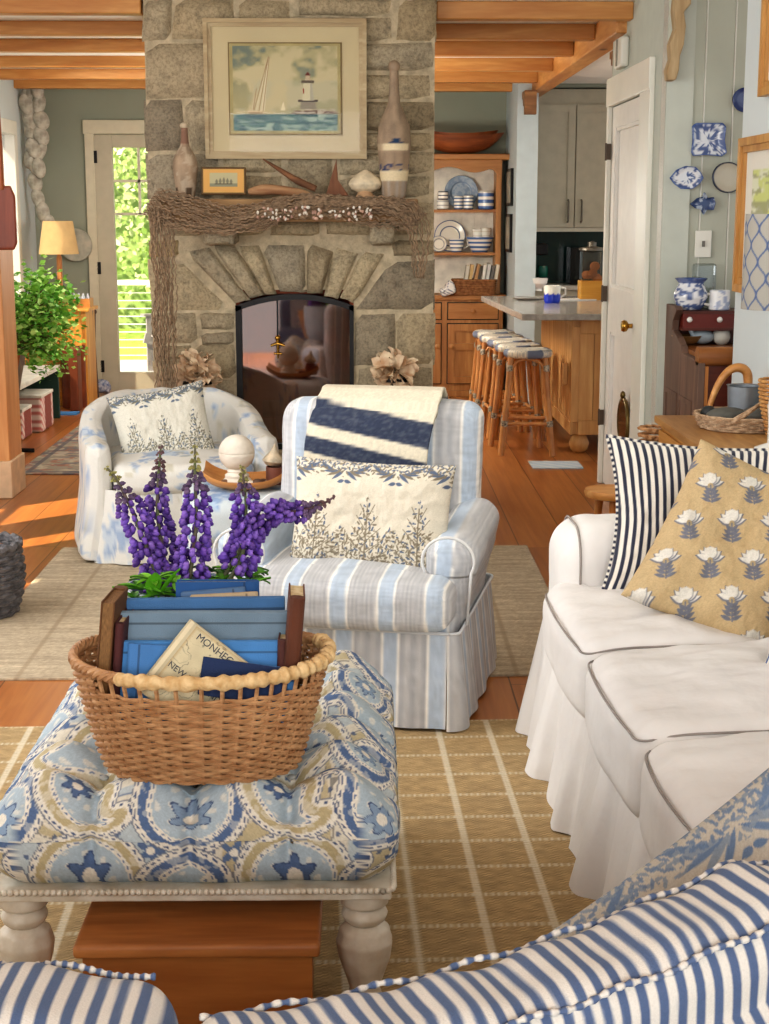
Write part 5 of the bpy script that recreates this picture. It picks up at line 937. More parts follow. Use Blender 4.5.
a = PY(446, 290, 12.7); V, Q = rbox(.13, .12, .09, .03, .012); V[:, 2] += (V[:, 2] > 0) * .02 * np.sin(V[:, 0] * 40); tag(finish('tea_towel', V, Q, FAB, None, col=ticking(V[:, 0] + V[:, 2], .03, np.array((226, 224, 220.)), np.array((74, 86, 116.)), .25), ang=180, loc=(a.x + .01, 12.66, zc_ + .045), rot=(0, RAD(-18), 0)), 'folded white towel with dark stripes on the hutch counter', 'towel')
# two small pictures on the partition side
for k, (v0, v1, u) in enumerate(((169, 206, 509.5), (214, 252, 508.5))):
    p0, p1 = PX(u, v1, pa - .012), PX(u, v0, pa - .012); o = thing('small_picture', ['upper', 'lower'][k] + ' narrow black-framed picture on the pale wall beside the hutch', 'framed picture', (pa, p0.y, p0.z), 0, 'pictures beside the hutch'); h_ = p1.z - p0.z
    MB().bb(-.022, -.001, -.19, .19, 0, h_).build('frame', BLACK, o, smooth=False); MB().bb(-.024, -.021, -.16, .16, .025, h_ - .025).build('picture', M('picture_grey', (176, 172, 156), .6, c2=(120, 118, 106), sc=9), o, smooth=False)
# ================================================================ kitchen beyond the partition
KX0 = pb + .01; KY = 12.95; kx = lambda u, Y=KY: PY(u, 200, Y).x; kz = lambda v, Y=KY: PY(560, v, Y).z
WC = thing('wall_cabinet', 'cream two-door kitchen wall cabinet over the dark splashback', 'cabinet', (1.8, 13.1, kz(228))); KC = M('kitchen_cream_paint', (188, 180, 158), .5, var=.05, bump=.02); x0_, x1_ = KX0 - 1.8, .62; h_ = kz(104) - kz(228)
MB().bb(x0_, x1_, KY - 13.1 + .02, .14, 0, h_ + .12).build('carcass', KC, WC, smooth=False); MB().bb(x0_, x1_, KY - 13.1 - .005, KY - 13.1 + .03, -.03, .0).build('light_rail', CREAMW, WC, smooth=False)
xm = kx(574.5) - 1.8
for a, b_, hx in ((x0_, xm, xm - .055), (xm, xm + (xm - x0_), xm + .055)):
    d = MB(); d.bb(a + .004, b_ - .004, KY - 13.1, KY - 13.1 + .018, .005, h_ - .005); frame4(d, a + .004, b_ - .004, .005, h_ - .005, .06, KY - 13.1 - .008, KY - 13.1); d = d.build('door', KC, WC, smooth=False)
    z0, z1 = kz(222) - kz(228), kz(200) - kz(228); h = MB(); h.tube([(hx, KY - 13.115, z0), (hx, KY - 13.15, z0 + .01), (hx, KY - 13.15, z1 - .01), (hx, KY - 13.115, z1)], .008, 8); h.build('handle', M('pewter', (120, 112, 100), .35, .8), d)
MB().bb(x0_, 1.2, KY - 13.1 - .02, .14, h_ + .13, h_ + .25).build('frieze', SAGE, WC, smooth=False)
tl = MB(); struct(MB().bb(KX0, 4.0, 13.2, 13.25, .9, kz(228) + .05).build('trim_3', M('teal_glass_splashback', (22, 62, 58), .15, c2=(12, 40, 40), sc=3, bump=.03), smooth=False))
BC = thing('base_cabinet', 'kitchen base cabinet with pale worktop against the far kitchen wall', 'cabinet', (2.2, 12.95, 0)); MB().bb(KX0 - 2.2, 1.6, -.25, .25, 0, .87).build('carcass', KC, BC, smooth=False); MB().bb(KX0 - 2.2, 1.6, -.28, .25, .875, .91).build('worktop', M('pale_worktop', (206, 200, 186), .3, bump=.02), BC, smooth=False)
def sitpx(u, zb, Y): p = PY(u, 200, Y); return (p.x, Y, zb)
cm = thing('coffee_machine', 'black and green coffee machine at the left of the far kitchen counter', 'coffee machine', sitpx(532 + 12, .912, 12.95)); MB().bb(-.11, .02, -.1, .1, 0, .05).build('drip_base', BLACK, cm, smooth=False, bevel=.006); MB().bb(-.11, -.05, -.02, .1, .05, .3).build('column', M('machine_green', (20, 70, 60), .3), cm, smooth=False, bevel=.006); MB().bb(-.12, .03, -.1, .1, .24, .33).build('brew_head', BLACK, cm, smooth=False, bevel=.01); MB().lathe([(.03, .052), (.04, .06), (.042, .13), (.035, .15)], 18, Matrix.Translation((-.0, -.03, 0))).build('carafe', M('carafe_green', (34, 104, 84), .15), cm)
mw = thing('microwave', 'black built-in microwave on the far kitchen counter', 'microwave', sitpx(590, .912, 12.98)); MB().bb(-.17, .3, -.15, .12, 0, .3).build('case', M('black_glass', (14, 16, 18), .12, bump=0), mw, smooth=False, bevel=.006); MB().bb(-.13, .12, -.156, -.15, .04, .26).build('door_window', M('black_glass_window', (26, 30, 32), .06, bump=0), mw, smooth=False)
# ---------------------------------------------------------------- island
IZ = .89; c0, c1 = PZ(521.6, 314, IZ), PZ(481, 296, IZ); iy0, iy1 = c0.y, c1.y; ix0 = c0.x; bx0 = PY(570, 400, iy0 + .2).x
I = thing('kitchen_island', 'pine panelled kitchen island with grey stone top and bun feet', 'kitchen island', (bx0 + .45, (iy0 + iy1) / 2, 0)); lx = I.location.x; ly = I.location.y
PK = WOOD('island_pine', (220, 178, 118), (190, 138, 82), 'z', sc=5)
MB().prism([(ix0 - lx, iy0 - ly), (2.1 - lx, iy0 - ly), (2.1 - lx, iy1 - ly), (c1.x - lx, iy1 - ly)], .04).build('stone_top', M('grey_stone_top', (176, 172, 164), .18, c2=(150, 146, 140), sc=30, bump=.02), I, smooth=False, loc=(0, 0, IZ - .04), bevel=.006)
y0, y1 = iy0 + .18 - ly, iy1 - .15 - ly; x0 = bx0 - lx
b = MB(); b.bb(x0 + .02, 1.9 - lx, y0 + .02, y1, .12, IZ - .045)
n = 16
for k in range(n): a = y0 + .05 + (y1 - y0 - .05) * k / n; b.bb(x0 + .004, x0 + .02, a + .004, a + (y1 - y0 - .05) / n - .004, .2, IZ - .09)
b.bb(x0, x0 + .02, y0 + .0, y1, .12, .2); b.bb(x0, x0 + .02, y0, y1, IZ - .09, IZ - .045)
b.bb(x0, x0 + .05, y0, y0 + .05, .2, IZ - .09)
frame4(b, x0 + .05, 1.9 - lx, .12, IZ - .045, .09, y0, y0 + .02)
for k in range(7): a = x0 + .14 + k * .09; b.bb(a + .003, a + .087, y0 + .008, y0 + .02, .21, IZ - .135)
b.build('panelled_body', PK, I, smooth=False, bevel=.003)
br = MB(); br.bb(x0 - .03, x0, y0 + .16, y0 + .2, .42, .56); br.build('towel_bar_bracket', PK, I, smooth=False, bevel=.004)
for x in (x0 + .07, 1.8 - lx):
    for y in (y0 + .07, y1 - .1): MB().lathe([(.03, 0), (.055, .02), (.065, .06), (.05, .1), (.035, .122)], 20).build('bun_foot', PK, I, loc=(x, y, 0))
# island top goods
p = PZ(538, 291, IZ); o = thing('sugar_bowl', 'small white footed bowl on the island beside the blue mug', 'bowl', (p.x, p.y, IZ)); pot('bowl_body', [(.0, 0), (.035, 0), (.03, .02), (.07, .06), (.078, .1), (.072, .1), (.06, .06), (0, .035)], lambda V, s: base(len(V), (234, 232, 226)), o)
p = PZ(552, 303, IZ); o = thing('mug', 'white mug with cobalt blue dipped base on the island', 'mug', (p.x, p.y, IZ)); pot('mug_body', [(0, 0), (.05, 0), (.056, .02), (.058, .12), (.052, .12), (.05, .02), (0, .012)], lambda V, s: put(base(len(V), (232, 228, 216)), sm(.066, .058, V[:, 2] + .006 * np.sin(np.arctan2(V[:, 1], V[:, 0]) * 9)), (30, 56, 178)), o)
m = MB(); m.tube([(.055, 0, .105), (.088, 0, .1), (.09, 0, .06), (.056, 0, .04)], .008, 8); m.build('handle', M('white_glaze', (232, 230, 222), .2), o)
p = PZ(592, 300, IZ); o = thing('jar_on_stand', 'glass jar of biscuits with pewter lid on a wooden block on the island', 'jar', (p.x, p.y + .06, IZ)); s = p.y / 1540
MB().bb(-.085, .085, -.085, .085, 0, .135).build('wood_block', WOOD('block_wood', (206, 160, 72), (178, 122, 40), 'x', knots=False), o, smooth=False, bevel=.006); MB().bb(-.075, .075, -.075, .075, .137, .34).build('glass_jar', GLASS('jar_glass', (236, 240, 240), .08), o, smooth=False, bevel=.01); MB().lathe([(.06, .342), (.095, .345), (.095, .36), (.03, .372), (.03, .4), (.0, .41)], 20).build('lid', M('pewter', (120, 112, 100), .35, .8), o)
for k, (x, y, z) in enumerate([(-.03, -.03, .165), (.035, -.03, .165), (.0, -.035, .21), (.03, .02, .2), (-.03, .02, .2), (.02, -.03, .25)]):
    q = MB(); q.lathe([(.0, 0), (.032, .003), (.036, .012), (.03, .02), (0, .024)], 14, Matrix.Translation((p.x + x, p.y + .06 + y, IZ + z - .02)) @ Matrix.Rotation(k, 4, 'X') ); tag(q.build('biscuit', M('biscuit', (186, 112, 60), .9)), 'brown biscuit in the glass jar on the island', 'biscuit', 'biscuits in the jar')
p = PZ(571, 300, IZ); tag(MB().box((0, 0, .004), (.3, .2, .006)).build('paper', M('white_paper', (228, 228, 226), .8, bump=0), loc=(p.x, p.y, IZ), rot=(0, 0, .3), smooth=False), 'loose white paper lying on the island top', 'paper')
p = PZ(537, 300, IZ); m = MB(); m.lathe([(.0, .004), (.06, .002), (.09, .01), (.086, .014), (.05, .008), (0, .009)], 24, None, 1.3, .8); tag(m.build('small_dish', M('pewter_dish', (150, 146, 140), .3, .6), loc=(p.x - .06, p.y, IZ)), 'flat grey dish on the island in front of the white bowl', 'dish')
# ---------------------------------------------------------------- rattan stools
def stool(loc, label):
    o = thing('rattan_stool', label, 'bar stool', loc, RAD(random.uniform(-14, 14)), 'rattan stools along the island'); RT = M('rattan_cane', (206, 150, 92), .4, c2=(166, 108, 60), sc=20, bump=.1, stretch=(1, 1, .3)); BN = M('binding_cord', (70, 60, 54), .7, c2=(200, 190, 170), sc=70)
    V, Q = rbox(.31, .31, .055, .026, .009); k = np.hypot(V[:, 0], V[:, 1]); mx_ = np.maximum(np.abs(V[:, 0]), np.abs(V[:, 1])) + 1e-9; f = (mx_ / (k + 1e-9)) ** .85; V[:, :2] *= f[:, None]; V[:, 2] -= .012 * (1 - (k / .16) ** 2).clip(0, 1) * (V[:, 2] > 0)
    c = base(len(V), (222, 214, 196)); ck = (np.sin(V[:, 0] * 260) * np.sin(V[:, 1] * 260) > .1); c = put(c, ck * .55, (150, 152, 160)); a_ = np.arctan2(V[:, 1], V[:, 0]); R_ = np.hypot(V[:, 0], V[:, 1]); c = put(c, (R_ > .12) * (np.sin(a_ * 4 + .4) > .25) * 1., (112, 120, 138))
    finish('seat', V, Q, ATTR('woven_seat', bump=.6, bsc=200, rough=.5), o, col=c, ang=180, loc=(0, 0, .632))
    for sx_ in (-1, 1):
        for sy_ in (-1, 1):
            l = MB(); l.tube([(sx_ * .105, sy_ * .105, .61), (sx_ * .125, sy_ * .125, .35), (sx_ * .16, sy_ * .16, 0)], [.018, .018, .019], 8); l = l.build('leg', RT, o)
            for z, r in ((.545, .113), (.2, .141)):
                bd_ = MB(); bd_.tube([(sx_ * (r - .002), sy_ * (r - .002), z - .016), (sx_ * r, sy_ * r, z), (sx_ * (r - .003), sy_ * (r - .003), z + .016)], .022, 8); bd_.build('cord_binding', BN, l)
    rg = MB()
    for a, b_ in (((-1, -1), (1, -1)), ((1, -1), (1, 1)), ((1, 1), (-1, 1)), ((-1, 1), (-1, -1))): rg.tube([(a[0] * .141, a[1] * .141, .2), (b_[0] * .141, b_[1] * .141, .2)], .0115, 8)
    rg.build('footrest', RT, o); ar = MB()
    for q in range(4):
        M4 = Matrix.Rotation(q * PI / 2, 4, 'Z'); pts = [M4 @ Vector((.112 * x, -.118 + .0 * z, z)) for x, z in ((-1, .36), (-.98, .48), (-.7, .575), (0, .6), (.7, .575), (.98, .48), (1, .36))]; ar.tube(spline(pts, 5), .0085, 8)
    ar.build('bent_arches', RT, o); return o
wh = ['nearest', 'second nearest', 'middle', 'second farthest', 'farthest']
s0, s1_ = PZ(528, 349, .655), PZ(494, 331, .655)
for k in range(5): t = k / 4; stool((s0.x + (s1_.x - s0.x) * t, s0.y + (s1_.y - s0.y) * t, 0), '%s rattan bar stool in the row along the island' % wh[k])
# ================================================================ right side walls and goods
p = PX(626, 54, XD); ch = thing('door_chime', 'small white door chime box on the wall above the door', 'door chime', (XD, p.y, p.z - .07)); MB().bb(-.045, 0, -.1, .1, 0, .15).build('chime_cover', PAINT, ch, smooth=False, bevel=.012); MB().bb(-.052, -.044, -.012, .012, .01, .14).build('chime_band', M('chime_grey', (150, 146, 132), .5), ch, smooth=False)
p = PX(622, 422, XD - .02); pz_ = p.z; P_ = thing('porthole', 'small oval brass porthole set low in the white door', 'porthole', (XD - .014, p.y, pz_)); ring = [(0, .14 * math.cos(a), .12 * math.sin(a)) for a in np.linspace(0, 2 * PI, 33)[:-1]]; m = MB(); m.tube(ring, .01, 8, True); m.build('rim', M('tarnished_brass', (120, 100, 58), .4, .8), P_); m = MB(); m.lathe([(.13, -.006), (.13, .006)], 32, Matrix.Rotation(PI / 2, 4, 'Y') @ Matrix.Diagonal((.9, 1.05, 1, 1))); m.build('dark_glass', M('black_glass', (14, 16, 18), .12, bump=0), P_); m = MB(); m.ball((-.006, 0, .14), (.014, .02, .02), 10); m.build('lug', M('tarnished_brass', (120, 100, 58), .4, .8), P_)
# carved bracket high on the panelled wall
a = PY(676, 80, YP - .1); m = MB(); pts = [(676, -10), (692, -10), (691, 4), (684, 12), (686, 26), (684, 44), (680, 56), (679, 70), (676, 80), (668, 80), (667, 70), (671, 58), (670, 44), (676, 28), (674, 10)]; pl_2 = [(PY(u, v, YP - .1).x - a.x, PY(u, v, YP - .1).z - a.z) for u, v in pts]; m.prism(pl_2, .09, XZ(.085)); tag(m.build('carved_bracket', WOOD('bleached_wood', (206, 186, 150), (150, 122, 84), 'z', knots=False, rough=.8), loc=(a.x, YP - .1, a.z), smooth=False, bevel=.006), 'bleached carved wooden bracket high on the panelled wall', 'bracket')
Yp = YP - .022
def wallplate(name, label, pts, colfn, dz=.012, cat='plate', seg_=60):
    P = [PY(u, v, Yp) for u, v in pts]; c = sum(P, Vector()) / len(P); o = thing(name, label, cat, (c.x, Yp, c.z), 0, 'blue and white plates on the panelled wall')
    q = resample([(p.x - c.x, p.z - c.z) for p in P + [P[0]]], .006); n = len(q) - 1; q = q[:n]; V = [(0, -.006, 0)]; rings = [.15, .3, .45, .6, .75, .88, .96, 1.0]
    for r in rings: V += [(x * r, -.006 - dz * max(0, (r - .55) / .45) ** 1.5, z * r) for x, z in q]
    V += [(x, .004, z) for x, z in q]; V = np.array(V); Fs = [(0, 1 + (k + 1) % n, 1 + k) for k in range(n)] + [(1 + i * n + k, 1 + i * n + (k + 1) % n, 1 + (i + 1) * n + (k + 1) % n, 1 + (i + 1) * n + k) for i in range(len(rings)) for k in range(n)]
    R_ = np.concatenate([[0], np.repeat(rings + [1.0], n)]); finish('plate_face', V.tolist(), Fs, GLZ, o, col=colfn(V, R_), ang=180); return o
wb_ = lambda lo: (lambda V, R_: put(put(base(len(V), (214, 218, 222)), sm(lo, lo + .06, fbm(V[:, 0] * 62, V[:, 2] * 62, 0, 6)) * .9, (72, 90, 136)), sm(.9, .96, R_) * .7, (60, 84, 140)))
wallplate('serving_platter', 'rectangular blue and white transferware platter on the panelled wall', [(692, 126), (696, 123), (722, 123), (725.5, 127), (724, 140), (726, 153), (721, 156.5), (706, 155), (693, 156), (691, 152), (692.5, 140)], wb_(.46))
wallplate('leaf_dish', 'leaf-shaped blue and white dish left of the round wall plate', [(669.5, 178), (676, 170), (685, 166), (695, 167), (700, 172), (703, 178), (699, 184), (692, 189), (681, 189), (674, 184)], lambda V, R_: put(put(wb_(.5)(V, R_), (R_ > .5) * (R_ < .62) * 1., (222, 222, 222)), (R_ > .64) * (R_ < .72) * .8, (62, 84, 136)))
wallplate('fish_dish', 'small fish-shaped blue and white dish lowest on the wall', [(690, 204), (697, 198), (702, 197), (704, 192), (707, 198), (713, 197), (715, 203), (713, 210), (706, 210), (703, 215), (701, 210), (695, 208)], lambda V, R_: put(base(len(V), (186, 196, 208)), np.maximum(sm(.42, .47, fbm(V[:, 0] * 60, V[:, 2] * 60, 0, 4)) * .9, (V[:, 0] < -.035) * 1.), (56, 74, 112)))
ci = lambda cx_, cy_, r: [(cx_ + r * math.cos(a), cy_ + r * math.sin(a)) for a in np.linspace(0, 2 * PI, 25)[:-1]]
wallplate('round_plate', 'round cream plate with dark rim beside the gilt frame', ci(727.5, 177.5, 15.5), lambda V, R_: put(base(len(V), (188, 182, 164)), (R_ > .9) * 1., (56, 62, 78)))
wallplate('round_plate', 'dark blue plate peeping out behind the pale right wall, above the others', ci(745, 100, 12.5), lambda V, R_: put(base(len(V), (56, 70, 116)), (R_ < .7) * .5, (120, 132, 160)))
p = PY(703, 244, YP - .018); sw_ = thing('light_switch', 'white single light switch on the panelled wall', 'light switch', (p.x, YP - .018, p.z)); MB().bb(-.037, .037, -.006, .003, -.06, .06).build('cover_plate', PAINT, sw_, smooth=False, bevel=.003); MB().bb(-.006, .006, -.016, -.006, -.012, .014).build('toggle', M('switch_grey', (120, 116, 108), .5), sw_, smooth=False)
# ---------------------------------------------------------------- secretary desk
DX = 1.372; dy = lambda u: DX * 1540 / (u - 364); yb, yt, yf = YP - .02, PX(675, 330, DX).y, PX(698, 370, DX).y
zat = lambda u, v: PX(u, v, DX).z; DK = thing('secretary_desk', 'old brown secretary desk against the panelled wall', 'desk', (DX, yb, 0)); q = lambda u, v: (PX(u, v, DX).y - yb, PX(u, v, DX).z)
zt_ = zat(668, 304); prof = [(0, .05), (0, zt_), (yt - yb + .02, zt_ + .0), q(676.5, 310), q(673, 320), q(672, 330), q(677, 337), q(681, 346), (PX(682, 353, DX).y - yb, zat(682, 353)), (yf - yb, zat(698, 362)), (yf - yb, .05)]
MB().prism(prof, .03, YZ(0)).build('side_panel', OLDWOOD, DK, smooth=False, bevel=.003)
pn = MB()
for k in range(2):
    L = (yb - yf); a = -L + .09 + k * (L / 2 - .05); frame4(pn, 0, 1, 0, 1, .01, 0, .01) if False else None; pn.bb(-.006, .0, a, a + L / 2 - .1, .12, .16); pn.bb(-.006, 0, a, a + L / 2 - .1, .7, .72); pn.bb(-.006, 0, a, a + .02, .16, .7); pn.bb(-.006, 0, a + L / 2 - .12, a + L / 2 - .1, .16, .7)
pn.build('side_moulding', OLDWOOD, DK, smooth=False)
WD = .86; ztop = PY(700, 311, yt).z; zdr = PY(700, 328, yt).z; zs = PY(700, 346, yt).z; yr = yt - yb
MB().bb(.03, WD, yr - .0, 0, ztop - .012, ztop).build('top_shelf', MAHOG, DK, smooth=False); MB().bb(.03, WD, yr, 0, zdr - .012, zdr).build('shelf', MAHOG, DK, smooth=False); MB().bb(.03, WD, -.02, 0, zs, ztop).build('back_panel', MAHOG, DK, smooth=False)
dw_ = MB().bb(.035, WD, yr + .004, -.03, zdr, ztop - .013).build('drawer', M('desk_red_paint', (112, 40, 30), .4, var=.25, sc=6), DK, smooth=False)
for u in (689, 719): x = PY(u, 320, yt).x - DX; m = MB(); m.ball((x, yr - .014, (zdr + ztop) / 2), .013, 12); m.build('porcelain_knob', M('white_glaze', (232, 230, 222), .2), dw_)
MB().bb(.03, WD, yf - yb + .03, 0, zs - .03, zs).build('writing_surface', WOOD('desk_top_wood', (168, 112, 62), (122, 74, 38), 'x', knots=False, rough=.35), DK, smooth=False)
zr = PY(705, 357, yf).z; m = MB(); m.tube([(.0, yf - yb + .03, zr), (WD, yf - yb + .03, zr)], .04, 16); m.build('rolled_edge', WOOD('desk_top_wood', (168, 112, 62), (122, 74, 38), 'x', knots=False, rough=.35), DK, ang=60)
MB().bb(.03, WD, yf - yb + .03, -.02, .05, zs - .04).build('desk_body', MAHOG, DK, smooth=False); MB().bb(0.005, .045, yf - yb + .005, yf - yb + .03, .05, zr - .04).build('front_stile', PINEZ, DK, smooth=False)
zz = ztop + .001; yy = yb - .13
def at(u, Y): return PY(u, 300, Y).x
s = yy / 1540; H1 = PY(690, 278, yy).z - zz; o = thing('willow_jar', 'bulbous blue and white pottery jar on the secretary desk', 'jar', (at(690.5, yy), yy, zz)); r = 17 * s
pot('jar_body', [(0, 0), (.62 * r, 0), (.8 * r, .12 * H1), (r, .4 * H1), (.98 * r, .55 * H1), (.74 * r, .78 * H1), (.7 * r, .84 * H1), (.98 * r, H1), (.9 * r, H1), (.62 * r, .82 * H1), (0, .7 * H1)], lambda V, s_: put(willow(V, lo=.45), (V[:, 2] > .84 * H1) * .7, (70, 92, 150)), o, n=36)
H2 = PY(717, 290, yy - .03).z - zz; r = 10.5 * s; o = thing('willow_mug', 'white mug with faint blue print beside the pottery jar', 'mug', (at(718, yy), yy - .03, zz)); pot('mug_body', [(0, 0), (r * .9, 0), (r, .06 * H2), (.96 * r, H2), (.86 * r, H2), (.85 * r, .1 * H2), (0, .06 * H2)], lambda V, s_: put(base(len(V), (228, 228, 226)), sm(.52, .56, fbm(V[:, 0] * 60, V[:, 1] * 60, V[:, 2] * 60, 3)) * .6, (120, 136, 174)), o)
m = MB(); m.tube([(-r * .95, 0, .8 * H2), (-r * 1.6, 0, .78 * H2), (-r * 1.65, 0, .35 * H2), (-r * .95, 0, .25 * H2)], .007, 8); m.build('handle', M('white_glaze', (232, 230, 222), .2), o)
o = thing('glass_vase', 'clear square glass vase behind the blue and white jar', 'vase', (at(703, yy + .09), yy + .085, zz)); w_ = MB(); w_.bb(-.05, .05, -.03, .03, 0, .2); w_.build('vase_glass', GLASS('jar_glass', (236, 240, 240), .08), o, smooth=False, bevel=.01)
zz = zs + .001; yy = yt + .06
o = thing('swan_dish', 'grey glass bird dish in the secretary cubby', 'bird figurine', (at(704, yy), yy, zz)); m = MB(); m.ball((0, 0, .035), (.055, .032, .032), 14); m.build('bird_body', M('grey_glass', (168, 180, 186), .15), o); m = MB(); m.tube([(-.04, 0, .045), (-.058, 0, .07), (-.07, 0, .085)], [.015, .01, .005], 8); m.build('bird_head', M('grey_glass', (168, 180, 186), .15), o)
o = thing('stone_egg', 'white rounded stone in the secretary cubby behind the wall edge', 'stone', (at(723, yy), yy, zz)); m = MB(); m.ball((0, 0, .038), (.04, .04, .042), 14); m.build('stone', M('white_stone', (206, 204, 192), .6), o)
o = thing('wooden_bowl', 'shallow wooden bowl at the left of the secretary cubby', 'bowl', (at(688, yy), yy, zz)); m = MB(); m.lathe([(.03, 0), (.05, .012), (.07, .042), (.064, .042), (.045, .018), (0, .012)], 24); m.build('bowl', WOOD('bowl_wood', (150, 116, 72), (104, 74, 42), 'x', knots=False), o)
# ---------------------------------------------------------------- framed pictures on the right wall
GILT = WOOD('gilt_wood', (206, 162, 98), (170, 120, 62), 'z', knots=False)
def wallpic(label, y0, y1, z0, z1, t, colfn, fm_=GILT):
    o = thing('framed_picture', label, 'framed picture', (XW, (y0 + y1) / 2, z0), 0); L = (y1 - y0) / 2; h = z1 - z0; m = MB(); Mx = Matrix(((0, 1, 0, 0), (1, 0, 0, 0), (0, 0, 1, 0), (0, 0, 0, 1)))
    b = MB(); frame4(b, -L, L, 0, h, t * .55, -.035, -.002); frame4(b, -L + t * .55, L - t * .55, t * .55, h - t * .55, t * .45, -.024, -.002); m.add(b.v, [f[::-1] for f in b.f], Mx); m.build('frame', fm_, o, smooth=False)
    u, v, q_ = gridV(60, 60); V = np.column_stack([np.full(len(u), -.01), (u - .5) * 2 * (L - t), t + v * (h - 2 * t)]); finish('print', V, q_[:, ::-1], PRN, o, col=colfn(1 - u, v)); return o
def fern(u, v):
    c = base(len(u), (220, 216, 204)); inn = (u > .14) * (u < .86) * (v > .14) * (v < .86); c = put(c, inn * 1., (214, 216, 190)); c = put(c, inn * sm(.5, .58, fbm(u * 6, v * 8, 0, 3)) * .8, (196, 204, 120)); c = put(c, inn * sm(.56, .6, fbm(u * 5, v * 22, 5, 3)) * .7, (150, 150, 120)); return put(c, inn * (np.abs(v - .42) < .012) * .8, (120, 116, 100))
a, b_ = PX(733, 291, XW - .03), PX(733, 140, XW - .03); wallpic('wide gilt-framed botanical print on the right wall above the lampshade', a.y - .8, a.y, a.z, b_.z, .055, fern)
a = PX(758.5, 97, XW - .03); wallpic('upper framed picture at the top right corner of the photo', a.y - .7, a.y, a.z, a.z + .6, .05, lambda u, v: put(base(len(u), (214, 206, 190)), ((u > .2) * (u < .8) * (v > .2) * (v < .8)) * sm(.5, .6, fbm(u * 5, v * 5, 0, 3)) * .8, (170, 120, 96)))
# ---------------------------------------------------------------- pine sideboard and its goods
sz = .75; a = PZ(657, 415, sz); SB = thing('sideboard', 'low pine sideboard between the sofa and the right wall', 'sideboard', (a.x, a.y, 0)); L = a.y - 4.52; W = XW - .012 - a.x
V, Q = rbox(W + .02, L + .02, .028, .006, .02); finish('board_top', V, Q, WOOD('sideboard_top_wood', (190, 148, 92), (150, 106, 60), 'y', rough=.5), SB, ang=40, loc=(W / 2, -L / 2, sz - .014))
b = MB(); b.bb(.015, W, -L + .015, -.015, .06, sz - .03); b.bb(.005, .015, -L + .02, -.02, sz - .17, sz - .05); b.build('carcass', WOOD('sideboard_pine', (206, 156, 92), (172, 118, 58), 'y'), SB, smooth=False)
for k in range(3): d = MB(); y_ = -.05 - k * (L - .1) / 3; d.bb(.002, .015, y_ - (L - .1) / 3 + .02, y_, .12, sz - .19); d = d.build('door', WOOD('sideboard_pine', (206, 156, 92), (172, 118, 58), 'y'), SB, smooth=False, bevel=.004); m = MB(); m.ball((-.012, y_ - .05, .4), .014, 10); m.build('knob', WOOD('sideboard_pine', (206, 156, 92), (172, 118, 58), 'y'), d)
for x, y in ((.04, -.04), (W - .04, -.04), (.04, -L + .04), (W - .04, -L + .04)): MB().bb(x - .025, x + .025, y - .025, y + .025, 0, .06).build('foot', WOOD('sideboard_pine', (206, 156, 92), (172, 118, 58), 'y'), SB, smooth=False)
WT = M('pale_willow', (202, 176, 146), .85, c2=(150, 120, 92), sc=45, bump=.5, bsc=140)
def wring(m, rx, ry, z, r, N, ph, amp=.006, n=None): 
    n = n or N * 4; m.tube([((rx + amp * math.sin(N * a / 1 + ph)) * math.cos(a), (ry + amp * math.sin(N * a + ph)) * math.sin(a), z + .0) for a in np.linspace(0, 2 * PI, n + 1)[:-1]], r, 5, True)
p = PZ(745, 428, sz); tc_ = (p.x, 5.0 if False else p.y, sz); TB = thing('willow_tray', 'low round pale willow tray holding stones on the sideboard', 'tray', (tc_[0] + .0, tc_[1], sz + .001)); m = MB()
for k in range(6): wring(m, .155 + k * .004, .155 + k * .004, .007 + k * .0085, .0052, 18, k * PI)
m.lathe([(.15, .0), (.15, .006)], 32); m.build('woven_rim', WT, TB); m = MB(); m.tube(spline([(-.09, -.14, .03), (-.04, -.17, .07), (.03, -.1, .1), (.1, -.02, .1), (.16, .05, .05)], 6), .007, 6); m.tube(spline([(-.1, -.13, .03), (-.02, -.16, .085), (.05, -.09, .105), (.11, .0, .09), (.15, .06, .045)], 6), .006, 6); m.build('twig_handle', WT, TB)
ST = M('grey_beach_stone', (98, 96, 88), .7, c2=(70, 70, 66), sc=9)
for k, (u, v, r, lb) in enumerate([(728, 417, (.082, .05, .032), 'long dark beach stone at front of the willow tray'), (708, 414, (.03, .04, .03), 'black rounded beach stone at left of the willow tray'), (757, 417, (.07, .055, .035), 'dark beach stone behind the twig handle')]):
    p = PZ(u, v + 7, sz + .012); m = MB(); m.ball((0, 0, r[2]), r, 16); tag(m.build('beach_stone', ST if k != 1 else M('black_stone', (44, 48, 50), .5), loc=(p.x, p.y, sz + .008)), lb, 'stone', 'stones in the willow tray')
p = PZ(744, 416, sz); Yb_ = 5.45; x = PY(744, 400, Yb_).x; zb = sz; H = PY(744, 386, Yb_).z - sz; bk = thing('zinc_bucket', 'grey zinc bucket on the sideboard behind the willow tray', 'bucket', (x, Yb_, sz)); rr = 17 * Yb_ / 1540; m = MB(); m.lathe([(0, 0), (.88 * rr, 0), (rr, H), (rr + .004, H + .003), (rr - .006, H), (.84 * rr, .01), (0, .01)], 32); m.build('bucket_body', M('zinc', (148, 154, 160), .45, .6, c2=(122, 128, 134), sc=8), bk)
Yc = 5.2; bb_ = thing('wicker_bowl', 'round golden wicker bowl at the right picture edge on the sideboard', 'basket', (PY(784, 390, Yc).x, Yc, sz)); m = MB(); zt = PY(770, 369, Yc).z - sz; R_ = 24 * Yc / 1540
for k in range(14): t = k / 13; wring(m, R_ * (.45 + .55 * math.sin(.25 + t * 1.25)), R_ * (.45 + .55 * math.sin(.25 + t * 1.25)), .006 + t * zt * .8, .0055, 16, k * PI, .003)
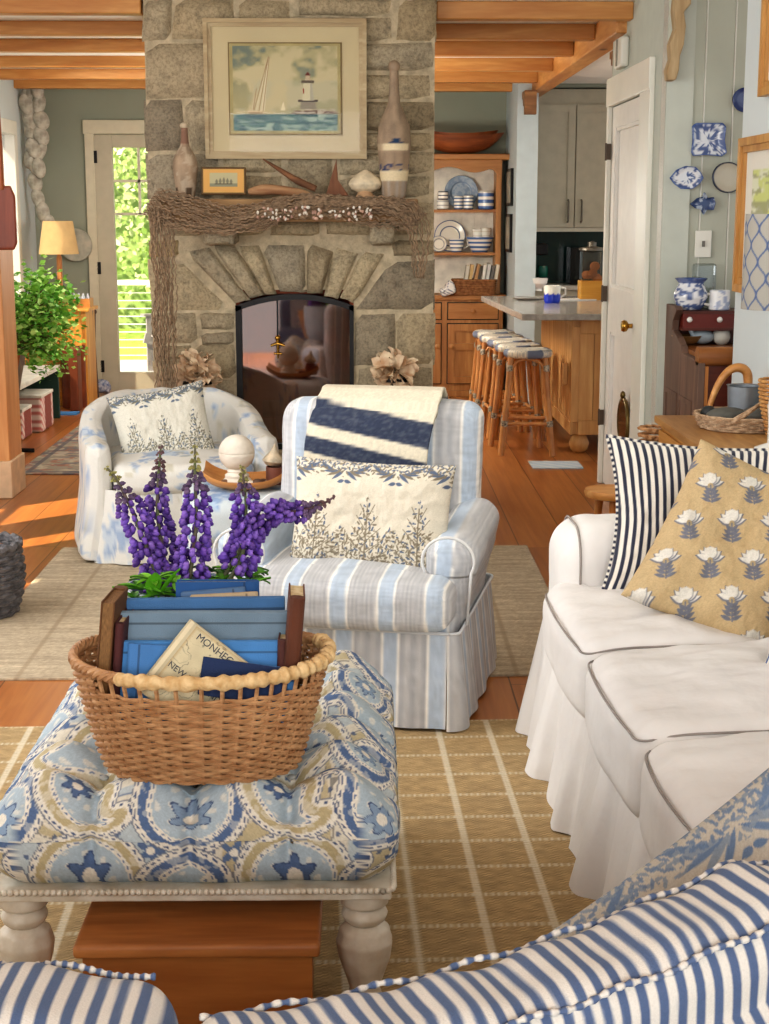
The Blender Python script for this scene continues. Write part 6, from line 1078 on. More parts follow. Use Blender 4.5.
m.lathe([(R_ * .5, .002), (R_ * .5, .008)], 24); m.build('woven_bowl', M('golden_wicker', (212, 164, 104), .7, c2=(170, 118, 64), sc=50, bump=.5, bsc=150), bb_)
Yh = 5.58; pts = [(708, 414), (711, 402), (716, 389), (723, 377), (732, 369), (741, 368), (747, 373), (748, 385), (747, 398)]; P = [PY(u, v, Yh) for u, v in pts]; c = Vector((P[0].x, Yh, sz)); m = MB(); sp = spline([p - c for p in P], 6); m.tube(sp, list(np.interp(np.linspace(0, 1, len(sp)), [0, .3, .6, .8, 1], [.012, .018, .024, .024, .02])), 12, flat=.7); o = m.build('carved_yoke', WOOD('yoke_wood', (206, 154, 92), (168, 112, 58), 'x', knots=False), None, ang=180, loc=c); tag(o, 'curved carved wooden yoke standing behind the zinc bucket', 'carving')
# trellis lamp
Yl = 4.82; x0 = PY(744, 260, Yl).x; r = .13; xl = x0 + r; z0, z1 = PY(744, 309, Yl).z, PY(746, 214, Yl).z; LP = thing('table_lamp', 'table lamp with a blue trellis patterned drum shade at the right edge', 'lamp', (xl, Yl, sz))
def trellis(V):
    a = np.arctan2(V[:, 1], V[:, 0]); uu = a * r / .066; vv = V[:, 2] / .1; d = 9.
    c = base(len(V), (150, 146, 137)); best = np.full(len(V), 9.)
    for sgn in (1, -1):
        w = np.abs(np.mod(uu + sgn * .25 * np.cos(2 * PI * vv) + (0.25 if sgn > 0 else .75) + .5 * 0, 1) - .5); best = np.minimum(best, np.abs(w - 0))
    return put(c, sm(.075, .04, best), (78, 92, 124))
m_ = 96; zs_ = np.linspace(0, z1 - z0, 70); V = np.array([(r * (1 - .02 * z / .3) * math.cos(t), r * (1 - .02 * z / .3) * math.sin(t), z + z0 - sz) for z in zs_ for t in np.arange(m_ * 3) * 2 * PI / (m_ * 3)]); n_ = m_ * 3; i, j = np.meshgrid(np.arange(69), np.arange(n_), indexing='ij'); A_ = (i * n_ + j).ravel(); B2 = (i * n_ + (j + 1) % n_).ravel(); finish('lamp_shade', V, np.column_stack([A_, B2, B2 + n_, A_ + n_]), PRINT, LP, col=trellis(V), ang=180)
m = MB(); m.lathe([(.07, 0), (.07, .015), (.03, .03), (.03, .09), (.034, .15), (.025, .21), (.012, .23), (.012, z1 - sz - .02), (.0, z1 - sz - .015)], 24); m.build('lamp_base', M('lamp_base_white', (222, 220, 214), .25), LP)
# hamper, round side table
Yh = 5.92; hb = thing('tall_wicker_hamper', 'tall open-weave wicker hamper beyond the sideboard', 'basket', (PY(655, 430, Yh).x, Yh, 0)); ht = PY(650, 424, Yh).z; m = MB(); rr = 15 * Yh / 1540
for k in range(26): wring(m, rr * (.9 + .1 * k / 26), rr * (.9 + .1 * k / 26), .01 + ht * k / 26, .007, 12, k * PI, .005, 48)
m.lathe([(rr * .9, 0), (rr * .9, .008)], 20); m.build('woven_sides', M('natural_wicker', (196, 152, 108), .8, c2=(150, 104, 64), sc=40, bump=.4), hb)
a = PZ(613, 489, .56); rt = thing('round_stool', 'small round wooden stool just behind the far sofa arm', 'stool', (a.x, a.y, 0)); m = MB(); m.lathe([(.08, .53), (.095, .535), (.1, .548), (.095, .56), (0, .562)], 28); m.build('stool_top', PINE, rt)
for k in range(3): an = k * 2 * PI / 3 + .4; m = MB(); m.tube([(.05 * math.cos(an), .05 * math.sin(an), .535), (.1 * math.cos(an), .1 * math.sin(an), 0)], [.014, .011], 8); m.build('leg', PINEZ, rt)
# ================================================================ left corner
p = PY(7, 250, 7.98); PD = thing('canoe_paddle', 'red brown wooden paddle hanging blade down on the left post', 'paddle', (p.x, 7.98, p.z)); PDM = WOOD('paddle_wood', (150, 74, 44), (116, 52, 30), 'z', knots=False)
V, Q = rbox(.15, .02, .32, .009, .01); V[:, 0] *= 1 - .25 * sm(.1, .16, V[:, 2]) - .2 * sm(-.12, -.16, V[:, 2]); finish('blade', V, Q, PDM, PD, ang=180, loc=(-.02, 0, .16)); m = MB(); m.tube([(-.02, 0, .3), (-.015, 0, .5), (-.022, 0, .85)], [.024, .017, .015], 10); m.build('shaft', WOOD('paddle_shaft', (176, 104, 60), (140, 74, 40), 'z', knots=False), PD)
# shell garland
G = thing('shell_garland', 'grey white garland of shells hung in the corner by the window', 'garland', (PY(35, 80, 12.7).x, 12.7, PY(35, 80, 12.7).z)); pts = [(24, 78), (27, 95), (29, 112), (31, 130), (33, 148), (33, 165), (35, 182), (38, 198), (43, 212), (48, 224), (37, 88), (39, 104), (41, 120), (41, 136), (40, 152), (26, 104), (30, 122), (39, 168), (30, 158)]; r_ = np.random.RandomState(2)
gm = MB(); gp = [Vector(PY(u, v, 12.7)) - G.location for u, v in pts[:10]]; gm.tube(spline(gp, 4), .006, 6); gm.build('cord', M('garland_cord', (120, 110, 96), .9), G)
for (u, v) in pts:
    q = Vector(PY(u, v, 12.68 - r_.rand() * .05)) - G.location; m = MB(); m.ball((0, 0, 0), (.045 + .02 * r_.rand(), .035, .075 + .015 * r_.rand()), 12, Matrix.Rotation(r_.uniform(-.5, .5), 4, 'Y')); m.build('shell', M('oyster_grey', (196, 190, 176), .8, c2=(144, 138, 126), sc=18, bump=.5), G, loc=q, ang=180)
# yellow pine cabinet with its lamp
cy = 12.2; ca, cb = PY(60, 300, cy).x, PY(87, 300, cy).x; cz = PY(80, 308, cy).z; C_ = thing('pine_cabinet', 'yellow pine cabinet in the corner left of the garden door', 'cabinet', ((ca - .28 + cb) / 2, cy + .2, 0)); hw = (cb - ca + .28) / 2; YP_ = WOOD('yellow_pine', (226, 172, 84), (190, 128, 52), 'z')
b = MB(); b.bb(-hw, hw, -.28, .12, 0, cz - .025); b.build('carcass', YP_, C_, smooth=False, bevel=.004); MB().bb(-hw - .02, hw + .03, -.31, .13, cz - .025, cz).build('cabinet_top', YP_, C_, smooth=False, bevel=.006); d = MB(); frame4(d, -.02, hw - .03, .06, cz - .07, .05, -.3, -.281); d.bb(.03, hw - .08, -.288, -.281, .11, cz - .12); d = d.build('door', YP_, C_, smooth=False); m = MB(); m.ball((.01, -.31, cz * .55), .013, 10); m.build('knob', YP_, d)
ly = cy + .1; lp = PY(59, 255, ly); zc0 = cz + .001; TL = thing('table_lamp', 'table lamp with a tan conical shade in the far left corner', 'lamp', (lp.x, ly, zc0)); z0, z1 = PY(59, 254, ly).z - zc0, PY(59, 221, ly).z - zc0; s = ly / 1540
n = 40; prf = [(19.5 * s, z0), (14.5 * s, z1)]; m = MB(); vs = [(r * math.cos(2 * PI * k / n), r * math.sin(2 * PI * k / n), z) for r, z in prf for k in range(n)]; m.add(vs, [(k, (k + 1) % n, n + (k + 1) % n, n + k) for k in range(n)]); o = m.build('lamp_shade', M('tan_lampshade', (204, 172, 122), .9, var=.06, bump=.2, bsc=200), TL, ang=180); m = MB(); m.lathe([(.06, 0), (.06, .015), (.02, .04), (.035, .1), (.02, .18), (.022, z0 - .03), (.012, z0), (.01, z0 + .1), (0, z0 + .1)], 20); m.build('lamp_base', PINEZ, TL)
p = PY(76, 245, 13.05); o = thing('round_plaque', 'round grey plate hung on the wall behind the tan lampshade', 'plate', (p.x, 13.06, p.z)); m = MB(); r = 16 * 13.05 / 1540; m.lathe([(0, .0), (.7 * r, .003), (r, .014), (.98 * r, .022), (0, .02)], 32, Matrix.Rotation(PI / 2, 4, 'X')); m.build('plate_face', M('plaque_glaze', (150, 152, 140), .3, c2=(186, 180, 164), sc=14), o)
bx_ = thing('wooden_tray_box', 'small wooden box on the pine cabinet below the lamp', 'box', (PY(79, 303, cy + .1).x, cy + .1, zc0)); b = MB(); frame4(b, -.1, .1, -.08, .08, .012, 0, .07) if False else None; b.bb(-.1, .1, -.08, -.07, .008, .07); b.bb(-.1, .1, .07, .08, .008, .07); b.bb(-.1, -.09, -.07, .07, .008, .07); b.bb(.09, .1, -.07, .07, .008, .07); b.bb(-.1, .1, -.08, .08, 0, .008); b.build('box_body', PINE, bx_, smooth=False)
for k in range(5): m = MB(); m.lathe([(.014, 0), (.016, .01), (.016, .07), (.008, .085), (.008, .1), (0, .1)], 12); o = m.build('glass_vial', M('vial_glass', (190, 196, 206), .1, bump=0), None, loc=(bx_.location.x - .07 + k * .035, cy + .1, zc0 + .009)); tag(o, 'small clear glass vial in the wooden box by the garden door', 'bottle', 'vials in the wooden box')
# brown leather bin, second board, rods
p = PZ(75, 407, 0); rr = 12 * p.y / 1540; lb = thing('leather_bin', 'tall scuffed brown leather bin standing before the pine cabinet', 'bin', (p.x, p.y, 0)); hz_ = PY(75, 345, p.y).z; m = MB(); m.lathe([(0, .01), (rr, 0), (rr * 1.02, .03), (rr, hz_ * .5), (rr * 1.03, hz_), (rr * .95, hz_), (rr * .92, .03), (0, .02)], 28); m.build('bin_body', M('scuffed_leather', (134, 66, 32), .5, c2=(96, 42, 20), sc=10, bump=.2), lb); m = MB(); m.box((-.05, -rr * .2, hz_ - .02), (.22, .03, .1), (0, RAD(28), 0)); m.build('flap', M('tan_leather', (204, 128, 58), .5), lb, smooth=False, bevel=.004)
p2 = PZ(88, 402, 0); b = MB(); b.box((0, 0, .24), (.07, .16, .48)); tag(b.build('brown_board', M('brown_board_leather', (120, 58, 28), .5), loc=(p2.x - .0, p2.y - .5, 0), smooth=False, bevel=.008), 'narrow brown upright case right of the leather bin', 'case')
for k, (u, v0, lean) in enumerate([(94, 312, .02), (98, 318, -.03)]):
    p = PZ(u + 1, 399, 0); z = PY(u, v0, p.y).z; m = MB(); m.tube([(0, 0, 0), (lean, .06, z)], [.009, .006], 8); m.ball((lean, .06, z), (.015, .015, .02), 10); o = m.build('walking_stick', M('stick_dark', (88, 64, 52), .6), loc=(p.x, p.y - .03, 0)); tag(o, ['left walking stick leaning by the pine cabinet', 'right walking stick leaning by the garden door trim'][k], 'walking stick', 'walking sticks')
p = PZ(103, 394, 0); V, Q = rbox(.16, .14, .1, .04, .015); V += (np.stack([fbm(V[:, 0] * 22, V[:, 1] * 22, V[:, 2] * 22, k) for k in range(3)], 1) - .5) * .05; tag(finish('blue_bag', V, Q, M('blue_print_cloth', (84, 98, 136), .9, c2=(190, 190, 196), sc=45), None, ang=180, loc=(p.x, p.y - .1, .07)), 'small crumpled blue bag on the floor by the garden door', 'bag')
# bench with baskets and plant
bz_ = .39; f0, f1 = PZ(60, 365, bz_), PZ(15, 392, bz_); BN_ = thing('bench', 'low white bench with dark green inside along the left wall', 'bench', ((f0.x + XL + .05) / 2, (f0.y + f1.y) / 2, 0)); hx = (f0.x - XL - .05) / 2; L = (f0.y - f1.y) / 2; WH = M('weathered_white', (212, 208, 196), .7, var=.1)
MB().bb(-hx - .0, hx, -L, L, bz_ - .035, bz_).build('bench_top', WH, BN_, smooth=False, bevel=.004)
for y in (-L + .03, L - .03): MB().bb(-hx + .02, hx - .01, y - .02, y + .02, 0, bz_ - .036).build('end_panel', WH if y < 0 else M('bench_green', (30, 62, 52), .6), BN_, smooth=False)
MB().bb(-hx + .02, -hx + .04, -L + .05, L - .05, .02, bz_ - .036).build('back_panel', M('bench_green', (30, 62, 52), .6), BN_, smooth=False)
RW = lambda P: put(put(base(len(P), (128, 56, 44)), ((P[:, 1] < -.1) | (P[:, 1] > .12)) * 1., (214, 196, 186)), ((P[:, 1] < -.1) | (P[:, 1] > .12)) * (np.sin((P[:, 1] + P[:, 2]) * 120) > .2) * .7, (170, 80, 76))
for k, (u, v, lb) in enumerate([(40, 431, 'larger red and white striped fabric bin under the bench, farther back'), (19, 440, 'smaller red and white striped fabric bin under the near end of the bench')]):
    p = PZ(u, v, 0); V, Q = rbox(.2, .4 - .1 * k, .26 - .05 * k, .02, .012); o = thing('fabric_bin', lb, 'bin', (p.x - .06, p.y + .1, 0), 0, 'fabric bins under the bench'); finish('bin_body', V, Q, FAB, o, col=RW(V), ang=180, loc=(0, 0, .131 - .025 * k)); MB().bb(-.103, .103, -.203 + .05 * k, .203 - .05 * k, .24 - .05 * k, .262 - .05 * k).build('pale_lining', WH, o, smooth=False, bevel=.004)
b = MB(); b.bb(-.1, .1, -.07, .07, 0, .012); tag(b.build('blue_box', M('blue_box_paint', (74, 140, 200), .6), loc=(PZ(65, 414, 0).x, PZ(65, 414, 0).y, 0), smooth=False), 'flat bright blue box on the floor beyond the bench', 'box')
pc = PY(14, 376, 9.9); PT = thing('potted_plant', 'big bushy light green plant in a terracotta pot on the bench', 'plant', (pc.x - .06, 9.95, bz_ + .001)); m = MB(); m.lathe([(0, 0), (.075, 0), (.105, .17), (.115, .17), (.118, .21), (.105, .21), (.095, .17), (0, .16)], 28); m.build('terracotta_pot', M('terracotta', (190, 112, 70), .9), PT)
cen = Vector(PY(40, 318, 9.95)) - PT.location; r_ = np.random.RandomState(4); br = MB(); lf = [MB(), MB(), MB()]
tips = []
for k in range(70):
    d = Vector((r_.normal(), r_.normal() * .8, r_.normal())).normalized(); e = cen + Vector((d.x * .23, d.y * .24, d.z * .29)) * (r_.rand() ** .4); tips.append(e); s0_ = Vector((0, 0, .17)); mid = (s0_ + e) / 2 + Vector((.02, 0, .1)); br.tube(spline([s0_, mid, e], 5), [.006] * 5 + [.005] * 5 + [.003], 5)
for k in range(2600):
    e = tips[r_.randint(len(tips))] + Vector((r_.normal(), r_.normal(), r_.normal())) * .062; a = r_.rand() * 6.3; t = Vector((math.cos(a), math.sin(a), r_.uniform(-.6, .5))).normalized(); b1 = t.orthogonal().normalized(); b1 = (Matrix.Rotation(r_.rand() * 3, 3, t) @ b1); L = r_.uniform(.03, .058); w = L * .32
    lf[k % 3].add([e, e + t * L * .5 + b1 * w, e + t * L, e + t * L * .5 - b1 * w], [(0, 1, 2, 3)])
br.build('stems', M('plant_stem', (110, 104, 60), .8), PT); allv = MB(); cols = []
for q_, c in zip(lf, ((140, 196, 84), (100, 164, 62), (184, 222, 130))): cols += [c] * len(q_.v); allv.add(q_.v, q_.f)
lvs = allv.build('leaves', ATTR('leaf_green', rough=.5, bump=0), PT, col=np.array(cols, float)); lvs['kind'] = 'stuff'
ps = PZ(24, 452, 0); pt_ = thing('plant_stand', 'forked grey wooden plant stand with black curved foot by the post', 'plant stand', (ps.x - .03, ps.y, 0)); m = MB(); h0 = PY(22, 395, ps.y).z
m.tube(spline([(0, 0, .03), (-.01, 0, .2), (0, 0, h0), (.05, .0, h0 + .25)], 5), .016, 8); m.tube(spline([(0, 0, h0 - .05), (-.05, 0, h0 + .08), (-.09, 0, h0 + .2)], 5), .012, 8); m.build('forked_trunk', M('grey_branch', (128, 112, 98), .8), pt_); m = MB(); m.tube(spline([(-.1, -.02, .12), (-.06, -.02, .05), (.0, -.02, .02), (.07, -.02, .014), (.1, -.02, .014)], 5), .013, 8); m.build('iron_foot', BLACK, pt_)
# dark wicker basket at the left edge
p = PZ(-14, 622, 0); db = thing('grey_wicker_basket', 'grey wicker basket on the beige rug at the left picture edge', 'basket', (p.x - .06, p.y + .1, .009)); m = MB(); H = .25
for k in range(16): t = k / 15; q = .15 + .03 * math.sin(t * 2.6); wring(m, q, q, .01 + H * t, .0088, 12, k * PI, .006, 60)
m.tube([(.17 * math.cos(a), .17 * math.sin(a), H + .015 + .006 * math.sin(a * 20)) for a in np.linspace(0, 2 * PI, 81)[:-1]], .016, 6, True); m.lathe([(.15, 0), (.15, .008)], 24); m.build('woven_sides', M('grey_wicker', (116, 112, 112), .8, c2=(70, 68, 70), sc=40, bump=.5), db)
# ================================================================ outside the garden door
gd = struct(MB().bb(-14, 14, 16.4, 60, -.7, -.6).build('ground', M('lawn_green', (128, 164, 62), .95, c2=(156, 178, 82), sc=3, bump=.3), smooth=False)); dk = MB()
for k in range(22): dk.bb(-5, 1.2, YB + .16 + k * .148, YB + .16 + k * .148 + .142, -.09, -.05)
struct(dk.build('deck', M('grey_deck_boards', (186, 186, 190), .8, var=.12), smooth=False))
ry = 16.35; rl = thing('deck_railing', 'white deck railing with horizontal wires outside the garden door', 'railing', (-2.2, ry, -.05)); zt = PY(130, 283, ry).z + .05
for x in (-2.6, .2, 2.0): MB().bb(x - .045, x + .045, -.045, .045, 0, zt).build('post', PAINT, rl, smooth=False)
MB().bb(-2.7, 2.6, -.06, .06, zt - .02, zt + .03).build('top_rail', PAINT, rl, smooth=False)
for k in range(9): m = MB(); m.tube([(-2.6, 0, .06 + k * (zt - .08) / 9), (2.5, 0, .06 + k * (zt - .08) / 9)], .006, 5); m.build('wire', M('rail_wire', (220, 222, 214), .4), rl)
ac = PY(146, 340, 15.2); AC = thing('adirondack_chair', 'grey slatted garden chair on the deck beyond the door glass', 'garden chair', (ac.x + .42, 15.2, -.05), RAD(-62)); AG = M('grey_garden_wood', (142, 138, 136), .8, var=.2)
for k in range(6): m = MB(); m.box((-.25 + k * .1, .3, .62), (.085, .02, .85 - .05 * abs(k - 2.5)), (RAD(-22), 0, 0)); m.build('back_slat', AG, AC, smooth=False)
for k in range(5): m = MB(); m.box((0, -.25 + k * .1, .34 - k * .03), (.56, .085, .02), (RAD(-15), 0, 0)); m.build('seat_slat', AG, AC, smooth=False)
for s in (-1, 1):
    m = MB(); m.box((s * .34, 0, .55), (.12, .7, .022)); m.build('arm', AG, AC, smooth=False)
    m = MB(); m.box((s * .3, -.28, .27), (.03, .09, .54)); m.build('leg', AG, AC, smooth=False); m = MB(); m.box((s * .28, .1, .2), (.03, .95, .1), (RAD(-16), 0, 0)); m.build('leg', AG, AC, smooth=False)
r_ = np.random.RandomState(9); lf = MB(); cols = []
for k in range(13000):
    x = r_.uniform(-7, .5); z = r_.rand() ** .8 * 6.2 + .2; y = 24 + r_.rand() * 3 + .5 * z; e = Vector((x, y, z)); a = r_.rand() * 6.3; t = Vector((math.cos(a), r_.uniform(-.3, .3), math.sin(a))); b1 = Vector((-t.z, r_.uniform(-.5, .5), t.x)); L = r_.uniform(.06, .16); lf.add([e, e + t * L * .5 + b1 * L * .3, e + t * L, e + t * L * .5 - b1 * L * .3], [(0, 1, 2, 3)]); cc = np.array([(150, 172, 100), (176, 188, 132), (122, 150, 74), (192, 198, 160)][r_.randint(4)]); cols += [cc] * 4
o = lf.build('hedge_foliage', ATTR('leaf_green', rough=.5, bump=0), col=np.array(cols, float)); o['kind'] = 'stuff'; tag(o, 'sunlit pale green trees beyond the lawn, seen through the door', 'foliage')
struct(MB().bb(-12, 3, 28.5, 29, -.6, 8).build('hill', M('pale_wood_edge', (150, 170, 108), .95, c2=(116, 144, 76), sc=1.2), smooth=False))
# ================================================================ book basket on the ottoman
bz0 = .466; fp = PZ(197, 784, bz0); BA, BBt = .178, .12; TA, TB_ = .238, .165; HB = .205
bl = (fp.x, fp.y + BBt, bz0); BKT = thing('book_basket', 'oval brown wicker basket full of old books on the paisley ottoman', 'basket', bl)
WB = M('honey_wicker', (200, 156, 112), .6, c2=(160, 114, 74), sc=30, bump=.35, bsc=160, stretch=(1, 1, 3)); NS_ = 46
def bprof(t): return BA + (TA - BA) * t ** .8, BBt + (TB_ - BBt) * t ** .8
def bpt(a, t, off=0):
    A_, B_ = bprof(t); c, s = math.cos(a), math.sin(a); e = .86; return Vector((math.copysign(abs(c) ** e, c) * (A_ + off), math.copysign(abs(s) ** e, s) * (B_ + off), HB * t + .012 * t * c * c))
def open_(a): a = a % (2 * PI); return (RAD(222) < a < RAD(338)) or (RAD(42) < a < RAD(138))
wv = MB(); rows = 31
for k in range(rows):
    t = (k + .5) / rows; run = []; runs = []
    for i in range(NS_ * 4 + 1):
        a = 2 * PI * i / (NS_ * 4) + RAD(30); ok = not (t > .83 and open_(a))
        if ok: run.append(bpt(a, t, .0052 * math.cos(NS_ * a / 2 + k * PI)))
        if (not ok or i == NS_ * 4) and len(run) > 3: runs.append(run); run = []
        elif not ok: run = []
    for r_i in runs: wv.tube(r_i, .0037, 5)
wv.lathe([(1, 0.0), (1, .006)], 40, None, BA, BBt); wv.build('woven_sides', WB, BKT)
stk = MB()
for i in range(NS_): a = 2 * PI * i / NS_ + RAD(30); stk.tube([bpt(a, t, -.001) for t in (0, .3, .6, .8, 1)], .0042, 5)
stk.build('upright_stakes', WB, BKT); rm = MB()
for q in range(3):
    rm.tube([bpt(a, 1, .004 * math.cos(a * 26 + q * 2.1)) + Vector((0, 0, .002 + .006 * math.sin(a * 26 + q * 2.1))) for a in np.linspace(0, 2 * PI, 261)[:-1]], .0058, 6, True)
rm.build('braided_rim', WB, BKT)
RAF = M('raffia_wrap', (226, 196, 148), .75, c2=(196, 158, 106), sc=60, bump=.4, bsc=120)
for k, (a0, a1) in enumerate(((RAD(238), RAD(392)), (RAD(60), RAD(128)))):
    n = 300; aa = np.linspace(a0, a1, n); h = MB(); h.tube([bpt(a, 1, .003) + Vector((0, 0, .002)) for a in aa], [(.0135 + .0018 * math.sin(i * .55) + .0015 * math.sin(i * .23 + 1)) * min(1, .5 + min(i, n - 1 - i) / 14) for i in range(n)], 10); h.build('raffia_wrapped_handle', RAF, BKT, ang=180)
# ---------------------------------------------------------------- books
PGS = M('old_page_edges', (224, 206, 168), .9, c2=(196, 172, 128), sc=90, stretch=(1, 1, 12)); bkm = {}
def book(label, c, w, h, t, loc, rot, spine='top', group='old books in the wicker basket', rough=.75, groove=True, pg=None):
    o = thing('book', label, 'book', loc, 0, group); o.rotation_euler = rot; mt = M('cloth_%d_%d_%d' % c, c, rough, var=.14, sc=7, bump=.35, bsc=600)
    m = MB(); e = .003
    m.bb(-w / 2, w / 2, -t / 2, -t / 2 + e, -h / 2, h / 2); m.bb(-w / 2, w / 2, t / 2 - e, t / 2, -h / 2, h / 2)
    arc_ = [(-(t / 2) * math.cos(a) , .35 * t * math.sin(a)) for a in np.linspace(0, PI, 9)]
    if spine == 'top': m.tube([(-w / 2, 0, h / 2 - .004), (w / 2, 0, h / 2 - .004)], t / 2, 14, flat=.55)
    elif spine == 'right': m.tube([(w / 2 - .003, 0, -h / 2), (w / 2 - .003, 0, h / 2)], t / 2, 14)
    else: m.tube([(-w / 2 + .003, 0, -h / 2), (-w / 2 + .003, 0, h / 2)], t / 2, 14)
    m.build('cover', mt, o, bevel=.0015, smooth=False)
    if groove:
        g = MB()
        if spine == 'top': g.bb(-w / 2 + .001, w / 2 - .001, -t / 2 - .0006, -t / 2, h / 2 - .022, h / 2 - .018)
        else: sx_ = 1 if spine == 'right' else -1; x = sx_ * (w / 2 - .018); g.bb(x - .002, x + .002, -t / 2 - .0006, -t / 2, -h / 2 + .001, h / 2 - .001)
        g.build('hinge_groove', M('cloth_dark_%d_%d_%d' % c, tuple(int(v * .72) for v in c), rough), o, smooth=False)
    p = MB()
    if spine == 'top': p.bb(-w / 2 + .004, w / 2 - .004, -t / 2 + e, t / 2 - e, -h / 2 + .004, h / 2 - .005)
    elif spine == 'right': p.bb(-w / 2 + .004, w / 2 - .004, -t / 2 + e, t / 2 - e, -h / 2 + .004, h / 2 - .004)
    else: p.bb(-w / 2 + .006, w / 2 - .004, -t / 2 + e, t / 2 - e, -h / 2 + .004, h / 2 - .004)
    p.build('pages', pg or PGS, o, smooth=False); return o
def bk(label, c, u0, u1, v0, h, t, Y, tilt=-6, roll=0, yaw=0, **k):
    a, b_ = PY(u0, v0, Y), PY(u1, v0, Y); w = b_.x - a.x; x = (a.x + b_.x) / 2; z = a.z - h / 2; return book(label, c, w, h, t, (x, Y, z), (RAD(tilt), RAD(roll), RAD(yaw)), **k)
by = fp.y + BBt
bk('grey blue cloth book facing front in the middle of the basket', (126, 148, 164), 120, 289, 613, .20, .024, by - .005, -5)
bk('deep blue cloth book standing behind the grey blue one', (74, 120, 168), 127, 285, 599, .20, .022, by + .045, -4, roll=-.6)
bk('bright light blue book in front of the grey blue one', (84, 146, 206), 117, 290, 642, .155, .02, by - .05, -6)
bk('small mid blue book at front left of the basket', (78, 134, 194), 127, 190, 646, .13, .014, by - .078, -8, roll=4, spine='left')
bk('upright blue book with pale page edge at the back of the basket', (42, 92, 150), 176, 254, 581, .17, .026, by + .105, -2, spine='right')
bk('slim slate blue book leaning at the back of the basket', (92, 122, 158), 184, 246, 590, .15, .016, by + .08, -3, roll=-5, spine='right')
bk('thin cream paged book behind the deep blue one', (200, 176, 142), 192, 258, 594, .15, .014, by + .066, -3, roll=-3, spine='right')
bk('light blue book lying at the right behind the navy book', (84, 140, 198), 205, 292, 664, .1, .016, by - .085, -10, roll=9)
# map-covered book, turned like a diamond
Ym = by - .085; pt = PY(192, 620, Ym); ml = book('pale map-covered old book tilted cornerwise at the front of the basket', (208, 196, 164), .15, .16, .014, (0, 0, 0), (0, 0, 0), spine='left', groove=False, rough=.85)
R_ = Euler((RAD(-10), RAD(39), 0)).to_matrix(); ctr = pt - R_ @ Vector((-.075, 0, .08)); ml.location = ctr; ml.rotation_euler = (RAD(-10), RAD(39), 0)
def mapfn(u, v):
    c = base(len(u), (206, 194, 160)) * (.92 + .14 * fbm(u * 5, v * 5, 0, 3))[:, None]; n1 = fbm(u * 3.2, v * 3.2, 2, 4, 4); c = put(c, sm(.012, .004, np.abs(n1 - .47)) * .8, (112, 110, 100)); c = put(c, sm(.01, .003, np.abs(n1 - .56)) * .5, (130, 128, 116)); n2 = fbm(u * 9, v * 9, 2, 14, 2); c = put(c, sm(.02, .005, np.abs(n2 - .52)) * .25, (140, 136, 120)); e = np.minimum(np.minimum(u, 1 - u), np.minimum(v, 1 - v)); return put(c, sm(.05, 0, e) * .5, (170, 140, 98))
panel('map_cover', .136, .155, mapfn, (120, 140), PRN, ml, loc=(.006, -.0076, 0)); INK = M('map_ink', (62, 66, 80), .9, bump=0)
text('title_lettering', 'MONHEGAN', .0185, INK, ml, (-.05, -.0081, .058), (PI / 2, 0, 0)); text('subtitle_lettering', 'NEW ENGLAND', .016, INK, ml, (-.06, -.0081, -.012), (PI / 2, 0, 0))
MB().bb(-.0755, -.068, -.0082, -.0062, -.08, .08).build('spine_edge', M('cream_cloth_edge', (228, 214, 180), .8), ml, smooth=False)
nv_ = bk('dark navy book with tan page edge at the front right of the basket', (28, 50, 92), 200, 282, 663, .07, .026, by - .1, -16, roll=9, groove=False, spine='right', pg=M('tan_page_edge', (176, 146, 100), .9))
# books against the two ends
def endbook(label, c, u, v0, v1, w, t, Y, roll, yaw, **k):
    a = PY(u, v0, Y); h = .2 if v0 < 600 else .17; x = a.x - math.sin(RAD(roll)) * h / 2; return book(label, c, w, h, t, (x, Y, a.z - h / 2 * math.cos(RAD(roll))), (RAD(roll), 0, RAD(yaw)), **k)
endbook('old brown book with gilt-brown page edges at the left end of the basket', (118, 78, 44), 115, 594, 670, .12, .026, by - .01, 6, 87, spine='right', groove=False, pg=M('brown_gilt_pages', (150, 112, 66), .7, c2=(104, 72, 40), sc=90, stretch=(1, 12, 1)))
endbook('maroon book beside the old brown one at the left of the basket', (88, 44, 44), 126, 614, 675, .13, .016, by + .0, 5, 88, spine='left', groove=False)
endbook('cracked brown leather spine standing at the right end of the basket', (104, 58, 36), 297, 590, 670, .11, .03, by - .02, 5, 93, spine='left', groove=False)
endbook('dark maroon book low at the right end of the basket', (92, 52, 46), 284, 632, 675, .11, .018, by - .01, 2, 90, spine='left', groove=False)
# ---------------------------------------------------------------- lupins
Yv = by + .27; vz = .47; vx = PY(182, 600, Yv).x; vtop = PY(182, 584, Yv).z
VS = thing('flower_vase', 'grey blue pottery vase of lupins behind the book basket', 'vase', (vx, Yv, vz)); pot('vase_body', [(0, 0), (.07, 0), (.1, .05), (.115, .12), (.118, vtop - vz), (.108, vtop - vz), (.105, .1), (0, .05)], lambda V, s: base(len(V), (168, 182, 192)) * (.92 + .12 * fbm(V[:, 0] * 20, V[:, 1] * 20, V[:, 2] * 20, 3))[:, None], VS, n=36)
STM = M('lupin_stem', (110, 70, 90), .6, c2=(96, 120, 60), sc=12); FLW = ATTR('lupin_petal', rough=.55, bump=0, spec=.2)
def bellm(): 
    m = MB(); m.ball((.0, 0, 0), (.0105, .0068, .0062), 8); m.ball((-.002, 0, .0062), (.007, .0064, .0048), 6); return np.array(m.v), m.f
BV, BF = bellm()
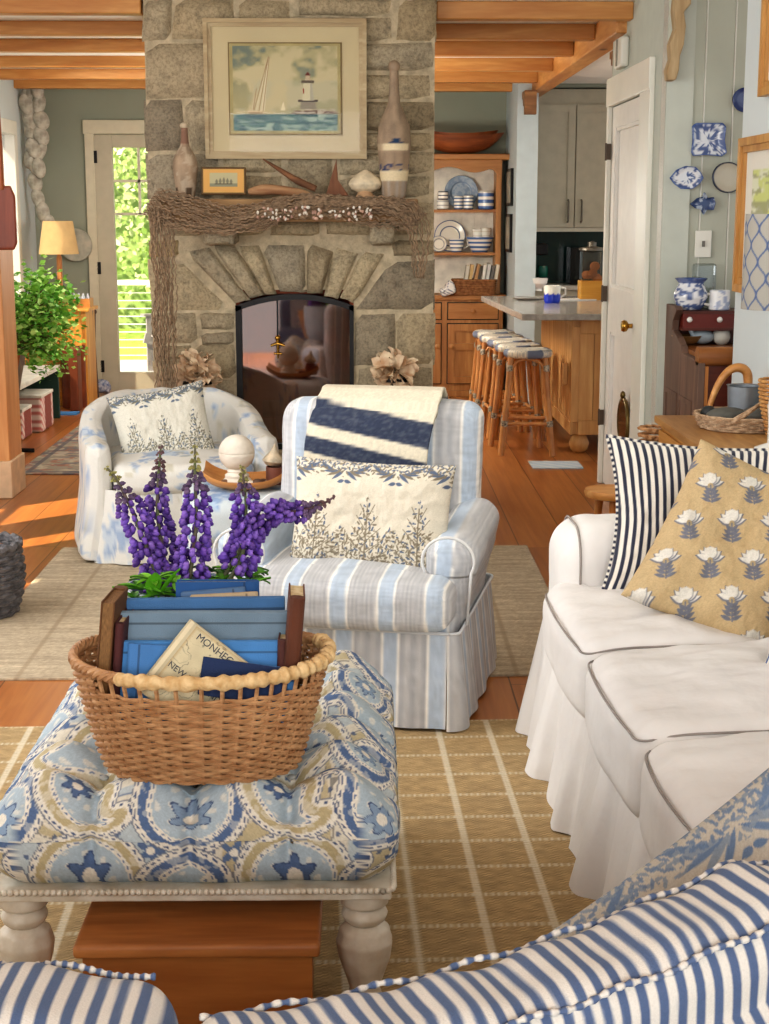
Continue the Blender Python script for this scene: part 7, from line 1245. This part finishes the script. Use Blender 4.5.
def lupin(label, pxs, Ys, r0, whorls, seed, dark=0, start=.0):
    P = [PY(u, v, y) for (u, v), y in zip(pxs, Ys)]; o = thing('lupin_stem', label, 'flower', (P[0].x, P[0].y, P[0].z), 0, 'purple lupins in the vase'); P = [p - P[0] for p in P]; sp = spline(P, 12); r_ = np.random.RandomState(seed)
    m = MB(); m.tube(sp, list(np.linspace(.0055, .0022, len(sp))), 7); m.build('stem', STM, o); cur = resample([tuple(p) for p in sp], .002); N = len(cur); vs = []; fs = []; cs = []
    i0 = int(N * start)
    for k in range(whorls):
        t = k / (whorls - 1); i = min(N - 2, int(i0 + (N - 1 - i0) * t)); p = Vector(cur[i]); T = (Vector(cur[i + 1]) - Vector(cur[max(i - 1, 0)])).normalized(); b1 = T.orthogonal().normalized(); b2 = T.cross(b1)
        size = (1.12 - .35 * t) if t < .72 else max(.28, .8 - (t - .72) * 2.0); rad = r0 * (1 - .45 * t) if t < .72 else r0 * max(.12, .5 - (t - .72) * 1.4); nf = 8 if t < .6 else 7
        for q in range(nf):
            a = 2 * PI * (q + .5 * (k % 2)) / nf + r_.uniform(-.25, .25); out = b1 * math.cos(a) + b2 * math.sin(a); d = (out + T * (-.35 + 1.2 * max(0, t - .55)) + Vector((0, 0, -.15))).normalized(); sd = d.cross(T).normalized(); up = sd.cross(d); pos = p + out * rad * r_.uniform(.75, 1.25) + T * r_.uniform(-.004, .004); Mx = Matrix((d, sd, up)).transposed()
            sc = size * r_.uniform(.78, 1.05); n0 = len(vs)
            for x in BV: vs.append(tuple(pos + Mx @ (Vector(x) * sc)))
            fs += [tuple(n0 + j for j in f) for f in BF]
            if t > .84: cc = np.array((164, 160, 98.)) * r_.uniform(.8, 1.1) if not dark else np.array((120, 92, 92.)) * r_.uniform(.8, 1.1)
            elif t > .7: cc = np.array((112, 92, 120.)) * r_.uniform(.8, 1.15)
            else: cc = np.array([(98, 66, 152), (84, 54, 132), (124, 92, 176), (106, 76, 166)][r_.randint(4)]) * r_.uniform(.85, 1.1); cc = cc * (1 - .2 * dark)
            n1 = len(BV); c_ = np.tile(cc, (n1, 1)); c_[BV[:, 2] > .005] = c_[BV[:, 2] > .005] * .8 + np.array((170, 140, 205)) * (.3 if t < .7 else 0.08); cs.append(c_)
        if 1:
            pass
    finish('flower_spike', vs, fs, FLW, o, col=np.concatenate(cs), ang=180); return o
lupin('leftmost lupin spike, leaning left with a greenish tip', [(172, 605), (155, 570), (136, 520), (118, 482), (107, 468)], [Yv] * 5, .031, 19, 1, start=.16)
lupin('second lupin from the left, darkest purple and straight with a pale green tip', [(168, 605), (166, 570), (158, 520), (158, 480), (161, 446)], [Yv + .03] * 5, .029, 20, 2, dark=.6, start=.14)
lupin('middle lupin, tallest with broad violet spike and reddish stem', [(186, 605), (190, 575), (196, 525), (195, 480), (195, 446)], [Yv - .03] * 5, .033, 22, 3, start=.1)
lupin('short upright lupin, right of the middle one with a grey green tip', [(214, 605), (238, 565), (245, 540), (246, 505), (242, 466)], [Yv, Yv, Yv, Yv, Yv], .031, 17, 4, start=.3)
lupin('lupin bending far right across the striped armchair', [(206, 605), (228, 570), (262, 518), (292, 512), (318, 506), (334, 497)], [Yv + .02, Yv + .02, Yv - .02, Yv - .04, Yv - .05, Yv - .05], .024, 19, 5, dark=.5, start=.42)
lf = MB(); cl_ = []; r_ = np.random.RandomState(6)
def blade(b0, d, L, w, bend):
    s = d.cross(Vector((0, 0, 1))); s = s.normalized() if s.length > .01 else Vector((1, 0, 0)); rows = []
    for k in range(6): t = k / 5; rows.append([b0 + d * L * t + Vector((0, 0, -bend * t * t)) + s * w * math.sin(PI * min(.98, .08 + t * .9)) * q + Vector((0, 0, .004 * abs(q))) for q in (-1, 0, 1)])
    lf.add([p for rw in rows for p in rw], [(i * 3 + j, i * 3 + j + 1, i * 3 + j + 4, i * 3 + j + 3) for i in range(5) for j in range(2)]); return 18
for k, (u, v, dy) in enumerate([(140, 590, -.12), (153, 582, -.11), (134, 600, -.1), (222, 582, .0), (236, 574, .02), (212, 572, .05), (250, 580, .0), (176, 584, -.1), (228, 590, -.06), (160, 596, -.12), (205, 590, -.05), (246, 570, .06)]):
    c = PY(u, v, Yv + dy); g = [(92, 150, 46), (120, 178, 60), (76, 128, 48)][k % 3]
    for q in range(8):
        a = 2 * PI * q / 8 + r_.rand(); d = Vector((math.cos(a), math.sin(a) * .8, .35 + r_.uniform(-.3, .5))).normalized(); n = blade(c, d, r_.uniform(.04, .06), .0085, .02); cl_ += [np.array(g) * r_.uniform(.8, 1.15)] * n
for (u, v, d, L) in [(136, 600, (-.5, -.3, .6), .07), (152, 600, (.15, -.4, .9), .09), (158, 600, (.5, -.2, .9), .1), (214, 600, (.9, 0, .5), .13), (144, 606, (-.2, -.5, .5), .07)]:
    n = blade(PY(u, v, Yv - .11), Vector(d).normalized(), L, .017, .02); cl_ += [np.array((108, 184, 44)) * r_.uniform(.85, 1.1)] * n
fo = thing('lupin_leaves', 'bright green lupin leaves spilling from the vase behind the books', 'foliage', (vx, Yv, vtop)); ob = lf.build('leaves', ATTR('leaf_green', rough=.5, bump=0), fo, col=np.array(cl_, float), ang=180); ob.location = -Vector((vx, Yv, vtop)); ob['kind'] = 'stuff'
# ---------------------------------------------------------------- tray on the footstool
tz = .468; tcx = PY(246, 490, 5.86); TR = thing('dough_tray', 'boat-shaped light wooden tray on the pale blue footstool', 'tray', (tcx.x, 5.86, tz - .012), RAD(0)); vs = []; fs = []; nx, ny = 28, 12; hw, hd = .165, .13
def tsh(u, v, off): 
    ed = max(abs(u) ** 3, abs(v) ** 2.5); return (u * hw * (1 + .0 * ed), v * hd * (1 - .12 * u * u), off + .05 * abs(u) ** 3 + .028 * abs(v) ** 4 + .012)
for o_, off in ((0, 0), (1, -.012)):
    for i in range(nx + 1):
        for j in range(ny + 1): vs.append(tsh(i / nx * 2 - 1, j / ny * 2 - 1, off))
n1 = (nx + 1) * (ny + 1); id_ = lambda i, j, o_: o_ * n1 + i * (ny + 1) + j
for i in range(nx):
    for j in range(ny): fs += [(id_(i, j, 0), id_(i + 1, j, 0), id_(i + 1, j + 1, 0), id_(i, j + 1, 0)), (id_(i, j + 1, 1), id_(i + 1, j + 1, 1), id_(i + 1, j, 1), id_(i, j, 1))]
bd_ = [(i, 0) for i in range(nx)] + [(nx, j) for j in range(ny)] + [(i, ny) for i in range(nx, 0, -1)] + [(0, j) for j in range(ny, 0, -1)]
for k in range(len(bd_)): a, b_ = bd_[k], bd_[(k + 1) % len(bd_)]; fs.append((id_(*a, 0), id_(*a, 1), id_(*b_, 1), id_(*b_, 0)))
finish('tray_body', vs, fs, WOOD('tray_wood', (212, 158, 98), (176, 118, 64), 'x', knots=False), TR, ang=60)
fx = PY(237, 470, 5.84); fzb = tz + .002; ctr = PY(237, 452.5, 5.84); R0 = 18.3 * 5.84 / 1540; FN = thing('ball_finial', 'weathered white ball finial standing in the wooden tray', 'finial', (fx.x, 5.84, fzb)); zc = ctr.z - fzb
prof = [(.0, 0), (.052, 0), (.055, .02), (.045, .03), (.047, .04), (.032, .052), (.027, zc - R0 - .012), (.038, zc - R0 - .002), (.036, zc - R0 + .006)] + [(R0 * math.sin(a), zc - R0 * math.cos(a)) for a in np.linspace(.48, PI / 2 - .04, 10)] + [(R0 * .975, zc)] + [(R0 * math.sin(a), zc - R0 * math.cos(a)) for a in np.linspace(PI / 2 + .04, PI, 14)]
m = MB(); m.lathe(prof, 40); m.build('turned_finial', M('chalky_white', (222, 214, 200), .85, c2=(200, 190, 174), sc=14, bump=.25, bsc=70), FN, ang=50)
p = PY(276, 490, 5.84); hz_ = PY(276, 468, 5.84).z - tz; cp = thing('copper_beaker', 'brown copper beaker at the right end of the wooden tray', 'beaker', (p.x, 5.84, tz + .006)); r = 10 * 5.84 / 1540; m = MB(); m.lathe([(0, 0), (r * .96, 0), (r, .005), (r, hz_), (r * .9, hz_), (r * .88, .01), (0, .01)], 28); m.build('beaker_body', M('brown_copper', (134, 90, 76), .45, .5, c2=(112, 72, 62), sc=10), cp)
sh_ = thing('conch_shell', 'pale pointed shell resting on the brown beaker', 'shell', (p.x - .012, 5.84, tz + .006 + hz_)); m = MB(); m.lathe([(0, 0), (.028, .006), (.042, .022), (.034, .036), (.03, .04), (.018, .054), (.014, .06), (.006, .08), (0, .09)], 20, Matrix.Rotation(.12, 4, 'Y')); m.build('shell_body', M('conch_cream', (214, 196, 166), .6, c2=(150, 140, 124), sc=30), sh_)
for k, (u, v, r, c) in enumerate([(222, 493, .017, (120, 84, 60)), (229, 491, .015, (206, 190, 164)), (256, 490, .018, (96, 70, 54)), (262, 492, .015, (170, 140, 110)), (248, 493, .014, (214, 202, 184)), (263, 486, .016, (88, 62, 48))]):
    p = PZ(u, v, tz + .004); m = MB(); m.ball((0, 0, r * .8), (r * 1.2, r, r * .8), 10); tag(m.build('pebble', M('pebble_%d' % k, c, .7), loc=(p.x, 5.81 + .02 * (k % 2), tz + .002)), ['brown pebble at the left end of the wooden tray', 'cream pebble left of the ball finial', 'dark pebble right of the ball finial', 'tan pebble near the brown beaker', 'white pebble in front of the ball finial', 'darkest pebble beside the brown beaker'][k], 'pebble', 'pebbles in the wooden tray')
# ================================================================ light
wd = bpy.data.worlds.new('world'); SC.world = wd; wd.use_nodes = True; nt = wd.node_tree; bg = nt.nodes['Background']
bg.inputs['Color'].default_value = (.93, .96, 1, 1); bg.inputs['Strength'].default_value = 1.0
def area(name, loc, tgt, size, power, col=(1, 1, 1)):
    l = bpy.data.lights.new(name, 'AREA'); l.shape = 'RECTANGLE'; l.size, l.size_y = size; l.energy = power; l.color = col
    o = bpy.data.objects.new(name, l); COL.objects.link(o); o.location = loc; d = Vector(tgt) - Vector(loc); o.rotation_euler = d.to_track_quat('-Z', 'Y').to_euler(); return o
sun = bpy.data.lights.new('sun', 'SUN'); sun.energy = 14; sun.angle = RAD(.6); sun.color = (1, .88, .66); so = bpy.data.objects.new('sun', sun); COL.objects.link(so)
so.rotation_euler = Vector((.72, .69, -.98)).to_track_quat('-Z', 'Y').to_euler()
area('window_light_left', (-2.5, 4.6, 1.6), (0, 5.2, .6), (3, 1.8), 85, (.95, .97, 1))
area('front_fill', (.2, -3.2, 2.3), (.1, 6, 1.6), (3.6, 2.2), 250, (1, .99, .97))  # added frontal fill behind the camera; no windows modelled there
pl_ = bpy.data.lights.new('back_room_fill', 'POINT'); pl_.energy = 95; pl_.shadow_soft_size = .25; pl_.color = (1, .95, .87); po = bpy.data.objects.new('back_room_fill', pl_); COL.objects.link(po); po.location = (-.35, 10.4, 1.5)  # added fill point light, hidden behind the chimney
area('kitchen_fill', (2.0, 10.8, 2.55), (1.6, 11.0, 0), (1.2, 2.0), 28, (1, .93, .82))  # added overhead fill to brighten the kitchen
area('sitting_corner_fill', (-1.6, 10.6, 2.45), (-1.6, 10.8, 0), (1.2, 2), 22, (1, .95, .88))  # added overhead fill for the darker left back room
area('room_fill', (.3, 4.6, 2.46), (.1, 7, .9), (2.4, 2.4), 26, (1, .96, .9))  # added fill under the ceiling, out of view above the frame
SC.view_settings.view_transform = 'Standard'; SC.view_settings.look = 'Medium High Contrast'; SC.view_settings.exposure = -.14; SC.view_settings.gamma = 1
SC.cycles.max_bounces = 8; SC.cycles.transparent_max_bounces = 16; SC.cycles.use_denoising = True
